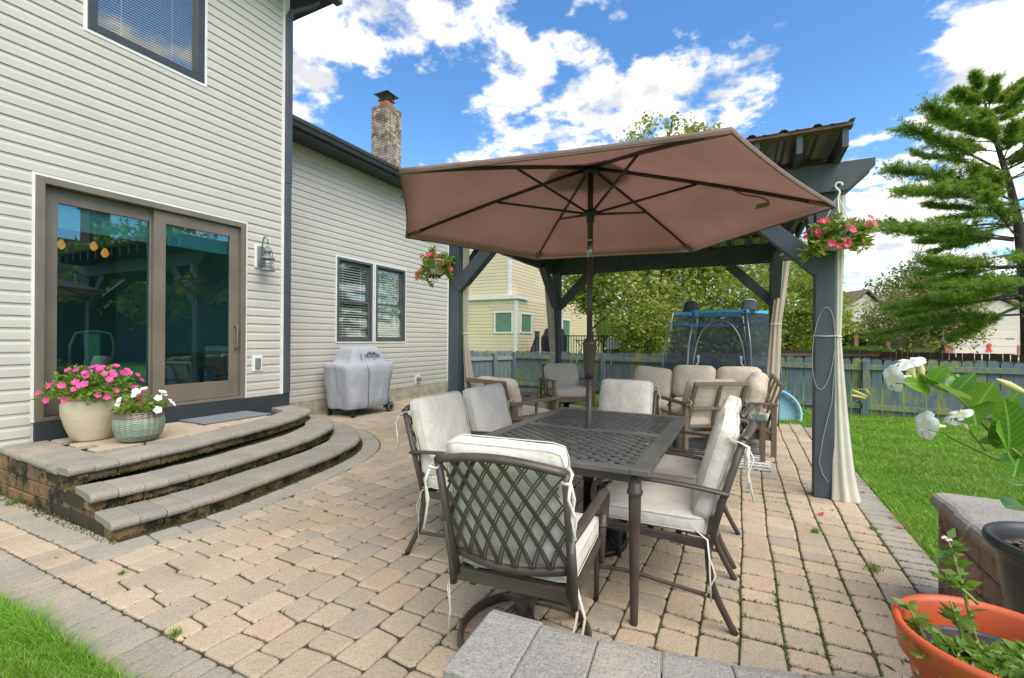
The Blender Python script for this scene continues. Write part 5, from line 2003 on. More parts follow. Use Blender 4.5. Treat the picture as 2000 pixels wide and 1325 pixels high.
def sect(z, x0, x1, y0, y1, r, wob, seed):
    """rounded rectangle ring"""
    pts = []
    rg = np.random.default_rng(seed)
    ph = rg.uniform(0, 6.28, 4)
    N_ = 72
    for k in range(N_):
        a = 2 * math.pi * k / N_
        c, s = math.cos(a), math.sin(a)
        e = 8.0
        rr = (abs(c) ** e + abs(s) ** e) ** (-1 / e)
        w = 1 + wob * (math.sin(5 * a + ph[0] + z * 2) + .8 * math.sin(13 * a + ph[1] - z * 3 + math.sin(z * 9)) + .5 * math.sin(29 * a + ph[2] + 2 * math.sin(z * 6)))
        pts.append(((x0 + x1) / 2 + rr * c * (x1 - x0) / 2 * w, (y0 + y1) / 2 + rr * s * (y1 - y0) / 2 * w, z + .006 * math.sin(7 * a + ph[3])))
    return pts


F, Bk = -5.57, -6.26
rows = []
for i, (z, x0, x1, y0, y1, wb) in enumerate(((.13, -6.22, -5.62, 5.50, 6.38, .014), (.15, -6.23, -5.60, 5.49, 6.40, .016), (.28, -6.23, -5.60, 5.47, 6.42, .02), (.42, -6.23, -5.60, 5.45, 6.44, .018), (.56, -6.23, -5.59, 5.43, 6.46, .018),
                                           (.70, -6.23, -5.57, 5.42, 6.48, .012), (.80, -6.24, -5.58, 5.40, 6.51, .008), (.862, -6.235, -5.60, 5.39, 6.52, .004), (.872, -6.22, -5.63, 5.43, 6.48, .006), (.885, -6.20, -5.69, 5.58, 6.38, .012),
                                           (.95, -6.18, -5.71, 5.61, 6.35, .012), (1.05, -6.16, -5.735, 5.64, 6.32, .012), (1.115, -6.13, -5.76, 5.66, 6.30, .01), (1.145, -6.09, -5.80, 5.70, 6.26, .008), (1.155, -5.98, -5.9, 5.85, 6.1, 0))):
    rows.append(sect(z, x0, x1, y0, y1, .1, wb, 100))
mb = MB(); mb.grid(rows, closed=True)
mb.f.append(tuple(len(mb.v) - 72 + k for k in range(72))); mb.sm.append(True)
mb.build('cover', M['cover'], gr)
seam = simple('cover_seam', (90, 92, 98), .8)
mb = MB(); mb.tube([(-5.575, 5.80, .14), (-5.565, 5.80, .45), (-5.555, 5.80, .75), (-5.60, 5.80, .845), (-5.70, 5.78, .88), (-5.71, 5.77, 1.0), (-5.77, 5.77, 1.08)], .006, 5); mb.build('seam', seam, gr)
mb = MB(); mb.tube([(-5.575, 6.30, .14), (-5.565, 6.27, .3), (-5.56, 6.32, .6), (-5.555, 6.34, .72)], .006, 5); mb.build('seam', seam, gr)
for k, (x, y) in enumerate(((-5.66, 5.55), (-6.18, 5.55))):
    mb = MB(); mb.box(x - .022, x + .022, y - .022, y + .022, .07, .2); mb.build('leg', M['black'], gr)
    mb = MB(); mb.tube([(x - .016, y, .035), (x + .016, y, .035)], .035, 14); mb.box(x - .02, x + .02, y - .01, y + .03, .05, .08); mb.build('caster', M['black'], gr)
M['rubber'] = simple('rubber', (36, 37, 38), .7)
M['wheel_grey'] = simple('wheel_grey', (150, 152, 152), .4)
for x in (-5.60, -6.2):
    mb = MB(); mb.box(x - .10 if x > -6 else x + .02, x - .03 if x > -6 else x + .1, 6.30, 6.36, .07, .2); mb.build('leg', M['black'], gr)
    wh = MB().tube([(x - .025, 6.36, .085), (x + .025, 6.36, .085)], .085, 24).build('wheel', M['rubber'], gr, bevel=.008)
    mb = MB(); mb.tube([(x + .0255, 6.36 + .058 * math.cos(a), .085 + .058 * math.sin(a)) for a in np.linspace(0, 6.283, 25)], .006, 6, caps=False); mb.build('rim', M['wheel_grey'], wh)
mb = MB(); mb.lathe([(.03, .09), (.07, .12), (.08, .16)], 16, (-5.8, 6.0, 0)); mb.build('drip_bucket', M['black'], gr)


def text_mesh(name, body, size, mat, parent, origin, ex, ey, extr=.0012, spacing=1.0):
    cu = bpy.data.curves.new(name, 'FONT')
    cu.body = body; cu.size = size; cu.extrude = extr; cu.align_x = 'CENTER'; cu.space_character = spacing
    tmp = bpy.data.objects.new(name, cu)
    COL.objects.link(tmp)
    dg = bpy.context.evaluated_depsgraph_get()
    me = bpy.data.meshes.new_from_object(tmp.evaluated_get(dg))
    bpy.data.objects.remove(tmp)
    o = link_mesh(name, me, mat, parent)
    o.matrix_local = Matrix.Translation(-root_off(parent)) @ frame_mat(origin, ex, ey)
    return o


ink = simple('print_ink', (58, 62, 68), .8)
sl = Vector((-.035, 0, .16)).normalized()
text_mesh('lettering', 'TRAEGER', .085, ink, gr, (-5.705, 6.03, .965), (0, 1, 0), sl, spacing=1.05)
text_mesh('lettering', 'WOOD FIRED', .028, ink, gr, (-5.701, 6.03, .925), (0, 1, 0), sl)
mb = MB()
for k, (a, h) in enumerate(((-.09, .035), (-.05, .05), (-.015, .03), (.035, .04), (.07, .03), (.095, .02))):
    p = Vector((-5.718, 6.03 + a, 1.03))
    mb.add([p + Vector((.004, -.02, 0)), p + Vector((.004, .022, 0)), p + Vector((.0, 0, h)), p + Vector((0, -.02, 0)), p + Vector((0, .022, 0)), p + Vector((-.004, 0, h))], [(0, 1, 2), (5, 4, 3), (0, 3, 4, 1), (1, 4, 5, 2), (2, 5, 3, 0)])
o = mb.build('mountain_mark', ink, gr); o['kind'] = 'stuff'

# ------------------------------------------------------------------ trampoline behind the sofa
TC = (-.38, 9.25)
tr = thing('trampoline', 'childrens trampoline with dark net and bright blue top band before the fence', 'trampoline', (TC[0], TC[1], 0))
n = N('net'); n.b.inputs['Base Color'].default_value = lin((62, 72, 86)); n.b.inputs['Roughness'].default_value = .9
tt = n.new('ShaderNodeBsdfTransparent'); mx = n.new('ShaderNodeMixShader'); mx.inputs[0].default_value = .44
n.link(tt.outputs[0], mx.inputs[1]); n.link(n.b.outputs[0], mx.inputs[2]); n.link(mx.outputs[0], n.out.inputs['Surface'])
M['net'] = n.m
M['blue_band'] = simple('blue_band', (72, 186, 226), .5)
M['blue_pad'] = simple('blue_pad', (30, 110, 170), .6)
HOODM = simple('hood_grey', (70, 74, 82), .7, (54, 58, 66), 14)
RT, RB, ZTT, ZTB = .78, 1.0, 1.80, .40
ha = [R(2) + k * math.pi / 3 for k in range(6)]
ft = lambda a, r, z: (TC[0] + r * math.cos(a), TC[1] + r * math.sin(a), z)
for k, a in enumerate(ha):
    b = ha[(k + 1) % 6]
    mb = MB(); mb.tube([ft(a, RB + .02, 0), ft(a, RB + .02, .4), ft(a, (RB + RT) / 2 + .05, 1.2), ft(a, RT + .02, ZTT + .02)], .017, 8); mb.build('pole', M['steel'], tr)
    P0, P1, P2, P3 = ft(a, RB, ZTB), ft(b, RB, ZTB), ft(b, RT, ZTT), ft(a, RT, ZTT)
    mb = MB(); mb.add([P0, P1, P2, P3], [(0, 1, 2, 3)]); mb.build('net_panel', M['net'], tr)
    mb = MB(); mb.beam(P3, P2, .012, .05); mb.build('top_band', M['blue_band'] if k in (3, 4, 5) else M['blue_pad'], tr)
    if k in (0, 1, 2):
        mb = MB(); mb.beam((P3[0], P3[1], 1.60), (P2[0], P2[1], 1.60), .012, .04); mb.build('lower_band', M['blue_pad'], tr)
    mb = MB(); mb.beam(ft(a, RB + .03, .42), ft(b, RB + .03, .42), .22, .03); mb.build('edge_pad', M['blue_pad'], tr)
for k, a in ((3, ha[3]), (0, ha[0]), (4, ha[4]), (5, ha[5])):
    if k in (4, 5):
        sgn = -1 if k == 4 else 1
    rows = []
    for i in range(9):
        u = -1 + 2 * i / 8
        row = []
        for j in range(5):
            v = j / 4
            b_ = ha[3] if k == 4 else ha[0]
            fa, fb = Vector(ft(a, RT + .01, 0)), Vector(ft(b_, RT + .01, 0))
            p_ = fa.lerp(fb, .16) + Vector((.85, .42, 0)) * (.16 * u)
            row.append((p_.x, p_.y + .10 * v, ZTT + .0 + v * .20 * math.sqrt(max(0, 1 - u ** 4))))
        rows.append(row)
    mb = MB(); mb.grid(rows); mb.build('corner_hood', HOODM, tr, solid=.004) if k in (4, 5) else None
    if k in (4, 5):
        mb = MB(); mb.tube([rows[i][4] for i in range(9)], .012, 6); mb.build('hood_rim', M['steel'], tr)
a, b = ha[4], ha[5]
q0, q1 = Vector(ft(a, RB - .02, .42)), Vector(ft(b, RB - .02, .42))
arch = []
for s in np.linspace(0, 1, 21):
    x = .5 - .44 * math.cos(math.pi * s)
    z = .42 + 1.22 * min(1, math.sin(math.pi * s) ** .45)
    p = q0.lerp(q1, x)
    inn = Vector((TC[0], TC[1], 0)) - Vector((p.x, p.y, 0)); inn.normalize()
    p2 = p + inn * (.01 + .15 * (z - .42) / 1.3)
    arch.append((p2.x, p2.y, z))
mb = MB(); mb.tube(arch, .016, 8); mb.build('door_arch', M['steel'], tr)
for sx2 in (.18, .84):
    p = q0.lerp(q1, sx2)
    mb = MB(); mb.tube([(p.x, p.y - .02, 1.0), (p.x + .0, p.y - .03, .93), (p.x + (.12 if sx2 > .5 else -.12), p.y - .05, .75), (p.x + (.17 if sx2 > .5 else -.17), p.y - .08, .45)], .012, 6); mb.build('cord', M['cushion'], tr)
    mb = MB(); mb.box(p.x - .02, p.x + .02, p.y - .03, p.y - .02, 1.0, 1.05); mb.build('tag', M['white_trim'], tr)
mb = MB(); mb.lathe([(RB - .02, .39), (.0, .39)], 6, (TC[0], TC[1], 0), smooth=False); mb.build('jump_mat', M['black_cloth'], tr)

# paddling pool leaning by the far right post
pl = thing('paddling_pool', 'round light blue plastic pool leaning at the edge of the lawn by the far post', 'pool', (.45, 9.0, 0))
M['pool'] = simple('pool_blue', (148, 190, 200), .4, (134, 178, 190), 6)
M['pool_white'] = simple('pool_print', (206, 226, 230), .4)
pm = frame_mat((.46, 8.95, .06), (1, 0, 0), (0, .35, .94))
mb = MB(); prof = [(.0, .0), (.30, .0), (.36, .03), (.39, .09), (.42, .10), (.43, .085), (.42, .075), (.40, .07), (.37, .0), (.30, -.02), (0, -.02)]
mb.lathe(prof, 40); xf(mb, pm); mb.build('shell', M['pool'], pl)
mb = MB()
for k in range(20):
    a = k * math.pi / 10
    p = Vector((.365 * math.cos(a), .365 * math.sin(a), .052)); tq = Vector((-math.sin(a), math.cos(a), 0))
    rd = Vector((math.cos(a), math.sin(a), 0))
    mb.add([p - tq * .03 - rd * .012 + Vector((0, 0, -.004)), p + tq * .03 - rd * .012 + Vector((0, 0, -.004)), p + tq * .03 + rd * .014 + Vector((0, 0, .045)), p - tq * .03 + rd * .014 + Vector((0, 0, .045))], [(0, 1, 2, 3)])
xf(mb, pm); o = mb.build('print_blocks', M['pool_white'], pl); o['kind'] = 'stuff'


# ------------------------------------------------------------------ plants: helpers
def at(px, py, d):
    """the point seen at a photograph pixel, d metres in front of the camera"""
    v = Vector(pixdir(px + (py - 662.5) * .007, py - (px - 1000) * .007))
    return Vector((0, 0, CAMZ)) + v * d


def leaf_quads(P, size, up=.3, aspect=.5, rg=RNG, out=None):
    """one pointed four-cornered leaf per point"""
    n_ = len(P)
    d = rg.normal(size=(n_, 3)); d[:, 2] = d[:, 2] * .6 + up
    if out is not None:
        d += out
    d /= np.linalg.norm(d, axis=1)[:, None]
    s = rg.normal(size=(n_, 3)); s -= d * (s * d).sum(1)[:, None]; s /= np.linalg.norm(s, axis=1)[:, None]
    L = size * rg.uniform(.6, 1.3, n_)
    V = np.zeros((n_, 4, 3))
    V[:, 0] = P
    V[:, 1] = P + d * (L * .45)[:, None] + s * (L * aspect * .5)[:, None]
    V[:, 2] = P + d * L[:, None]
    V[:, 3] = P + d * (L * .45)[:, None] - s * (L * aspect * .5)[:, None]
    return V


def clump_tint(P, scale, rg=RNG):
    """lighter and darker clumps of leaves (leaf colour by clump)"""
    k = rg.integers(0, 1000, 3)
    f = np.sin(P[:, 0] * scale + k[0]) + np.sin(P[:, 1] * scale * 1.1 + k[1]) + np.sin(P[:, 2] * scale * 1.3 + k[2])
    return (np.clip(.5 + f * .14 + rg.normal(0, .16, len(P)), 0.01, .99))


def foliage(name, V, tint, mat, parent, kind='stuff'):
    off = np.array(root_off(parent))
    o = link_mesh(name, fast_mesh(name, V - off, tint), mat, parent)
    if kind:
        o['kind'] = kind
    return o


def limbs(mb, p, d, L, r, depth_, ends, rg, spread=.6, droop=0.0, kids_=3):
    """a branching limb; collects twig points in ends"""
    p = np.array(p, float); d = np.array(d, float)
    pts, rs = [p.copy()], [r]
    n_ = 4
    for i in range(n_):
        d = d + rg.normal(0, .10, 3) + np.array((0, 0, -droop))
        d /= np.linalg.norm(d)
        p = p + d * L / n_
        pts.append(p.copy()); rs.append(r * (1 - .45 * (i + 1) / n_))
        if depth_ <= 1:
            ends.append(p.copy())
    mb.tube(pts, rs, 6 if r > .02 else 4, caps=False)
    if depth_ == 0:
        return
    for k in range(kids_):
        e = d + rg.normal(0, spread, 3)
        e /= np.linalg.norm(e)
        q = pts[rg.integers(2, n_ + 1)] if k else pts[-1]
        limbs(mb, q, e, L * rg.uniform(.62, .82), r * .5, depth_ - 1, ends, rg, spread, droop, kids_)


def tree(name, label, base, h, trunk_r, crown_c, crown_r, mat, n_leaf, leaf, seed, bark='bark', trunk_h=.35, depth_=3, group=None, droop=0.0, hang=0.0, lean=(0, 0), clusters=260, sub=.55, cat='tree'):
    rg = np.random.default_rng(seed)
    base = Vector(base)
    t = thing(name, label, cat, base, group=group)
    mb = MB(); ends = []
    b = np.array(base)
    top = b + np.array((lean[0], lean[1], h * trunk_h))
    mb.tube([b - np.array((0, 0, .2)), b + (top - b) * .3 + rg.normal(0, .03, 3), b + (top - b) * .7 + rg.normal(0, .05, 3), top], [trunk_r * 1.25, trunk_r, trunk_r * .9, trunk_r * .8], 10)
    cc, cr = np.array(crown_c, float), np.array(crown_r, float)
    for k in range(6):
        tgt = cc + rg.normal(0, .45, 3) * cr
        dd = tgt - top
        L = np.linalg.norm(dd)
        limbs(mb, top - np.array((0, 0, rg.uniform(0, .3) * h * trunk_h)), dd / L, L * .75, trunk_r * .6, depth_ - 1, ends, rg, .5, droop)
    mb.build('trunk', M[bark], t)
    # leaf clusters: at twig ends and through the crown's volume, thinned into clumps with gaps
    u = rg.normal(size=(clusters, 3)); u /= np.linalg.norm(u, axis=1)[:, None]
    C = cc + u * cr * (rg.uniform(.25, 1.0, clusters) ** .5)[:, None]
    E = np.array(ends)
    E = E[rg.permutation(len(E))[:clusters]]
    C = np.vstack([C, E[(np.abs((E - cc) / cr) < 1.25).all(1)]])
    per = max(1, n_leaf // len(C))
    rad = np.min(cr) * sub * rg.uniform(.25, .6, len(C))
    P = np.repeat(C, per, 0) + rg.normal(size=(len(C) * per, 3)) * np.repeat(rad, per)[:, None] * np.array((.62, .62, .45))
    P[:, 2] -= hang * rg.random(len(P)) ** 2
    V = leaf_quads(P, leaf, up=-.15 if hang else .25, aspect=.55, rg=rg)
    tint = np.clip(np.repeat(rg.uniform(.1, .9, len(C)), per) * .6 + rg.random(len(P)) * .4, .01, .99)
    foliage('crown', V, tint, mat, t, kind=None)
    return t


# ------------------------------------------------------------------ yard trees and those beyond
TG = 'trees beyond the fence'
b = at(1318, 700, 16.5); b.z = -.3
tree('shade_tree', 'large loose yellow green tree beyond the fence behind the trampoline', b, 10, .17, at(1372, 520, 16.5), (3.65, 3.2, 2.9), M['leaf_big'], 24000, .15, 21, hang=.9, clusters=300, sub=.30, trunk_h=.34, group=TG)
t2 = at(1300, 300, 16.0)
tree('birch_tree', 'tall thin tree whose sparse top shows above the umbrella', (at(1290, 700, 16.8).x, at(1290, 700, 16.8).y, -.3), 8.6, .10, t2, (1.9, 1.4, 1.45), M['leaf_big'], 4200, .15, 6, clusters=90, sub=.42, trunk_h=.55, depth_=2, group=TG)
b = at(1545, 700, 21); b.z = -.3
tree('lime_tree', 'bright lime green tree beyond the fence between the two right posts', b, 6, .13, at(1548, 605, 21), (2.0, 1.6, 2.2), M['leaf_lime'], 13000, .17, 8, clusters=200, sub=.5, group=TG, hang=.4)
b = at(1150, 690, 15); b.z = -.3
tree('weeping_tree', 'small drooping pale green tree in front of the yellow house deck', b, 4, .06, at(1160, 548, 15.2), (1.5, 1.0, .85), M['leaf_big'], 6000, .12, 33, clusters=120, sub=.5, hang=.45, trunk_h=.62, group=TG)
b = at(1262, 690, 14.2); b.z = -.3
tree('weeping_tree', 'low bushy drooping tree right of the umbrella pole just over the fence', b, 3, .05, at(1262, 620, 14.2), (1.0, .9, .85), M['leaf_lime'], 5200, .11, 34, clusters=110, sub=.5, hang=.5, trunk_h=.4, group=TG)
b = at(1838, 695, 25); b.z = -.1
tree('crabapple_tree', 'spreading olive brown crab apple tree before the white house', b, 5, .28, at(1800, 615, 25), (2.9, 2.4, 1.85), M['leaf_olive'], 16000, .17, 12, clusters=260, sub=.42, group=TG, hang=.5, trunk_h=.42, lean=(-.3, -.2))
b = at(1775, 690, 48); b.z = 0
tree('maple_tree', 'dark green tree rising behind the roof of the white house', b, 8, .25, at(1790, 575, 52), (4.6, 3.5, 3.4), M['leaf_dark'], 9000, .34, 14, clusters=200, sub=.45, group=TG)
for k, (px, py, d, rr, hh, lab) in enumerate(((1240, 600, 34, 5.0, 4.5, 'distant round tree right of the umbrella pole behind the shade tree'), (1430, 560, 40, 6.0, 6.5, 'distant tall tree behind the trampoline'),
                                              (1560, 610, 46, 5.0, 5.0, 'distant tree behind the lime green tree'), (1950, 600, 60, 6.5, 5.5, 'distant dark tree behind the pine trunk'), (1120, 560, 45, 5, 6, 'distant tree behind the umbrella pole'))):
    b = at(px, 690, d); b.z = -.3
    tree('far_tree', lab, b, hh * 1.6, .25, at(px, py, d), (rr, rr * .8, hh), M['leaf_dark'] if k != 2 else M['leaf_big'], 7000, .42, 60 + k, clusters=150, sub=.5, group=TG)

# pine
rg = np.random.default_rng(77)
pb = at(1990, 690, 13.2); pb.z = -.4
pn = thing('pine_tree', 'tall white pine with drooping level branches at the right edge', 'tree', pb, group=TG)
tr_pts = [np.array(at(px, py, 13.2)) for px, py in ((2012, 720), (2007, 620), (1999, 520), (1988, 430), (1972, 360), (1953, 300), (1934, 240), (1918, 180))]
tr_pts[0] = np.array((tr_pts[0][0], tr_pts[0][1], -.5))
mb = MB(); mb.tube(tr_pts, [.17, .15, .13, .105, .08, .06, .04, .02], 10)
allP, allD = [], []
br = MB()


def pine_branch(p, d, L, r, n_tw, droop=.1):
    pts = [p.copy()]
    for i in range(8):
        d = d + np.array((0, 0, -droop / 8 + (.05 if i > 5 else 0))) + rg.normal(0, .05, 3)
        d = d / np.linalg.norm(d)
        p = p + d * L / 8
        pts.append(p.copy())
    br.tube(pts, [r * (1 - .8 * i / 8) for i in range(9)], 5, caps=False)
    for i in range(n_tw):
        f = rg.uniform(.22, 1.0) ** .8
        j = min(7, int(f * 8)); q = pts[j] + (pts[j + 1] - pts[j]) * (f * 8 - j)
        side = np.cross(d, (0, 0, 1)); side /= np.linalg.norm(side)
        td = d * .6 + side * rg.normal(0, .55) + np.array((0, 0, rg.uniform(-.12, .30)))
        td /= np.linalg.norm(td)
        tl = L * rg.uniform(.10, .24) * (1.15 - f * .5)
        br.tube([q, q + td * tl], [.008, .003], 3, caps=False)
        m = 12
        allP.append(q + td * tl * rg.uniform(.05, 1.1, (m, 1)) + rg.normal(0, .034, (m, 3)))
        allD.append(np.repeat(td[None], m, 0))


right = np.array((math.cos(TH), math.sin(TH), 0.0)); fw = np.array((-math.sin(TH), math.cos(TH), 0.0))
for f in np.linspace(.02, .985, 23):
    i = f * (len(tr_pts) - 1); j = min(len(tr_pts) - 2, int(i)); p = tr_pts[j] + (tr_pts[j + 1] - tr_pts[j]) * (i - j)
    z = p[2]
    if z < 1.5:
        continue
    Lm = 3.9 * (1 - ((z - 1.5) / 7.6) ** 1.25) + .55
    for k in range(4):
        a = rg.uniform(0, 2 * math.pi)
        dirn = right * math.cos(a) + fw * math.sin(a)
        up = .0 if z < 4 else .18 if z < 6 else .5
        dd = dirn + np.array((0, 0, up + rg.uniform(-.08, .1)))
        pine_branch(p.copy(), dd / np.linalg.norm(dd), Lm * rg.uniform(.55, 1.0), .035 * (1 - f * .6), 70, .18 if z < 5 else .05)
# the long limbs that reach left in the photograph
for (px, py, tx, ty, r) in ((1985, 575, 1760, 610, .05), (1984, 540, 1800, 560, .045), (1984, 520, 1790, 520, .045), (1978, 470, 1755, 468, .045), (1975, 440, 1750, 440, .04), (1970, 400, 1745, 355, .045), (1960, 365, 1765, 345, .04), (1950, 330, 1780, 270, .04), (1935, 270, 1830, 225, .03), (1925, 230, 1880, 175, .025), (1988, 600, 1870, 655, .05), (1985, 560, 1840, 625, .045)):
    p = np.array(at(px, py, 13.2)); q = np.array(at(tx, ty, 12.6 + rg.uniform(-.6, .4)))
    L = np.linalg.norm(q - p)
    pine_branch(p, (q - p) / L + np.array((0, 0, .06)), L, r, 120, .10)
mb.build('trunk', M['bark_pine'], pn)
o = br.build('branches', M['bark_pine'], pn); o['kind'] = 'stuff'
P = np.vstack(allP); Dn = np.vstack(allD)
K = 7
P = np.repeat(P, K, 0); Dn = np.repeat(Dn, K, 0)
dd = Dn + rg.normal(0, .55, P.shape); dd /= np.linalg.norm(dd, axis=1)[:, None]
ss = rg.normal(size=P.shape); ss -= dd * (ss * dd).sum(1)[:, None]; ss /= np.linalg.norm(ss, axis=1)[:, None]
L = rg.uniform(.07, .13, len(P))[:, None]
V = np.zeros((len(P), 3, 3))
V[:, 0] = P + ss * .0065; V[:, 1] = P - ss * .0065; V[:, 2] = P + dd * L
foliage('needles', V, clump_tint(P, 2.0, rg), M['needle'], pn)

# ------------------------------------------------------------------ neighbours' houses
NX, NY, NZ = -8.77, 17.97, -.3
nh = thing('house', 'pale yellow sided house with white corner trim beyond the fence', 'house', (NX, NY, NZ))
sy = M['siding_yellow']
TW = M['white_trim']
mb = MB()
mb.box(NX - 9, NX - .40, NY + .12, NY + .27, 3.15, 7.2); mb.box(NX - .55, NX - .40, NY + .27, NY + 14, 3.15, 7.2)
mb.box(NX - 9, NX, NY, NY + .15, NZ, 3.05); mb.box(NX - .15, NX, NY + .15, NY + 14, NZ, 3.05)
mb.build('wall', sy, nh)
NW1 = (NX - 1.10, NX - .16, 1.54, 2.52)                 # window in the front face
siding(NX - 9, NX - .10, NZ, 3.05, .15, [(NW1[0] - .08, NW1[1] + .08, NW1[2] - .08, NW1[3] + .08)], lambda u, d, z: (u, NY - d, z), nh, sy, joined=True)
NW2 = (NY + .34, NY + 1.55, 1.56, 2.48); ND = (NY + 5.6, NY + 6.9, -.1, 2.42); NW3 = (NY + 10, NY + 11.2, 1.2, 2.4)
siding(NY + .10, NY + 14, NZ, 3.15, .15, [(w[0] - .08, w[1] + .08, w[2] - .08, w[3] + .08) for w in (NW2, ND, NW3)], lambda u, d, z: (NX + d, u, z), nh, sy, joined=True)
siding(NX - 9, NX - .5, 3.2, 7.2, .15, [], lambda u, d, z: (u, NY + .12 - d, z), nh, sy, joined=True)
NW4 = (NY + 6.4, NY + 7.4, 4.6, 6.0)
siding(NY + .22, NY + 14, 3.2, 7.2, .15, [(NW4[0] - .08, NW4[1] + .08, NW4[2] - .08, NW4[3] + .08)], lambda u, d, z: (NX - .40 + d, u, z), nh, sy, joined=True)
mb = MB(); mb.box(NX - .10, NX + .03, NY - .03, NY + .10, NZ, 3.05); mb.build('corner_trim', TW, nh)
mb = MB(); mb.box(NX - .50, NX - .375, NY + .095, NY + .22, 3.2, 7.2); mb.build('corner_trim', TW, nh)
mb = MB(); mb.box(NX - 9, NX + .12, NY - .12, NY + .12, 3.05, 3.2); mb.box(NX - .40, NX + .12, NY + .12, NY + 1.0, 3.05, 3.2); mb.build('ledge', TW, nh)
mb = MB(); mb.box(NX - 9.5, NX + .1, NY - .35, NY + 14.4, 7.2, 7.35)
mb.extrude([(-.4, 0), (7.6, 0), (3.6, 2.6)], (0, 1, 0), (0, 0, 1), (1, 0, 0), (NX - 4.6, NY, 7.35), 9.4); mb.build('roof', M['roof'], nh)
M['reflect_green'] = simple('green_reflection', (96, 128, 104), .3, (84, 116, 92), 5)  # flat green painted on the panes stands in for a reflection
for (w, fx) in ((NW1, 0), (NW2, 1), (ND, 1), (NW3, 1), (NW4, 2)):
    mbf, mbg = MB(), MB()
    a, b_, c, d = w
    if fx == 0:
        for q in ((a, a + .07, c, d), (b_ - .07, b_, c, d), (a + .07, b_ - .07, d - .07, d), (a + .07, b_ - .07, c, c + .07)):
            mbf.box(q[0], q[1], NY - .05, NY + .02, q[2], q[3])
        mbg.box(a + .07, b_ - .07, NY - .012, NY + .0, c + .07, d - .07)
    else:
        xx = NX if fx == 1 else NX - .40
        frame_x(mbf, xx - .02, xx + .05, a, b_, c, d, .07)
        mbg.box(xx - .0, xx + .012, a + .07, b_ - .07, c + .07, d - .07)
    f = mbf.build('door' if w is ND else 'window', TW, nh)
    mbg.build('pane', M['reflect_green'], f)
for z in (2.35, 2.62):
    mb = MB(); mb.box(NX - 2.72, NX - 2.48, NY - .12, NY - .02, z, z + .2); mb.build('vent_hood', M['galv'], nh, bevel=.02)

# deck with railings
dk = thing('deck', 'raised dark deck with thin black railings beside the yellow house', 'deck', (-7.2, 18.8, -.3))
DZ = .55
mb = MB(); mb.box(NX + .1, -2.6, NY + .6, NY + 6, DZ - .1, DZ); mb.build('floor', M['slate'], dk)


def rail_run(A, B, za, zb, n_bal):
    A, B = Vector(A), Vector(B)
    for dz in (.90, .10):
        mb = MB(); mb.beam(A + Vector((0, 0, za + dz)), B + Vector((0, 0, zb + dz)), .06, .05); mb.build('rail', M['black_metal'], dk)
    for k in range(1, n_bal):
        f = k / n_bal
        p = A.lerp(B, f); z = za + (zb - za) * f
        mb = MB(); mb.box(p.x - .012, p.x + .012, p.y - .012, p.y + .012, z + .10, z + .90); mb.build('baluster', M['black_metal'], dk)


dp = [(-8.05, 18.55), (-6.9, 18.55), (-5.6, 18.55), (-4.3, 18.55), (-3.1, 18.55)]
for x, y in dp + [(-8.0, 17.6), (-6.9, 17.5)]:
    low = y < 18
    z0, z1 = (-.4, .75) if low else (-.4, DZ + 1.05)
    mb = MB(); mb.box(x - .08, x + .08, y - .08, y + .08, z0, z1); mb.box(x - .10, x + .10, y - .10, y + .10, z1, z1 + .05); mb.build('post', M['slate'], dk)
for (x0, y0), (x1, y1) in list(zip(dp, dp[1:]))[1:]:
    rail_run((x0 + .08, y0, 0), (x1 - .08, y1, 0), DZ, DZ, 10)
rail_run((-8.0, 17.68, 0), (-8.05, 18.47, 0), -.25, DZ, 7)
rail_run((-6.9, 17.58, 0), (-6.9, 18.47, 0), -.25, DZ, 7)
bq = thing('covered_grill', 'black covered barbecue on the neighbours deck', 'grill', (-7.55, 19.3, DZ))
mb = MB()
rows = [[(-7.55 + .62 * rx_ * math.cos(a), 19.3 + .3 * rx_ * math.sin(a), DZ + z) for a in np.linspace(0, 6.283, 20, endpoint=False)] for z, rx_ in ((0, .95), (.5, 1), (.85, 1), (.95, .85), (1.2, .7), (1.3, .4), (1.32, .05))]
mb.grid(rows, closed=True); mb.build('cover', M['black_cloth'], bq)
gu = thing('closed_umbrella', 'folded olive green parasol on the neighbours deck', 'umbrella', (*at(1178, 690, 20.5).xy, DZ))
ux, uy = gu.location.xy
mb = MB(); rows = [[(ux + r_ * (1 + .18 * math.cos(8 * a)) * math.cos(a), uy + r_ * (1 + .18 * math.cos(8 * a)) * math.sin(a), z) for a in np.linspace(0, 6.283, 48, endpoint=False)] for r_, z in ((.27, 1.55), (.24, 1.9), (.2, 2.4), (.14, 2.8), (.06, 3.1), (.01, 3.15))]
mb.grid(rows, closed=True); mb.build('canopy', M['green_cloth'], gu)
mb = MB(); mb.tube([(ux, uy, DZ), (ux, uy, 1.7)], .025, 8); mb.build('pole', M['black_metal'], gu)
pt = thing('patio_table', 'dark metal garden table on the neighbours deck', 'table', (*at(1150, 690, 19.6).xy, DZ))
tx_, ty_ = pt.location.xy
mb = MB(); mb.lathe([(.6, DZ + .70), (.62, DZ + .72), (.6, DZ + .74)], 24, (tx_, ty_, 0)); mb.build('top', M['black_metal'], pt)
for k in range(4):
    a = k * math.pi / 2 + .4
    mb = MB(); mb.tube([(tx_ + .5 * math.cos(a), ty_ + .5 * math.sin(a), DZ), (tx_ + .3 * math.cos(a), ty_ + .3 * math.sin(a), DZ + .4), (tx_ + .5 * math.cos(a), ty_ + .5 * math.sin(a), DZ + .7)], .02, 6); mb.build('leg', M['black_metal'], pt)
wc = thing('plastic_chair', 'white round backed chair on the neighbours deck', 'chair', (*at(1197, 690, 18.9).xy, DZ))
wx, wy = wc.location.xy
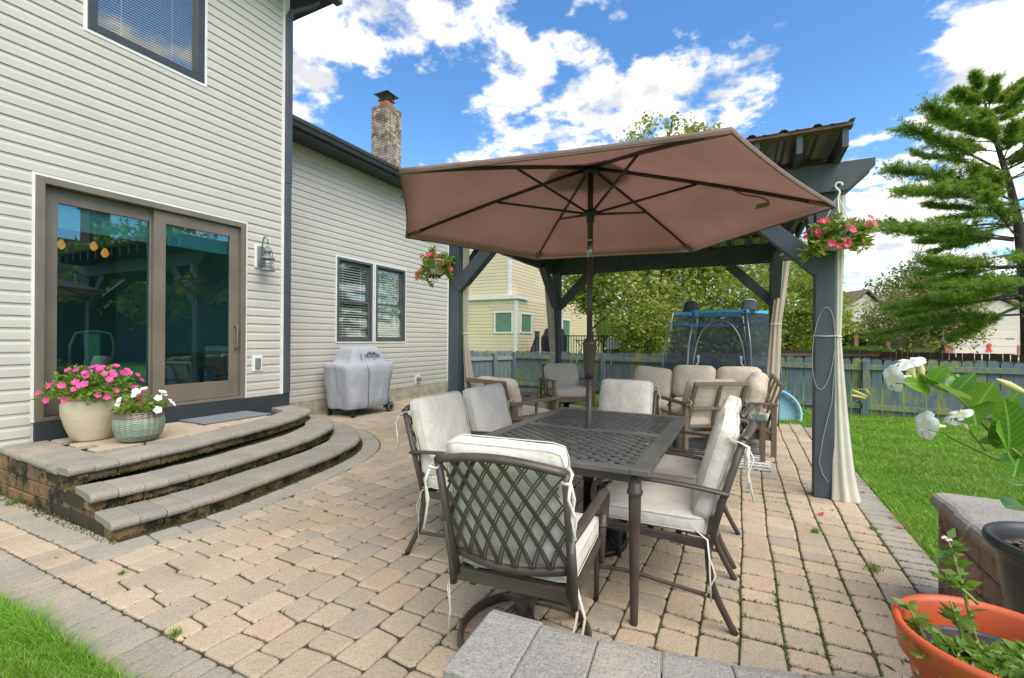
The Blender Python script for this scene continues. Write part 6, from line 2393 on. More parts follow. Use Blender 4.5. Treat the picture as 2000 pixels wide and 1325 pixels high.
mb = MB(); mb.extrude([(-.28, .0), (.28, 0), (.3, .35), (.2, .5), (0, .55), (-.2, .5), (-.3, .35)], right, (0, 0, 1), fw, (wx, wy, DZ + .35), .04); mb.build('back', TW, wc)
mb = MB(); mb.box(wx - .28, wx + .28, wy, wy + .5, DZ + .36, DZ + .40); mb.build('seat', TW, wc)
for a in (-.24, .24):
    for b_ in (.04, .46):
        mb = MB(); mb.box(wx + a - .02, wx + a + .02, wy + b_ - .02, wy + b_ + .02, DZ, DZ + .36); mb.build('leg', TW, wc)


def hmat(px, py, d):
    """frame facing the viewer: x right, y away, z up, origin at ground under that pixel"""
    o_ = at(px, py, d)
    return Matrix(((right[0], fw[0], 0, o_.x), (right[1], fw[1], 0, o_.y), (0, 0, 1, 0), (0, 0, 0, 1)))


def hpart(mb, m, name, mat, parent, **kw):
    xf(mb, m); return mb.build(name, mat, parent, **kw)


# white house with brick porch, far right
m = hmat(1690, 690, 45)
wh = thing('house', 'white two storey house with brown roof and shuttered window beyond the right post', 'house', m.translation)
k45 = 45 / 900
mb = MB(); mb.box(-4.5, 2.2, 0, 8, 2.2, 4.2); mb.extrude([(-4.5, 4.2), (2.2, 4.2), (0.0, 6.0), (-1.0, 5.2)], (1, 0, 0), (0, 0, 1), (0, 1, 0), (0, 4, 0), 8); hpart(mb, m, 'wall', M['siding_white'], wh)
mb = MB(); mb.box(2.2, 9, 1.5, 9, 2.2, 4.3); hpart(mb, m, 'wall', M['siding_white'], wh)
mb = MB(); mb.box(-4.5, 9, 1.6, 8.5, -.5, 2.2); hpart(mb, m, 'brick_wall', M['brick_far'], wh)
mb = MB()
for (xa, xb, za, zb) in ((-2.9, 0.0, 4.05, 6.25), (0.0, 2.6, 6.25, 4.0)):
    mb.add([(xa, -.35, za), (xb, -.35, zb), (xb, 9, zb), (xa, 9, za), (xa, -.35, za + .16), (xb, -.35, zb + .16), (xb, 9, zb + .16), (xa, 9, za + .16)], [(3, 2, 1, 0), (4, 5, 6, 7), (0, 1, 5, 4), (1, 2, 6, 5), (2, 3, 7, 6), (3, 0, 4, 7)])
mb.add([(.5, 1.0, 4.2), (9.4, 1.0, 4.2), (9.4, 5, 6.3), (.5, 5, 6.3), (9.4, 9, 4.2), (.5, 9, 4.2)], [(0, 1, 2, 3), (3, 2, 4, 5), (1, 4, 2)])
hpart(mb, m, 'roof', M['roof_brown'], wh)
mb = MB(); mb.add([(-4.8, -1.6, 2.2), (1.2, -1.6, 2.2), (1.2, 0, 3.1), (-4.8, 0, 3.1), (-4.8, -1.6, 2.05), (1.2, -1.6, 2.05), (1.2, 0, 2.1), (-4.8, 0, 2.1)], [(0, 1, 2, 3), (7, 6, 5, 4), (0, 4, 5, 1), (1, 5, 6, 2), (3, 2, 6, 7), (0, 3, 7, 4)]); hpart(mb, m, 'porch_roof', M['roof_brown'], wh)
mb = MB(); mb.box(-4.4, 1.0, 1.2, 1.3, -.4, 2.05); hpart(mb, m, 'porch_wall', M['dark_inside'], wh)
for x in (-2.0, 1.0):
    mb = MB(); mb.box(x - .2, x + .2, -1.5, -1.1, -.5, 2.05); hpart(mb, m, 'porch_post', M['brick_far'], wh)
wm = MB(); wm.box(-1.55, -.55, -.08, .02, 2.45, 3.95); f = hpart(wm, m, 'window', TW, wh)
for za, zb in ((2.53, 3.17), (3.23, 3.87)):
    pm_ = MB(); pm_.box(-1.47, -.63, -.10, -.085, za, zb); hpart(pm_, m, 'pane', M['blind'] if zb > 3.5 else M['dark_inside'], f)
for x in (-1.98, -.50):
    sm_ = MB(); sm_.box(x, x + .40, -.07, .02, 2.45, 3.95); hpart(sm_, m, 'shutter', M['window_frame'], wh)
mb = MB(); mb.tube([(1.0, 6, 6.0), (1.0, 6, 7.0)], .08, 8); hpart(mb, m, 'roof_pipe', M['galv'], wh)
# garage house
m = hmat(1925, 690, 40)
k40 = 40 / 900
gh = thing('house', 'cream garage front with brick piers behind the pine branches', 'house', m.translation)
mb = MB(); mb.box(-3.6, 6, .2, 8, -.5, 2.9); mb.extrude([(-3.9, 2.9), (6.4, 2.9), (1.4, 5.0)], (1, 0, 0), (0, 0, 1), (0, 1, 0), (0, 4.1, 0), 7.8); hpart(mb, m, 'wall', M['siding_white'], gh)
mb = MB()
for (xa, xb, za, zb) in ((-4.3, 1.4, 2.85, 5.2), (1.4, 6.9, 5.2, 2.8)):
    mb.add([(xa, -.2, za), (xb, -.2, zb), (xb, 9, zb), (xa, 9, za), (xa, -.2, za + .2), (xb, -.2, zb + .2), (xb, 9, zb + .2), (xa, 9, za + .2)], [(3, 2, 1, 0), (4, 5, 6, 7), (0, 1, 5, 4), (1, 2, 6, 5), (2, 3, 7, 6), (3, 0, 4, 7)])
hpart(mb, m, 'roof', M['roof_brown'], gh)
for xa, xb in ((-3.7, -2.75), (2.85, 6)):
    mb = MB(); mb.box(xa, xb, .05, .3, -.5, 1.05); hpart(mb, m, 'brick_pier', M['brick_far'], gh)
M['garage'] = simple('garage_door', (190, 182, 166), .5, (182, 174, 158), 4)
mb = MB(); mb.box(-2.75, 2.85, .1, .2, -.5, 2.3); frame_ = hpart(mb, m, 'garage_door', M['garage'], gh)
for k in range(4):
    mb = MB(); mb.box(-2.6, 2.7, .06, .1, -.42 + k * .68, .22 + k * .68); hpart(mb, m, 'door_panel', M['garage'], frame_, bevel=.02)
for x in (-.35, 2.2):
    for z in (.28, 1.62):
        mb = MB(); mb.box(x - .4, x + .35, .03, .06, z - .03, z + .03); hpart(mb, m, 'strap_hinge', M['black'], frame_)
M['red'] = simple('red_paint', (186, 44, 40), .5)
mb = MB(); mb.extrude([(-.26, 0), (.26, 0), (.26, .1), (.14, .14), (.12, .45), (.2, .52), (.2, .6), (.08, .66), (0, .74), (-.08, .66), (-.2, .6), (-.2, .52), (-.12, .45), (-.14, .14), (-.26, .1)], (1, 0, 0), (0, 0, 1), (0, 1, 0), (.32, -.0, .5), .05)
rd = hpart(mb, m, 'hydrant_plaque', M['red'], None); tag(rd, 'red hydrant shaped plaque hanging on the cream garage door', 'plaque')
mb = MB(); mb.box(3.3, 3.55, .0, .1, 1.5, 1.9); hpart(mb, m, 'wall_lamp', M['black'], gh)
M['drive'] = simple('drive_concrete', (200, 194, 182), .9, (184, 178, 166), 2)
g = MB(); g.add([(-3, 0, -.02), (9, 0, -.02), (9, -14, -.02), (-1, -14, -.02)], [(3, 2, 1, 0)]); xf(g, m)
struct(g.build('driveway', M['drive']))
# brown roofed house seen through the trampoline, and one across the yards to the right
m = hmat(1395, 690, 42)
rh = thing('house', 'brown roofed house half hidden behind the trampoline net', 'house', m.translation)
mb = MB(); mb.box(-5, 5, 0, 6, -.5, 1.6); hpart(mb, m, 'wall', M['brick_far'], rh)
mb = MB(); mb.add([(-5.4, -.5, 1.5), (5.4, -.5, 1.5), (3.4, 3, 3.2), (-3.4, 3, 3.2), (5.4, 6.5, 1.5), (-5.4, 6.5, 1.5)], [(0, 1, 2, 3), (1, 4, 2), (4, 5, 3, 2), (5, 0, 3)]); hpart(mb, m, 'roof', M['roof_brown'], rh)
for x in (-3, 0, 2.6):
    mb = MB(); mb.box(x - .5, x + .5, -.06, 0, .0, 1.3); hpart(mb, m, 'window', M['dark_inside'], rh)
eh = thing('house', 'grey sided house with a chimney across the yard to the right', 'house', (22, 15, 0))
mb = MB(); mb.box(17, 26, 7, 24, -.3, 3.6); mb.build('wall', M['slate'], eh)
mb = MB(); mb.add([(16.5, 6.5, 3.5), (16.5, 24.5, 3.5), (21.5, 21, 6.6), (21.5, 10, 6.6), (26.5, 24.5, 3.5), (26.5, 6.5, 3.5)], [(0, 3, 2, 1), (1, 2, 4), (2, 3, 5, 4), (3, 0, 5)]); mb.build('roof', M['roof'], eh)
mb = MB(); mb.box(19, 20, 11.6, 12.5, 3, 8.0); mb.box(18.9, 20.1, 11.5, 12.6, 8.0, 8.15); mb.build('chimney', M['brick_far'], eh)
tree('far_tree', 'broad tree standing across the yard to the right', (14, 12.5, -.2), 7, .2, (14, 12.5, 4.6), (2.8, 2.8, 2.6), M['leaf_big'], 6000, .3, 91, clusters=150, sub=.5, group=TG)

# hedges by the white house
for k, (px, d, w_, lab) in enumerate(((1665, 34, 1.5, 'clipped round hedge left of the other by the white house porch'), (1705, 36, 1.5, 'clipped hedge right of the other by the white house porch'))):
    c = at(px, 690, d)
    hd_ = thing('hedge', lab, 'hedge', (c.x, c.y, -.1), group='hedges by the white house')
    n_ = 2600
    u = rg.normal(size=(n_, 3)); u /= np.linalg.norm(u, axis=1)[:, None]; u[:, 2] = np.abs(u[:, 2])
    P = np.array((c.x, c.y, .1)) + u * np.array((w_, 1.0, .75))
    V = leaf_quads(P, .16, rg=rg, out=u)
    foliage('leaves', V, rg.random(n_), M['hedge'], hd_)

# ------------------------------------------------------------------ flowers


def petal_flower(name, r, n_p=5, depth_=.35, lobes=.25):
    mb = MB()
    vs = [(0, 0, -r * depth_)]
    m_ = n_p * 6
    for k in range(m_):
        a = 2 * math.pi * k / m_
        rr = r * (1 - lobes * (1 - abs(math.sin(a * n_p / 2)) ** .6))
        vs.append((rr * .5 * math.cos(a), rr * .5 * math.sin(a), -r * depth_ * .25))
    for k in range(m_):
        a = 2 * math.pi * k / m_
        rr = r * (1 - lobes * (1 - abs(math.sin(a * n_p / 2)) ** .6))
        vs.append((rr * math.cos(a), rr * math.sin(a), .06 * r * math.sin(n_p * a)))
    fs = [(0, 1 + k, 1 + (k + 1) % m_) for k in range(m_)] + [(1 + k, 1 + m_ + k, 1 + m_ + (k + 1) % m_, 1 + (k + 1) % m_) for k in range(m_)]
    mb.add(vs, fs, True)
    return mb.mesh(name)


FM = {}
for nm, r in (('pink', .027), ('white_petal', .032), ('red_pink', .026), ('crimson', .018)):
    me = petal_flower('flower', r)
    me.materials.append(M[nm]); FM[nm] = me


def flowers(t, me, pts, dirs, rg):
    off = root_off(t)
    for p, d in zip(pts, dirs):
        o = bpy.data.objects.new('flower', me)
        COL.objects.link(o)
        o.parent = t
        o.location = Vector(p) - off
        o.rotation_euler = Vector(d).to_track_quat('Z', 'Y').to_euler()
        s = rg.uniform(.8, 1.15); o.scale = (s, s, s)


def potted(t, c, rad, n_leaf, leaf, mat, seed, stems=40, trail=0.0):
    """stems that fan out from the pot with leaves along them"""
    rg = np.random.default_rng(seed)
    mb = MB(); P, O = [], []
    for k in range(stems):
        a = rg.uniform(0, 6.283); e = rg.uniform(.1, 1) ** .6
        tip = np.array((math.cos(a) * rad[0] * e, math.sin(a) * rad[1] * e, rad[2] * (1.05 - .75 * e * e) * rg.uniform(.6, 1.1) - trail * e * rg.uniform(0, 1)))
        b0 = np.array((math.cos(a) * rad[0] * .2 * e, math.sin(a) * rad[1] * .2 * e, -.03))
        mid = (b0 + tip) / 2 + np.array((0, 0, .25 * rad[2]))
        pts = [np.array(c) + ((1 - s) ** 2 * b0 + 2 * s * (1 - s) * mid + s * s * tip) for s in np.linspace(0, 1, 6)]
        mb.tube(pts, .0025, 4, caps=False)
        m_ = n_leaf // stems
        s = rg.uniform(.2, 1, m_)
        q = np.array(pts)[np.clip((s * 5).astype(int), 0, 4)] + rg.normal(0, .014, (m_, 3))
        P.append(q); O.append(np.repeat((pts[-1] - pts[-3])[None] * 6, m_, 0))
    mb.build('stems', M['stem'], t)['kind'] = 'stuff'
    P, O = np.vstack(P), np.vstack(O)
    V = leaf_quads(P, leaf, up=.3, aspect=.42, rg=rg, out=O)
    foliage('leaves', V, clump_tint(P, 22, rg), mat, t)
    return P


def flower_spots(c, rad, n_, rg, zlo=.0, trail=0.0):
    u = rg.normal(size=(n_ * 3, 3)); u /= np.linalg.norm(u, axis=1)[:, None]
    u = u[u[:, 2] > zlo][:n_]
    p = np.array(c) + u * np.array(rad) * rg.uniform(.85, 1.08, (len(u), 1))
    return p, u + np.array((.55, -.45, .25))


M['cream_pot'] = simple('cream_glazed_pot', (206, 192, 166), .45, (190, 172, 144), 3, stretch=(1, 1, 5), bump=.1, bscale=30)
M['pot_rim'] = simple('pot_rim_tan', (196, 164, 120), .5, (178, 146, 104), 9)
M['sage_pot'] = simple('sage_glaze', (142, 154, 134), .3, (122, 136, 118), 12)
M['sage_rim'] = simple('sage_rim', (120, 104, 98), .3, (100, 86, 82), 12)
bx, by, bz = -5.33, 2.06, .362
p1 = thing('flower_pot', 'big cream glazed pot of pink petunias left on the top step', 'plant pot', (bx, by, bz), group='flower pots on the top step')
mb = MB(); mb.lathe([(.135, 0), (.145, .01), (.185, .12), (.215, .24), (.218, .32), (.205, .365), (.20, .375), (.18, .375), (.175, .34), (.0, .34)], 40, (bx, by, bz)); mb.build('pot', M['cream_pot'], p1)
mb = MB(); mb.lathe([(.200, .372), (.226, .378), (.232, .39), (.226, .402), (.20, .405), (.19, .40), (.195, .376)], 40, (bx, by, bz)); mb.build('pot_rim', M['pot_rim'], p1)
mb = MB(); mb.lathe([(.19, .37), (.0, .38)], 24, (bx, by, bz)); mb.build('soil', M['soil'], p1)
potted(p1, (bx, by, bz + .38), (.42, .42, .30), 4200, .045, M['leaf_plant'], 3, 90, trail=.14)
rg2 = np.random.default_rng(4)
pts, dr = flower_spots((bx, by, bz + .40), (.38, .40, .27), 52, rg2, -.05)
flowers(p1, FM['pink'], pts, dr, rg2)
sx3, sy3 = -4.87, 2.22
p2 = thing('flower_pot', 'smaller sage green woven pattern pot with white and crimson flowers', 'plant pot', (sx3, sy3, bz), group='flower pots on the top step')
mb = MB()
NP = 96
prof = [(.10, 0), (.13, .012), (.165, .06), (.182, .12), (.186, .17), (.18, .22), (.168, .255)]
rows = []
for i in range(60):
    f = i / 59; z = f * .255
    r_ = np.interp(z, [q[1] for q in prof], [q[0] for q in prof])
    row = []
    for k in range(NP):
        a = 2 * math.pi * k / NP
        g_ = .5 + .5 * math.cos(a * 24)                    # uprights
        w_ = .5 + .5 * math.sin(z * 2 * math.pi / .019 + (math.pi if int(k / 4 + .5) % 2 else 0))
        rr = r_ + .0055 * w_ - .009 * (g_ ** 6)
        row.append((sx3 + rr * math.cos(a), sy3 + rr * math.sin(a), bz + z))
    rows.append(row)
mb.grid(rows[:50], closed=True); mb.build('pot', M['sage_pot'], p2)
mb = MB(); mb.grid(rows[49:], closed=True); mb.lathe([(.172, .255), (.176, .262), (.165, .268), (.155, .262), (.150, .22), (0, .22)], 40, (sx3, sy3, bz)); mb.build('pot_rim', M['sage_rim'], p2)
mb = MB(); mb.lathe([(.152, .235), (.0, .24)], 24, (sx3, sy3, bz)); mb.build('soil', M['soil'], p2)
potted(p2, (sx3, sy3, bz + .25), (.23, .23, .20), 1300, .04, M['leaf_plant'], 6, 44, trail=.04)
rg2 = np.random.default_rng(9)
pts, dr = flower_spots((sx3 + .03, sy3 + .05, bz + .27), (.22, .22, .19), 17, rg2, .0); flowers(p2, FM['white_petal'], pts, dr, rg2)
pts, dr = flower_spots((sx3 - .05, sy3 - .06, bz + .27), (.10, .10, .15), 13, rg2, .1); flowers(p2, FM['crimson'], pts, dr, rg2)


def hanging(label, c, top, seed, mat, pot_mat, n_f):
    t = thing('hanging_basket', label, 'hanging basket', c, group='hanging flower baskets on the pergola')
    x, y, z = c
    mb = MB(); mb.lathe([(.085, -.02), (.10, .0), (.125, .08), (.135, .12), (.142, .125), (.14, .135), (.13, .13), (.12, .10), (.0, .10)], 28, c); mb.build('pot', pot_mat, t)
    mb = MB()
    for k in range(3):
        a = k * 2.094 + .5
        mb.tube([(x + .135 * math.cos(a), y + .135 * math.sin(a), z + .12), (x + .01 * math.cos(a), y + .01 * math.sin(a), z + top - .12)], .0035, 6)
    mb.tube(catmull([(x, y, z + top - .13), (x + .012, y, z + top - .07), (x - .015, y, z + top - .03), (x - .005, y, z + top), (x + .025, y, z + top - .005), (x + .03, y, z + top - .025)], 4), .008, 8)
    mb.build('hanger', TW, t)
    P = potted(t, (x, y, z + .08), (.27, .27, .17), 3000, .055, mat, seed, 80, trail=.30)
    rg = np.random.default_rng(seed + 1)
    rad_ = np.linalg.norm(P - np.array((x, y, z + .05)), axis=1)
    idx = rg.choice(np.argsort(rad_)[len(P) // 3:], n_f, replace=False)
    q = P[idx]; d = q - np.array((x, y, z)); d /= np.linalg.norm(d, axis=1)[:, None]
    flowers(t, FM['red_pink'], q + d * .045, d + np.array((.1, -.6, .2)), rg)
    return t


M['leaf_basket'] = leaf_mat('leaf_basket', [(118, 146, 46), (154, 166, 66), (96, 126, 42), (190, 176, 76)])
M['basket_pot'] = simple('basket_pot', (176, 188, 172), .4, (164, 176, 160), 8)
hanging('hanging basket of coral flowers hooked on the near right post', (.665, 4.40, 2.05), .50, 15, M['leaf_basket'], M['basket_pot'], 62)
hanging('hanging basket of coral flowers left of the near left post', (-3.22, 4.44, 2.08), .42, 18, M['leaf_basket'], M['basket_pot'], 58)
for xh in (.665, -3.22):
    mb = MB(); mb.tube([(xh + .01, 4.40, 2.53), (xh, 4.42, 2.555), (xh, 4.47, 2.56), (xh, 4.53, 2.55)], .008, 8)
    mb.build('basket_hook', M['black_metal'], pg)


# ------------------------------------------------------------------ pots on the seat wall
M['terra'] = simple('terracotta_plastic', (204, 94, 46), .45, (190, 82, 38), 6)
M['pot_black'] = simple('pot_charcoal', (56, 54, 50), .4, (44, 43, 40), 9)
tx, ty, tz = .405, 1.105, .525
tp = thing('terracotta_pot', 'orange terracotta coloured pot with a straggly half dried plant on the wall', 'plant pot', (tx, ty, tz))
mb = MB(); mb.lathe([(.085, 0), (.09, .01), (.122, .20), (.126, .215), (.137, .218), (.142, .26), (.146, .268), (.142, .276), (.135, .276), (.130, .265), (.126, .215), (.12, .19), (0, .19)], 48, (tx, ty, tz)); mb.build('pot', M['terra'], tp)
mb = MB(); mb.lathe([(.127, .215), (.119, .222), (.117, .215), (.113, .21), (0, .213)], 40, (tx, ty, tz)); mb.build('liner', simple('liner_grey', (64, 66, 74), .5, (50, 52, 60), 30), tp)
mb = MB(); mb.lathe([(.105, .214), (.0, .219)], 30, (tx, ty, tz)); mb.build('soil', M['soil'], tp)
rg = np.random.default_rng(5)
st_mb, dry = MB(), MB()
LP, LO = [], []


def sprig(p0, p1, bend, n_w, lw, mbx, leafy=True):
    p0, p1 = np.array(p0), np.array(p1)
    mid = (p0 + p1) / 2 + np.array(bend)
    pts = [(1 - s) ** 2 * p0 + 2 * s * (1 - s) * mid + s * s * p1 for s in np.linspace(0, 1, 9)]
    mbx.tube(pts, [.0032] * 5 + [.0022] * 4, 5)
    if leafy:
        for k in range(n_w):
            f = rg.uniform(.25, 1.0); i = min(7, int(f * 8))
            q = pts[i] + (pts[i + 1] - pts[i]) * (f * 8 - i)
            a = rg.uniform(0, 6.28, 4)
            for an in a:
                LP.append(q); LO.append(np.array((math.cos(an), math.sin(an), rg.uniform(-.1, .5))) * 2.2)


c = np.array((tx, ty, tz + .22))
# upright sprigs near the left side, creeping green and dry stems over the front
sprig(c + (-.01, .05, 0), c + (-.045, .075, .20), (.0, .0, .02), 13, .02, st_mb)
sprig(c + (-.01, .05, .09), c + (-.075, .055, .13), (.0, .0, .02), 6, .02, st_mb)
sprig(c + (-.03, .04, 0), c + (-.05, .05, .085), (.0, .0, .01), 7, .02, st_mb)
sprig(c + (-.09, .02, 0), c + (-.12, .03, .07), (.0, .0, .01), 6, .02, st_mb)
for k in range(44):
    a = rg.uniform(-2.8, .4)
    r_ = rg.uniform(.05, .16)
    sprig(c + rg.normal(0, .02, 3) * (1, 1, 0), c + np.array((r_ * math.cos(a), r_ * math.sin(a), rg.uniform(-.01, .045))), (0, 0, .04), 7, .02, st_mb)
for k in range(22):
    a = rg.uniform(-2.9, 1.0)
    r_ = rg.uniform(.12, .19)
    sprig(c + rg.normal(0, .03, 3) * (1, 1, 0), c + np.array((r_ * math.cos(a), r_ * math.sin(a), rg.uniform(-.09, .05))), (0, 0, .06), 0, .02, dry, False)
st_mb.build('stems', M['stem'], tp)['kind'] = 'stuff'
dry.build('dry_stems', M['dry_stem'], tp)['kind'] = 'stuff'
LP, LO = np.array(LP), np.array(LO)
V = leaf_quads(LP, .027, up=.2, aspect=.45, rg=rg, out=LO)
foliage('leaves', V, rg.random(len(V)), M['leaf_plant'], tp)
tp.scale = (1, 1, .93)
# withered leaves
P = c + np.stack([rg.uniform(-.15, .15, 160), rg.uniform(-.15, .06, 160), rg.uniform(-.06, .03, 160)], 1)
foliage('withered_leaves', leaf_quads(P, .02, rg=rg), rg.random(160), leaf_mat('leaf_dry', [(150, 128, 92), (122, 100, 72), (168, 150, 112)]), tp)
fl = petal_flower('flower', .009); fl.materials.append(simple('petal_blush', (226, 190, 200), .5)); FM['tiny'] = fl
flowers(tp, FM['tiny'], [c + (-.047, .075, .203)], [(0, -.3, 1)], rg)

bx2, by2 = .735, 1.60
bp = thing('black_pot', 'charcoal black plant pot on the seat wall at the right edge', 'plant pot', (bx2, by2, .532))
mb = MB(); mb.lathe([(.10, 0), (.105, .01), (.135, .12), (.148, .22), (.15, .245), (.168, .25), (.174, .262), (.170, .275), (.158, .277), (.150, .262), (.146, .24), (.14, .22), (0, .22)], 48, (bx2, by2, .532)); mb.build('pot', M['pot_black'], bp)
mb = MB(); mb.lathe([(.144, .226), (.06, .236), (.0, .232)], 30, (bx2, by2, .532)); mb.build('soil', M['soil'], bp)
chips = MB()
for k in range(150):
    a, r_ = rg.uniform(0, 6.28), .138 * rg.uniform(0, 1) ** .5
    p = Vector((bx2 + r_ * math.cos(a), by2 + r_ * math.sin(a), .532 + .237)); s = rg.uniform(.005, .012)
    chips.beam(p, p + Vector((rg.normal(0, s), rg.normal(0, s), .002)), s * .8, s * .4, tint=rg.random())
chips.build('bark_chips', simple('bark_chip', (150, 122, 98), .9, (58, 44, 36), 90), bp)['kind'] = 'stuff'

# ------------------------------------------------------------------ mandevilla vine reaching in from the right
VD = 1.12
root = at(2075, 1010, 1.15)
vn = thing('flowering_vine', 'vine with large glossy leaves and white trumpet flowers at the right edge', 'plant', root)
mb = MB()


def vpath(pts, r, r1=None):
    q = [at(x, y, d) for x, y, d in pts]
    c_ = catmull([tuple(v) for v in q], 5)
    mb.tube(c_, list(np.linspace(r, r1 or r * .6, len(c_))), 6)


vpath([(2075, 1090, 1.2), (2060, 1010, 1.15), (2005, 905, 1.12), (1940, 850, 1.10), (1905, 812, 1.10), (1865, 772, 1.10), (1830, 758, 1.10), (1808, 745, 1.10)], .0045)
vpath([(2030, 930, 1.15), (1965, 905, 1.15), (1920, 885, 1.14), (1870, 862, 1.13), (1840, 845, 1.12)], .004, .002)
vpath([(1925, 880, 1.14), (1900, 850, 1.13), (1888, 835, 1.12)], .003, .002)
vpath([(1815, 758, 1.10), (1795, 755, 1.10), (1765, 750, 1.10), (1740, 755, 1.09)], .003, .0015)
vpath([(1795, 755, 1.11), (1750, 745, 1.12), (1710, 768, 1.13), (1690, 775, 1.13), (1660, 790, 1.14)], .0018, .001)
vpath([(1705, 770, 1.13), (1690, 762, 1.13), (1662, 760, 1.13)], .0015, .001)
vpath([(2040, 800, 1.12), (2010, 770, 1.12), (1985, 760, 1.12)], .003, .002)
mb.build('stems', simple('vine_stem', (132, 150, 60), .5, (116, 132, 52), 20), vn)['kind'] = 'stuff'


def vine_leaf_mesh():
    mb = MB()
    rows = []
    for i in range(9):
        v = i / 8
        w = .30 * math.sin(math.pi * min(1, v ** .75)) ** .75 if 0 < v < 1 else 0.004
        row = []
        for j in range(7):
            u = -1 + j / 3
            row.append((u * w, v, .10 * abs(u) ** 1.3 * w * 3 * .5 - .16 * (v - .5) ** 2 + .012 * math.sin(v * 14) * abs(u)))
        rows.append(row)
    mb.grid(rows)
    me = mb.mesh('leaf'); me.materials.append(M['leaf_vine'])
    return me


VLM = vine_leaf_mesh()
toward = -np.array(pixdir(1850, 800))


def vleaf(x, y, d, x2, y2, d2, roll=0.0, wide=1.0):
    a, b_ = at(x, y, d), at(x2, y2, d2)
    L = (b_ - a).length
    ey = (b_ - a).normalized()
    nz = (Vector((0, 0, 1)) * .6 + Vector(toward) * (.7)).normalized()
    ex = ey.cross(nz).normalized()
    ex = Matrix.Rotation(roll, 3, ey) @ ex
    m_ = frame_mat(a - root, ex, ey)
    o = link_mesh('leaf', VLM, None, vn)
    o.matrix_local = m_ @ Matrix.Diagonal((L * wide, L, L, 1))


for q in ((1812, 750, 1.10, 1852, 714, 1.07, .1), (1815, 752, 1.09, 1768, 748, 1.06, -.5), (1862, 768, 1.10, 1815, 736, 1.05, .3, 1.5), (1865, 768, 1.10, 1905, 728, 1.08, .2), (1870, 765, 1.11, 1850, 725, 1.13, -.2), (1858, 770, 1.10, 1873, 730, 1.12, .4),
          (1905, 800, 1.10, 1940, 748, 1.05, .1, 1.6), (1900, 795, 1.12, 1878, 752, 1.14, -.3), (1900, 790, 1.10, 1905, 828, 1.02, .5, 1.2), (1905, 812, 1.11, 1860, 800, 1.16, .9, .5),
          (1975, 880, 1.10, 1965, 780, 1.05, .3, 1.0), (1950, 815, 1.10, 1990, 765, 1.08, .1), (1960, 830, 1.12, 2010, 800, 1.10, -.2), (1975, 890, 1.08, 1950, 840, 1.03, .2, 1.7), (1985, 900, 1.12, 2020, 850, 1.10, .2, 1.4),
          (1925, 850, 1.12, 1952, 865, 1.06, .4, 1.2), (1990, 905, 1.12, 2040, 900, 1.06, .0, 1.4), (1995, 880, 1.13, 1980, 930, 1.08, .3), (2010, 950, 1.13, 1985, 945, 1.05, .3), (2000, 985, 1.14, 1965, 990, 1.08, .1, .8), (2005, 800, 1.13, 1965, 815, 1.10, -.4, 1.2)):
    vleaf(*q)


def trumpet_mesh():
    mb = MB()
    prof = [(.004, -.062), (.006, -.045), (.010, -.03), (.013, -.012), (.016, 0)]
    mb.lathe(prof, 15)
    me = mb.mesh('tube')
    return me


TUBE = trumpet_mesh(); TUBE.materials.append(simple('petal_cream', (226, 214, 150), .5, (234, 228, 206), 30))


def petals_mesh():
    mb = MB()
    for k in range(5):
        a0 = 2 * math.pi * k / 5
        rows = []
        for i in range(6):
            v = i / 5
            row = []
            for j in range(5):
                u = -1 + j / 2
                r_ = .014 + .034 * v * (1 - .12 * u * u - .1 * max(0, u))
                an = a0 + u * (.62 - .06 * v) + .28 * v
                row.append((r_ * math.cos(an), r_ * math.sin(an), .012 * v - .018 * v * v + .004 * u * math.sin(3 * v) + .002 * math.sin(9 * u + k)))
            rows.append(row)
        mb.grid(rows)
    me = mb.mesh('petals'); me.materials.append(M['white_petal'])
    return me


PETM = petals_mesh()


def trumpet(x, y, d, dirpx, toward_w, s=1.0):
    c_ = at(x, y, d)
    t2_ = at(x + dirpx[0], y + dirpx[1], d)
    ax_ = (t2_ - c_).normalized() + Vector(toward) * toward_w
    ax_.normalize()
    q = ax_.to_track_quat('Z', 'Y').to_matrix().to_4x4()
    f = link_mesh('flower', PETM, None, vn)
    f.matrix_local = Matrix.Translation(c_ - root) @ q @ Matrix.Diagonal((s, s, s, 1))
    link_mesh('flower_tube', TUBE, None, f)


trumpet(1772, 708, 1.08, (-22, -50), .02, .76)
trumpet(1742, 740, 1.08, (-60, 8), -.05, .7)
trumpet(1806, 830, 1.08, (-50, -4), -.05, .74)
trumpet(1872, 812, 1.08, (-22, -34), .05, .66)
trumpet(1968, 805, 1.14, (10, -30), -.3, .6)


def bud(x, y, x2, y2, d, r=.008):
    a, b_ = at(x, y, d), at(x2, y2, d)
    mb = MB(); mb.tube([a, a.lerp(b_, .3), a.lerp(b_, .65), a.lerp(b_, .9), b_], [.003, r * .8, r, r * .5, .001], 8)
    mb.build('bud', BUDM, vn)


BUDM = simple('bud_cream', (214, 200, 140), .5, (186, 180, 96), 30)
bud(1800, 752, 1798, 706, 1.10); bud(2010, 772, 1945, 740, 1.12, .009); bud(1790, 745, 1768, 728, 1.10, .004); bud(1693, 775, 1664, 762, 1.13, .004); bud(1690, 778, 1662, 772, 1.13, .004); bud(1700, 772, 1690, 760, 1.13, .003); bud(1890, 842, 1903, 800, 1.12, .006)

# ------------------------------------------------------------------ grass, moss in the joints, weeds, fallen petals


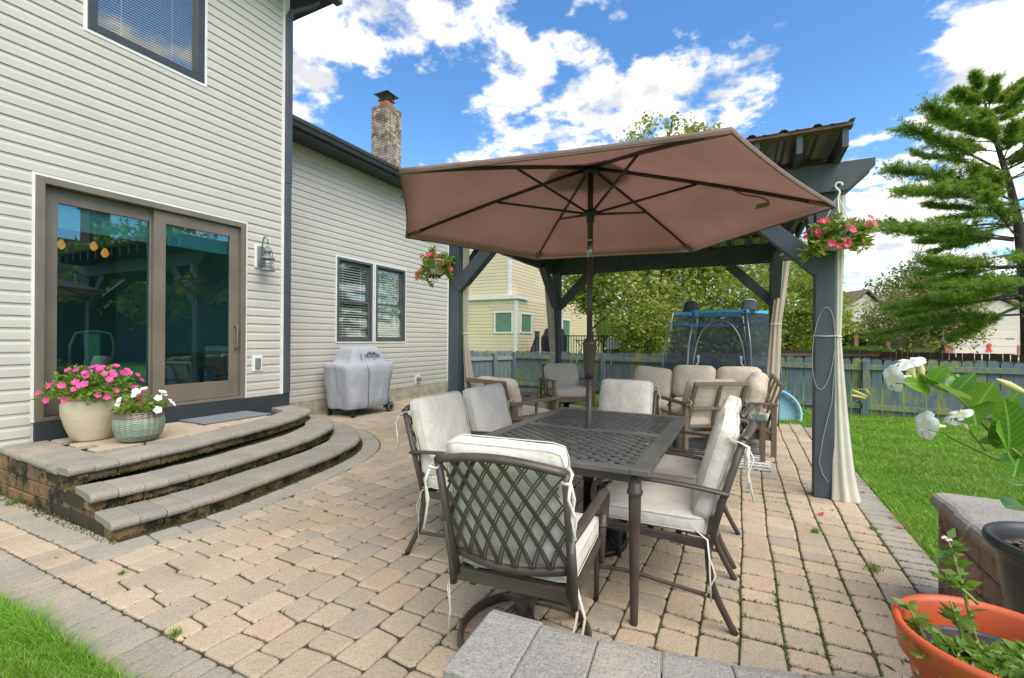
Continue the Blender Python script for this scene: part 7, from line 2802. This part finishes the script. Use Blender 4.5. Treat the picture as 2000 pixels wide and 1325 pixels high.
def blades(P, h, w, rg, lean=.5):
    n_ = len(P)
    a = rg.uniform(0, 6.283, n_)
    s = np.stack([np.cos(a), np.sin(a), np.zeros(n_)], 1)
    H = h * rg.uniform(.5, 1.25, n_)
    ln = rg.normal(0, lean, (n_, 2)) * H[:, None]
    W = (w * rg.uniform(.7, 1.3, n_))[:, None]
    V = np.zeros((n_ * 2, 4, 3))
    mid = P + np.c_[ln * .35, H * .6]
    tip = P + np.c_[ln, H * .95]
    V[:n_, 0], V[:n_, 1], V[:n_, 2], V[:n_, 3] = P - s * W, P + s * W, mid + s * W * .75, mid - s * W * .75
    V[n_:, 0], V[n_:, 1], V[n_:, 2], V[n_:, 3] = mid - s * W * .75, mid + s * W * .75, tip + s * W * .1, tip - s * W * .1
    return V


rg = np.random.default_rng(99)


def lawn_points(n_, x0, x1, y0, y1, keep, wref):
    P = np.stack([rg.uniform(x0, x1, n_), rg.uniform(y0, y1, n_), np.full(n_, -.032)], 1)
    zc = -P[:, 0] * math.sin(TH) + P[:, 1] * math.cos(TH)
    ok = (zc > .5) & keep(P) & (rg.random(n_) < np.minimum(1, (wref / np.maximum(zc, .1)) ** 1.6))
    return P[ok], zc[ok]


fy = lambda x: C0[1] + (C1[1] - C0[1]) * (x - C0[0]) / (C1[0] - C0[0])
P1, z1 = lawn_points(520000, 1.035, 6.0, 2.2, 10.4, lambda P: ~((P[:, 0] < 1.2) & (P[:, 1] < 3.15)) & (P[:, 1] < fy(P[:, 0])) & (P[:, 0] < .62 * P[:, 1] + .8), 3.2)
P2, z2 = lawn_points(110000, -5.0, -1.6, .2, .905, lambda P: -P[:, 0] < 4.2, 2.2)
P3, z3 = lawn_points(60000, -5.3, 1.1, 8.2, 10.9, lambda P: (P[:, 1] < fy(P[:, 0])) & ((P[:, 1] > 8.92 + .0 * P[:, 0]) | (P[:, 0] > .66 + (8.45 - P[:, 1]) * 1.2)), 5)
G = np.vstack([P1, P2, P3]); zc = np.r_[z1, z2, z3]
# mown in slightly uneven tufts, longer at the edging
hgt = .050 + .022 * np.sin(G[:, 0] * 5.1 + np.sin(G[:, 1] * 3.7) * 2) * np.sin(G[:, 1] * 4.3)
edge = np.exp(-np.abs(G[:, 0] - 1.05) / .06) * (G[:, 0] < 1.4) + np.exp(-np.abs(G[:, 1] - .9) / .05) * (G[:, 1] < .91)
hgt = hgt + .035 * edge
wid = .0018 + .00085 * np.maximum(zc - 2, 0)
V = blades(G, hgt, wid, rg, .55)
tn = np.clip(.42 + .22 * np.sin(G[:, 0] * 1.7 + 1) * np.sin(G[:, 1] * 1.3) + rg.normal(0, .24, len(G)), .01, .93)
patch = np.sin(G[:, 0] * 2.3 + 2 * np.sin(G[:, 1] * 1.1)) * np.sin(G[:, 1] * 1.9 + 1.5 * np.sin(G[:, 0] * 1.4))
straw = rg.random(len(G)) < .05 + .28 * np.clip(patch - .45, 0, 1)
tn[straw] = .97
gr_ = link_mesh('grass', fast_mesh('grass', V, np.r_[tn, tn]), M['grass'])
gr_['kind'] = 'stuff'
gr_['label'] = 'short mown green grass of the lawn'

tufts = []
for kind, poly in pavers:
    c_ = np.mean(poly, axis=0)
    z_ = depth(c_)
    w_ = np.clip((c_[0] + 2.3) / 2.2, .03, 1) * (1 if z_ < 5.5 else .25)
    n_ = len(poly)
    for k in range(n_):
        a, b_ = np.array(poly[k]), np.array(poly[(k + 1) % n_])
        m_ = rg.poisson(14 * w_ * np.linalg.norm(b_ - a) / .165 * max(0, .35 + .9 * math.sin(c_[0] * 4 + 1) * math.sin(c_[1] * 3.1)))
        f = rg.random((m_, 1))
        q = a + (b_ - a) * f
        q = q + (q - c_) / np.linalg.norm(q - c_, axis=1)[:, None] * .004 if m_ else q
        tufts.append(np.c_[q, np.full(m_, -.010)])
P = np.vstack(tufts)
V = blades(P, np.full(len(P), .015), np.full(len(P), .0030), rg, .8)
t_ = rg.random(len(P))
o = link_mesh('joint_moss', fast_mesh('joint_moss', V, np.r_[t_, t_]), leaf_mat('joint_moss', [(84, 108, 34), (62, 84, 28), (104, 118, 46)]), patio)
o['kind'] = 'stuff'

WG = 'small weeds in the paving'
for k, (px, py, s, lab) in enumerate(((1710, 1115, .05, 'grassy weed in the right hand paving near the border'), (1595, 1040, .035, 'small weed in the paving before the near right post'), (1708, 1035, .03, 'small weed at the grey border right of the near post'),
                                      (345, 1242, .035, 'leafy weed in the left paving nearest the lawn corner'), (242, 1122, .02, 'tiny weed in the tan paving left of centre'), (25, 985, .06, 'weed growing at the foot of the house wall'), (1515, 905, .02, 'tiny weed in the paving behind the chair'), (60, 975, .05, 'weed by the left flank of the steps'))):
    d = Vector(pixdir(px, py - (px - 1000) * .007)); g_ = Vector((0, 0, CAMZ)) + d * (-CAMZ / d.z)
    n_ = 46
    P = np.array((g_.x, g_.y, 0)) + np.c_[rg.normal(0, s * .35, (n_, 2)), np.zeros(n_)]
    V = blades(P, np.full(n_, s), np.full(n_, .0022), rg, .7)
    t_ = rg.random(n_)
    tag(link_mesh('weed', fast_mesh('weed', V - np.array((g_.x, g_.y, 0)), np.r_[t_, t_]), M['leaf_plant'], None, (g_.x, g_.y, 0)), lab, 'weed', WG)
# yucca-like tuft by the back fence
c_ = at(1185, 742, 9.6)
n_ = 60
P = np.array((c_.x, c_.y, 0)) + np.c_[rg.normal(0, .05, (n_, 2)), np.zeros(n_)]
V = blades(P, np.full(n_, .45), np.full(n_, .008), rg, .28)
tag(link_mesh('grass_clump', fast_mesh('grass_clump', V - np.array((c_.x, c_.y, 0)), np.r_[rg.random(n_)] .repeat(1).tolist() * 2), M['leaf_lime'], None, (c_.x, c_.y, 0)), 'clump of tall pale grass before the back fence', 'plant')

pm2 = petal_flower('petal', .022, 3, .1, .5); pm2.materials.append(M['red_pink'])
for k, (px, py, lab) in enumerate(((1607, 1003, 'fallen pink petal on the paving before the near right post'), (1690, 960, 'fallen pink petal at the lawn edge nearest the curtain'), (1745, 1010, 'fallen pink petal in the grass, middle one along the lawn edge'), (1761, 1029, 'fallen pink petal at the lawn edge nearest the stone wall'))):
    d = Vector(pixdir(px, py - (px - 1000) * .007)); g_ = Vector((0, 0, CAMZ)) + d * (-(CAMZ - .012) / d.z)
    o = link_mesh('fallen_petal', pm2, None, None, g_)
    o.rotation_euler = (rg.normal(0, .3), rg.normal(0, .3), rg.uniform(0, 6))
    tag(o, lab, 'petal', 'fallen petals')
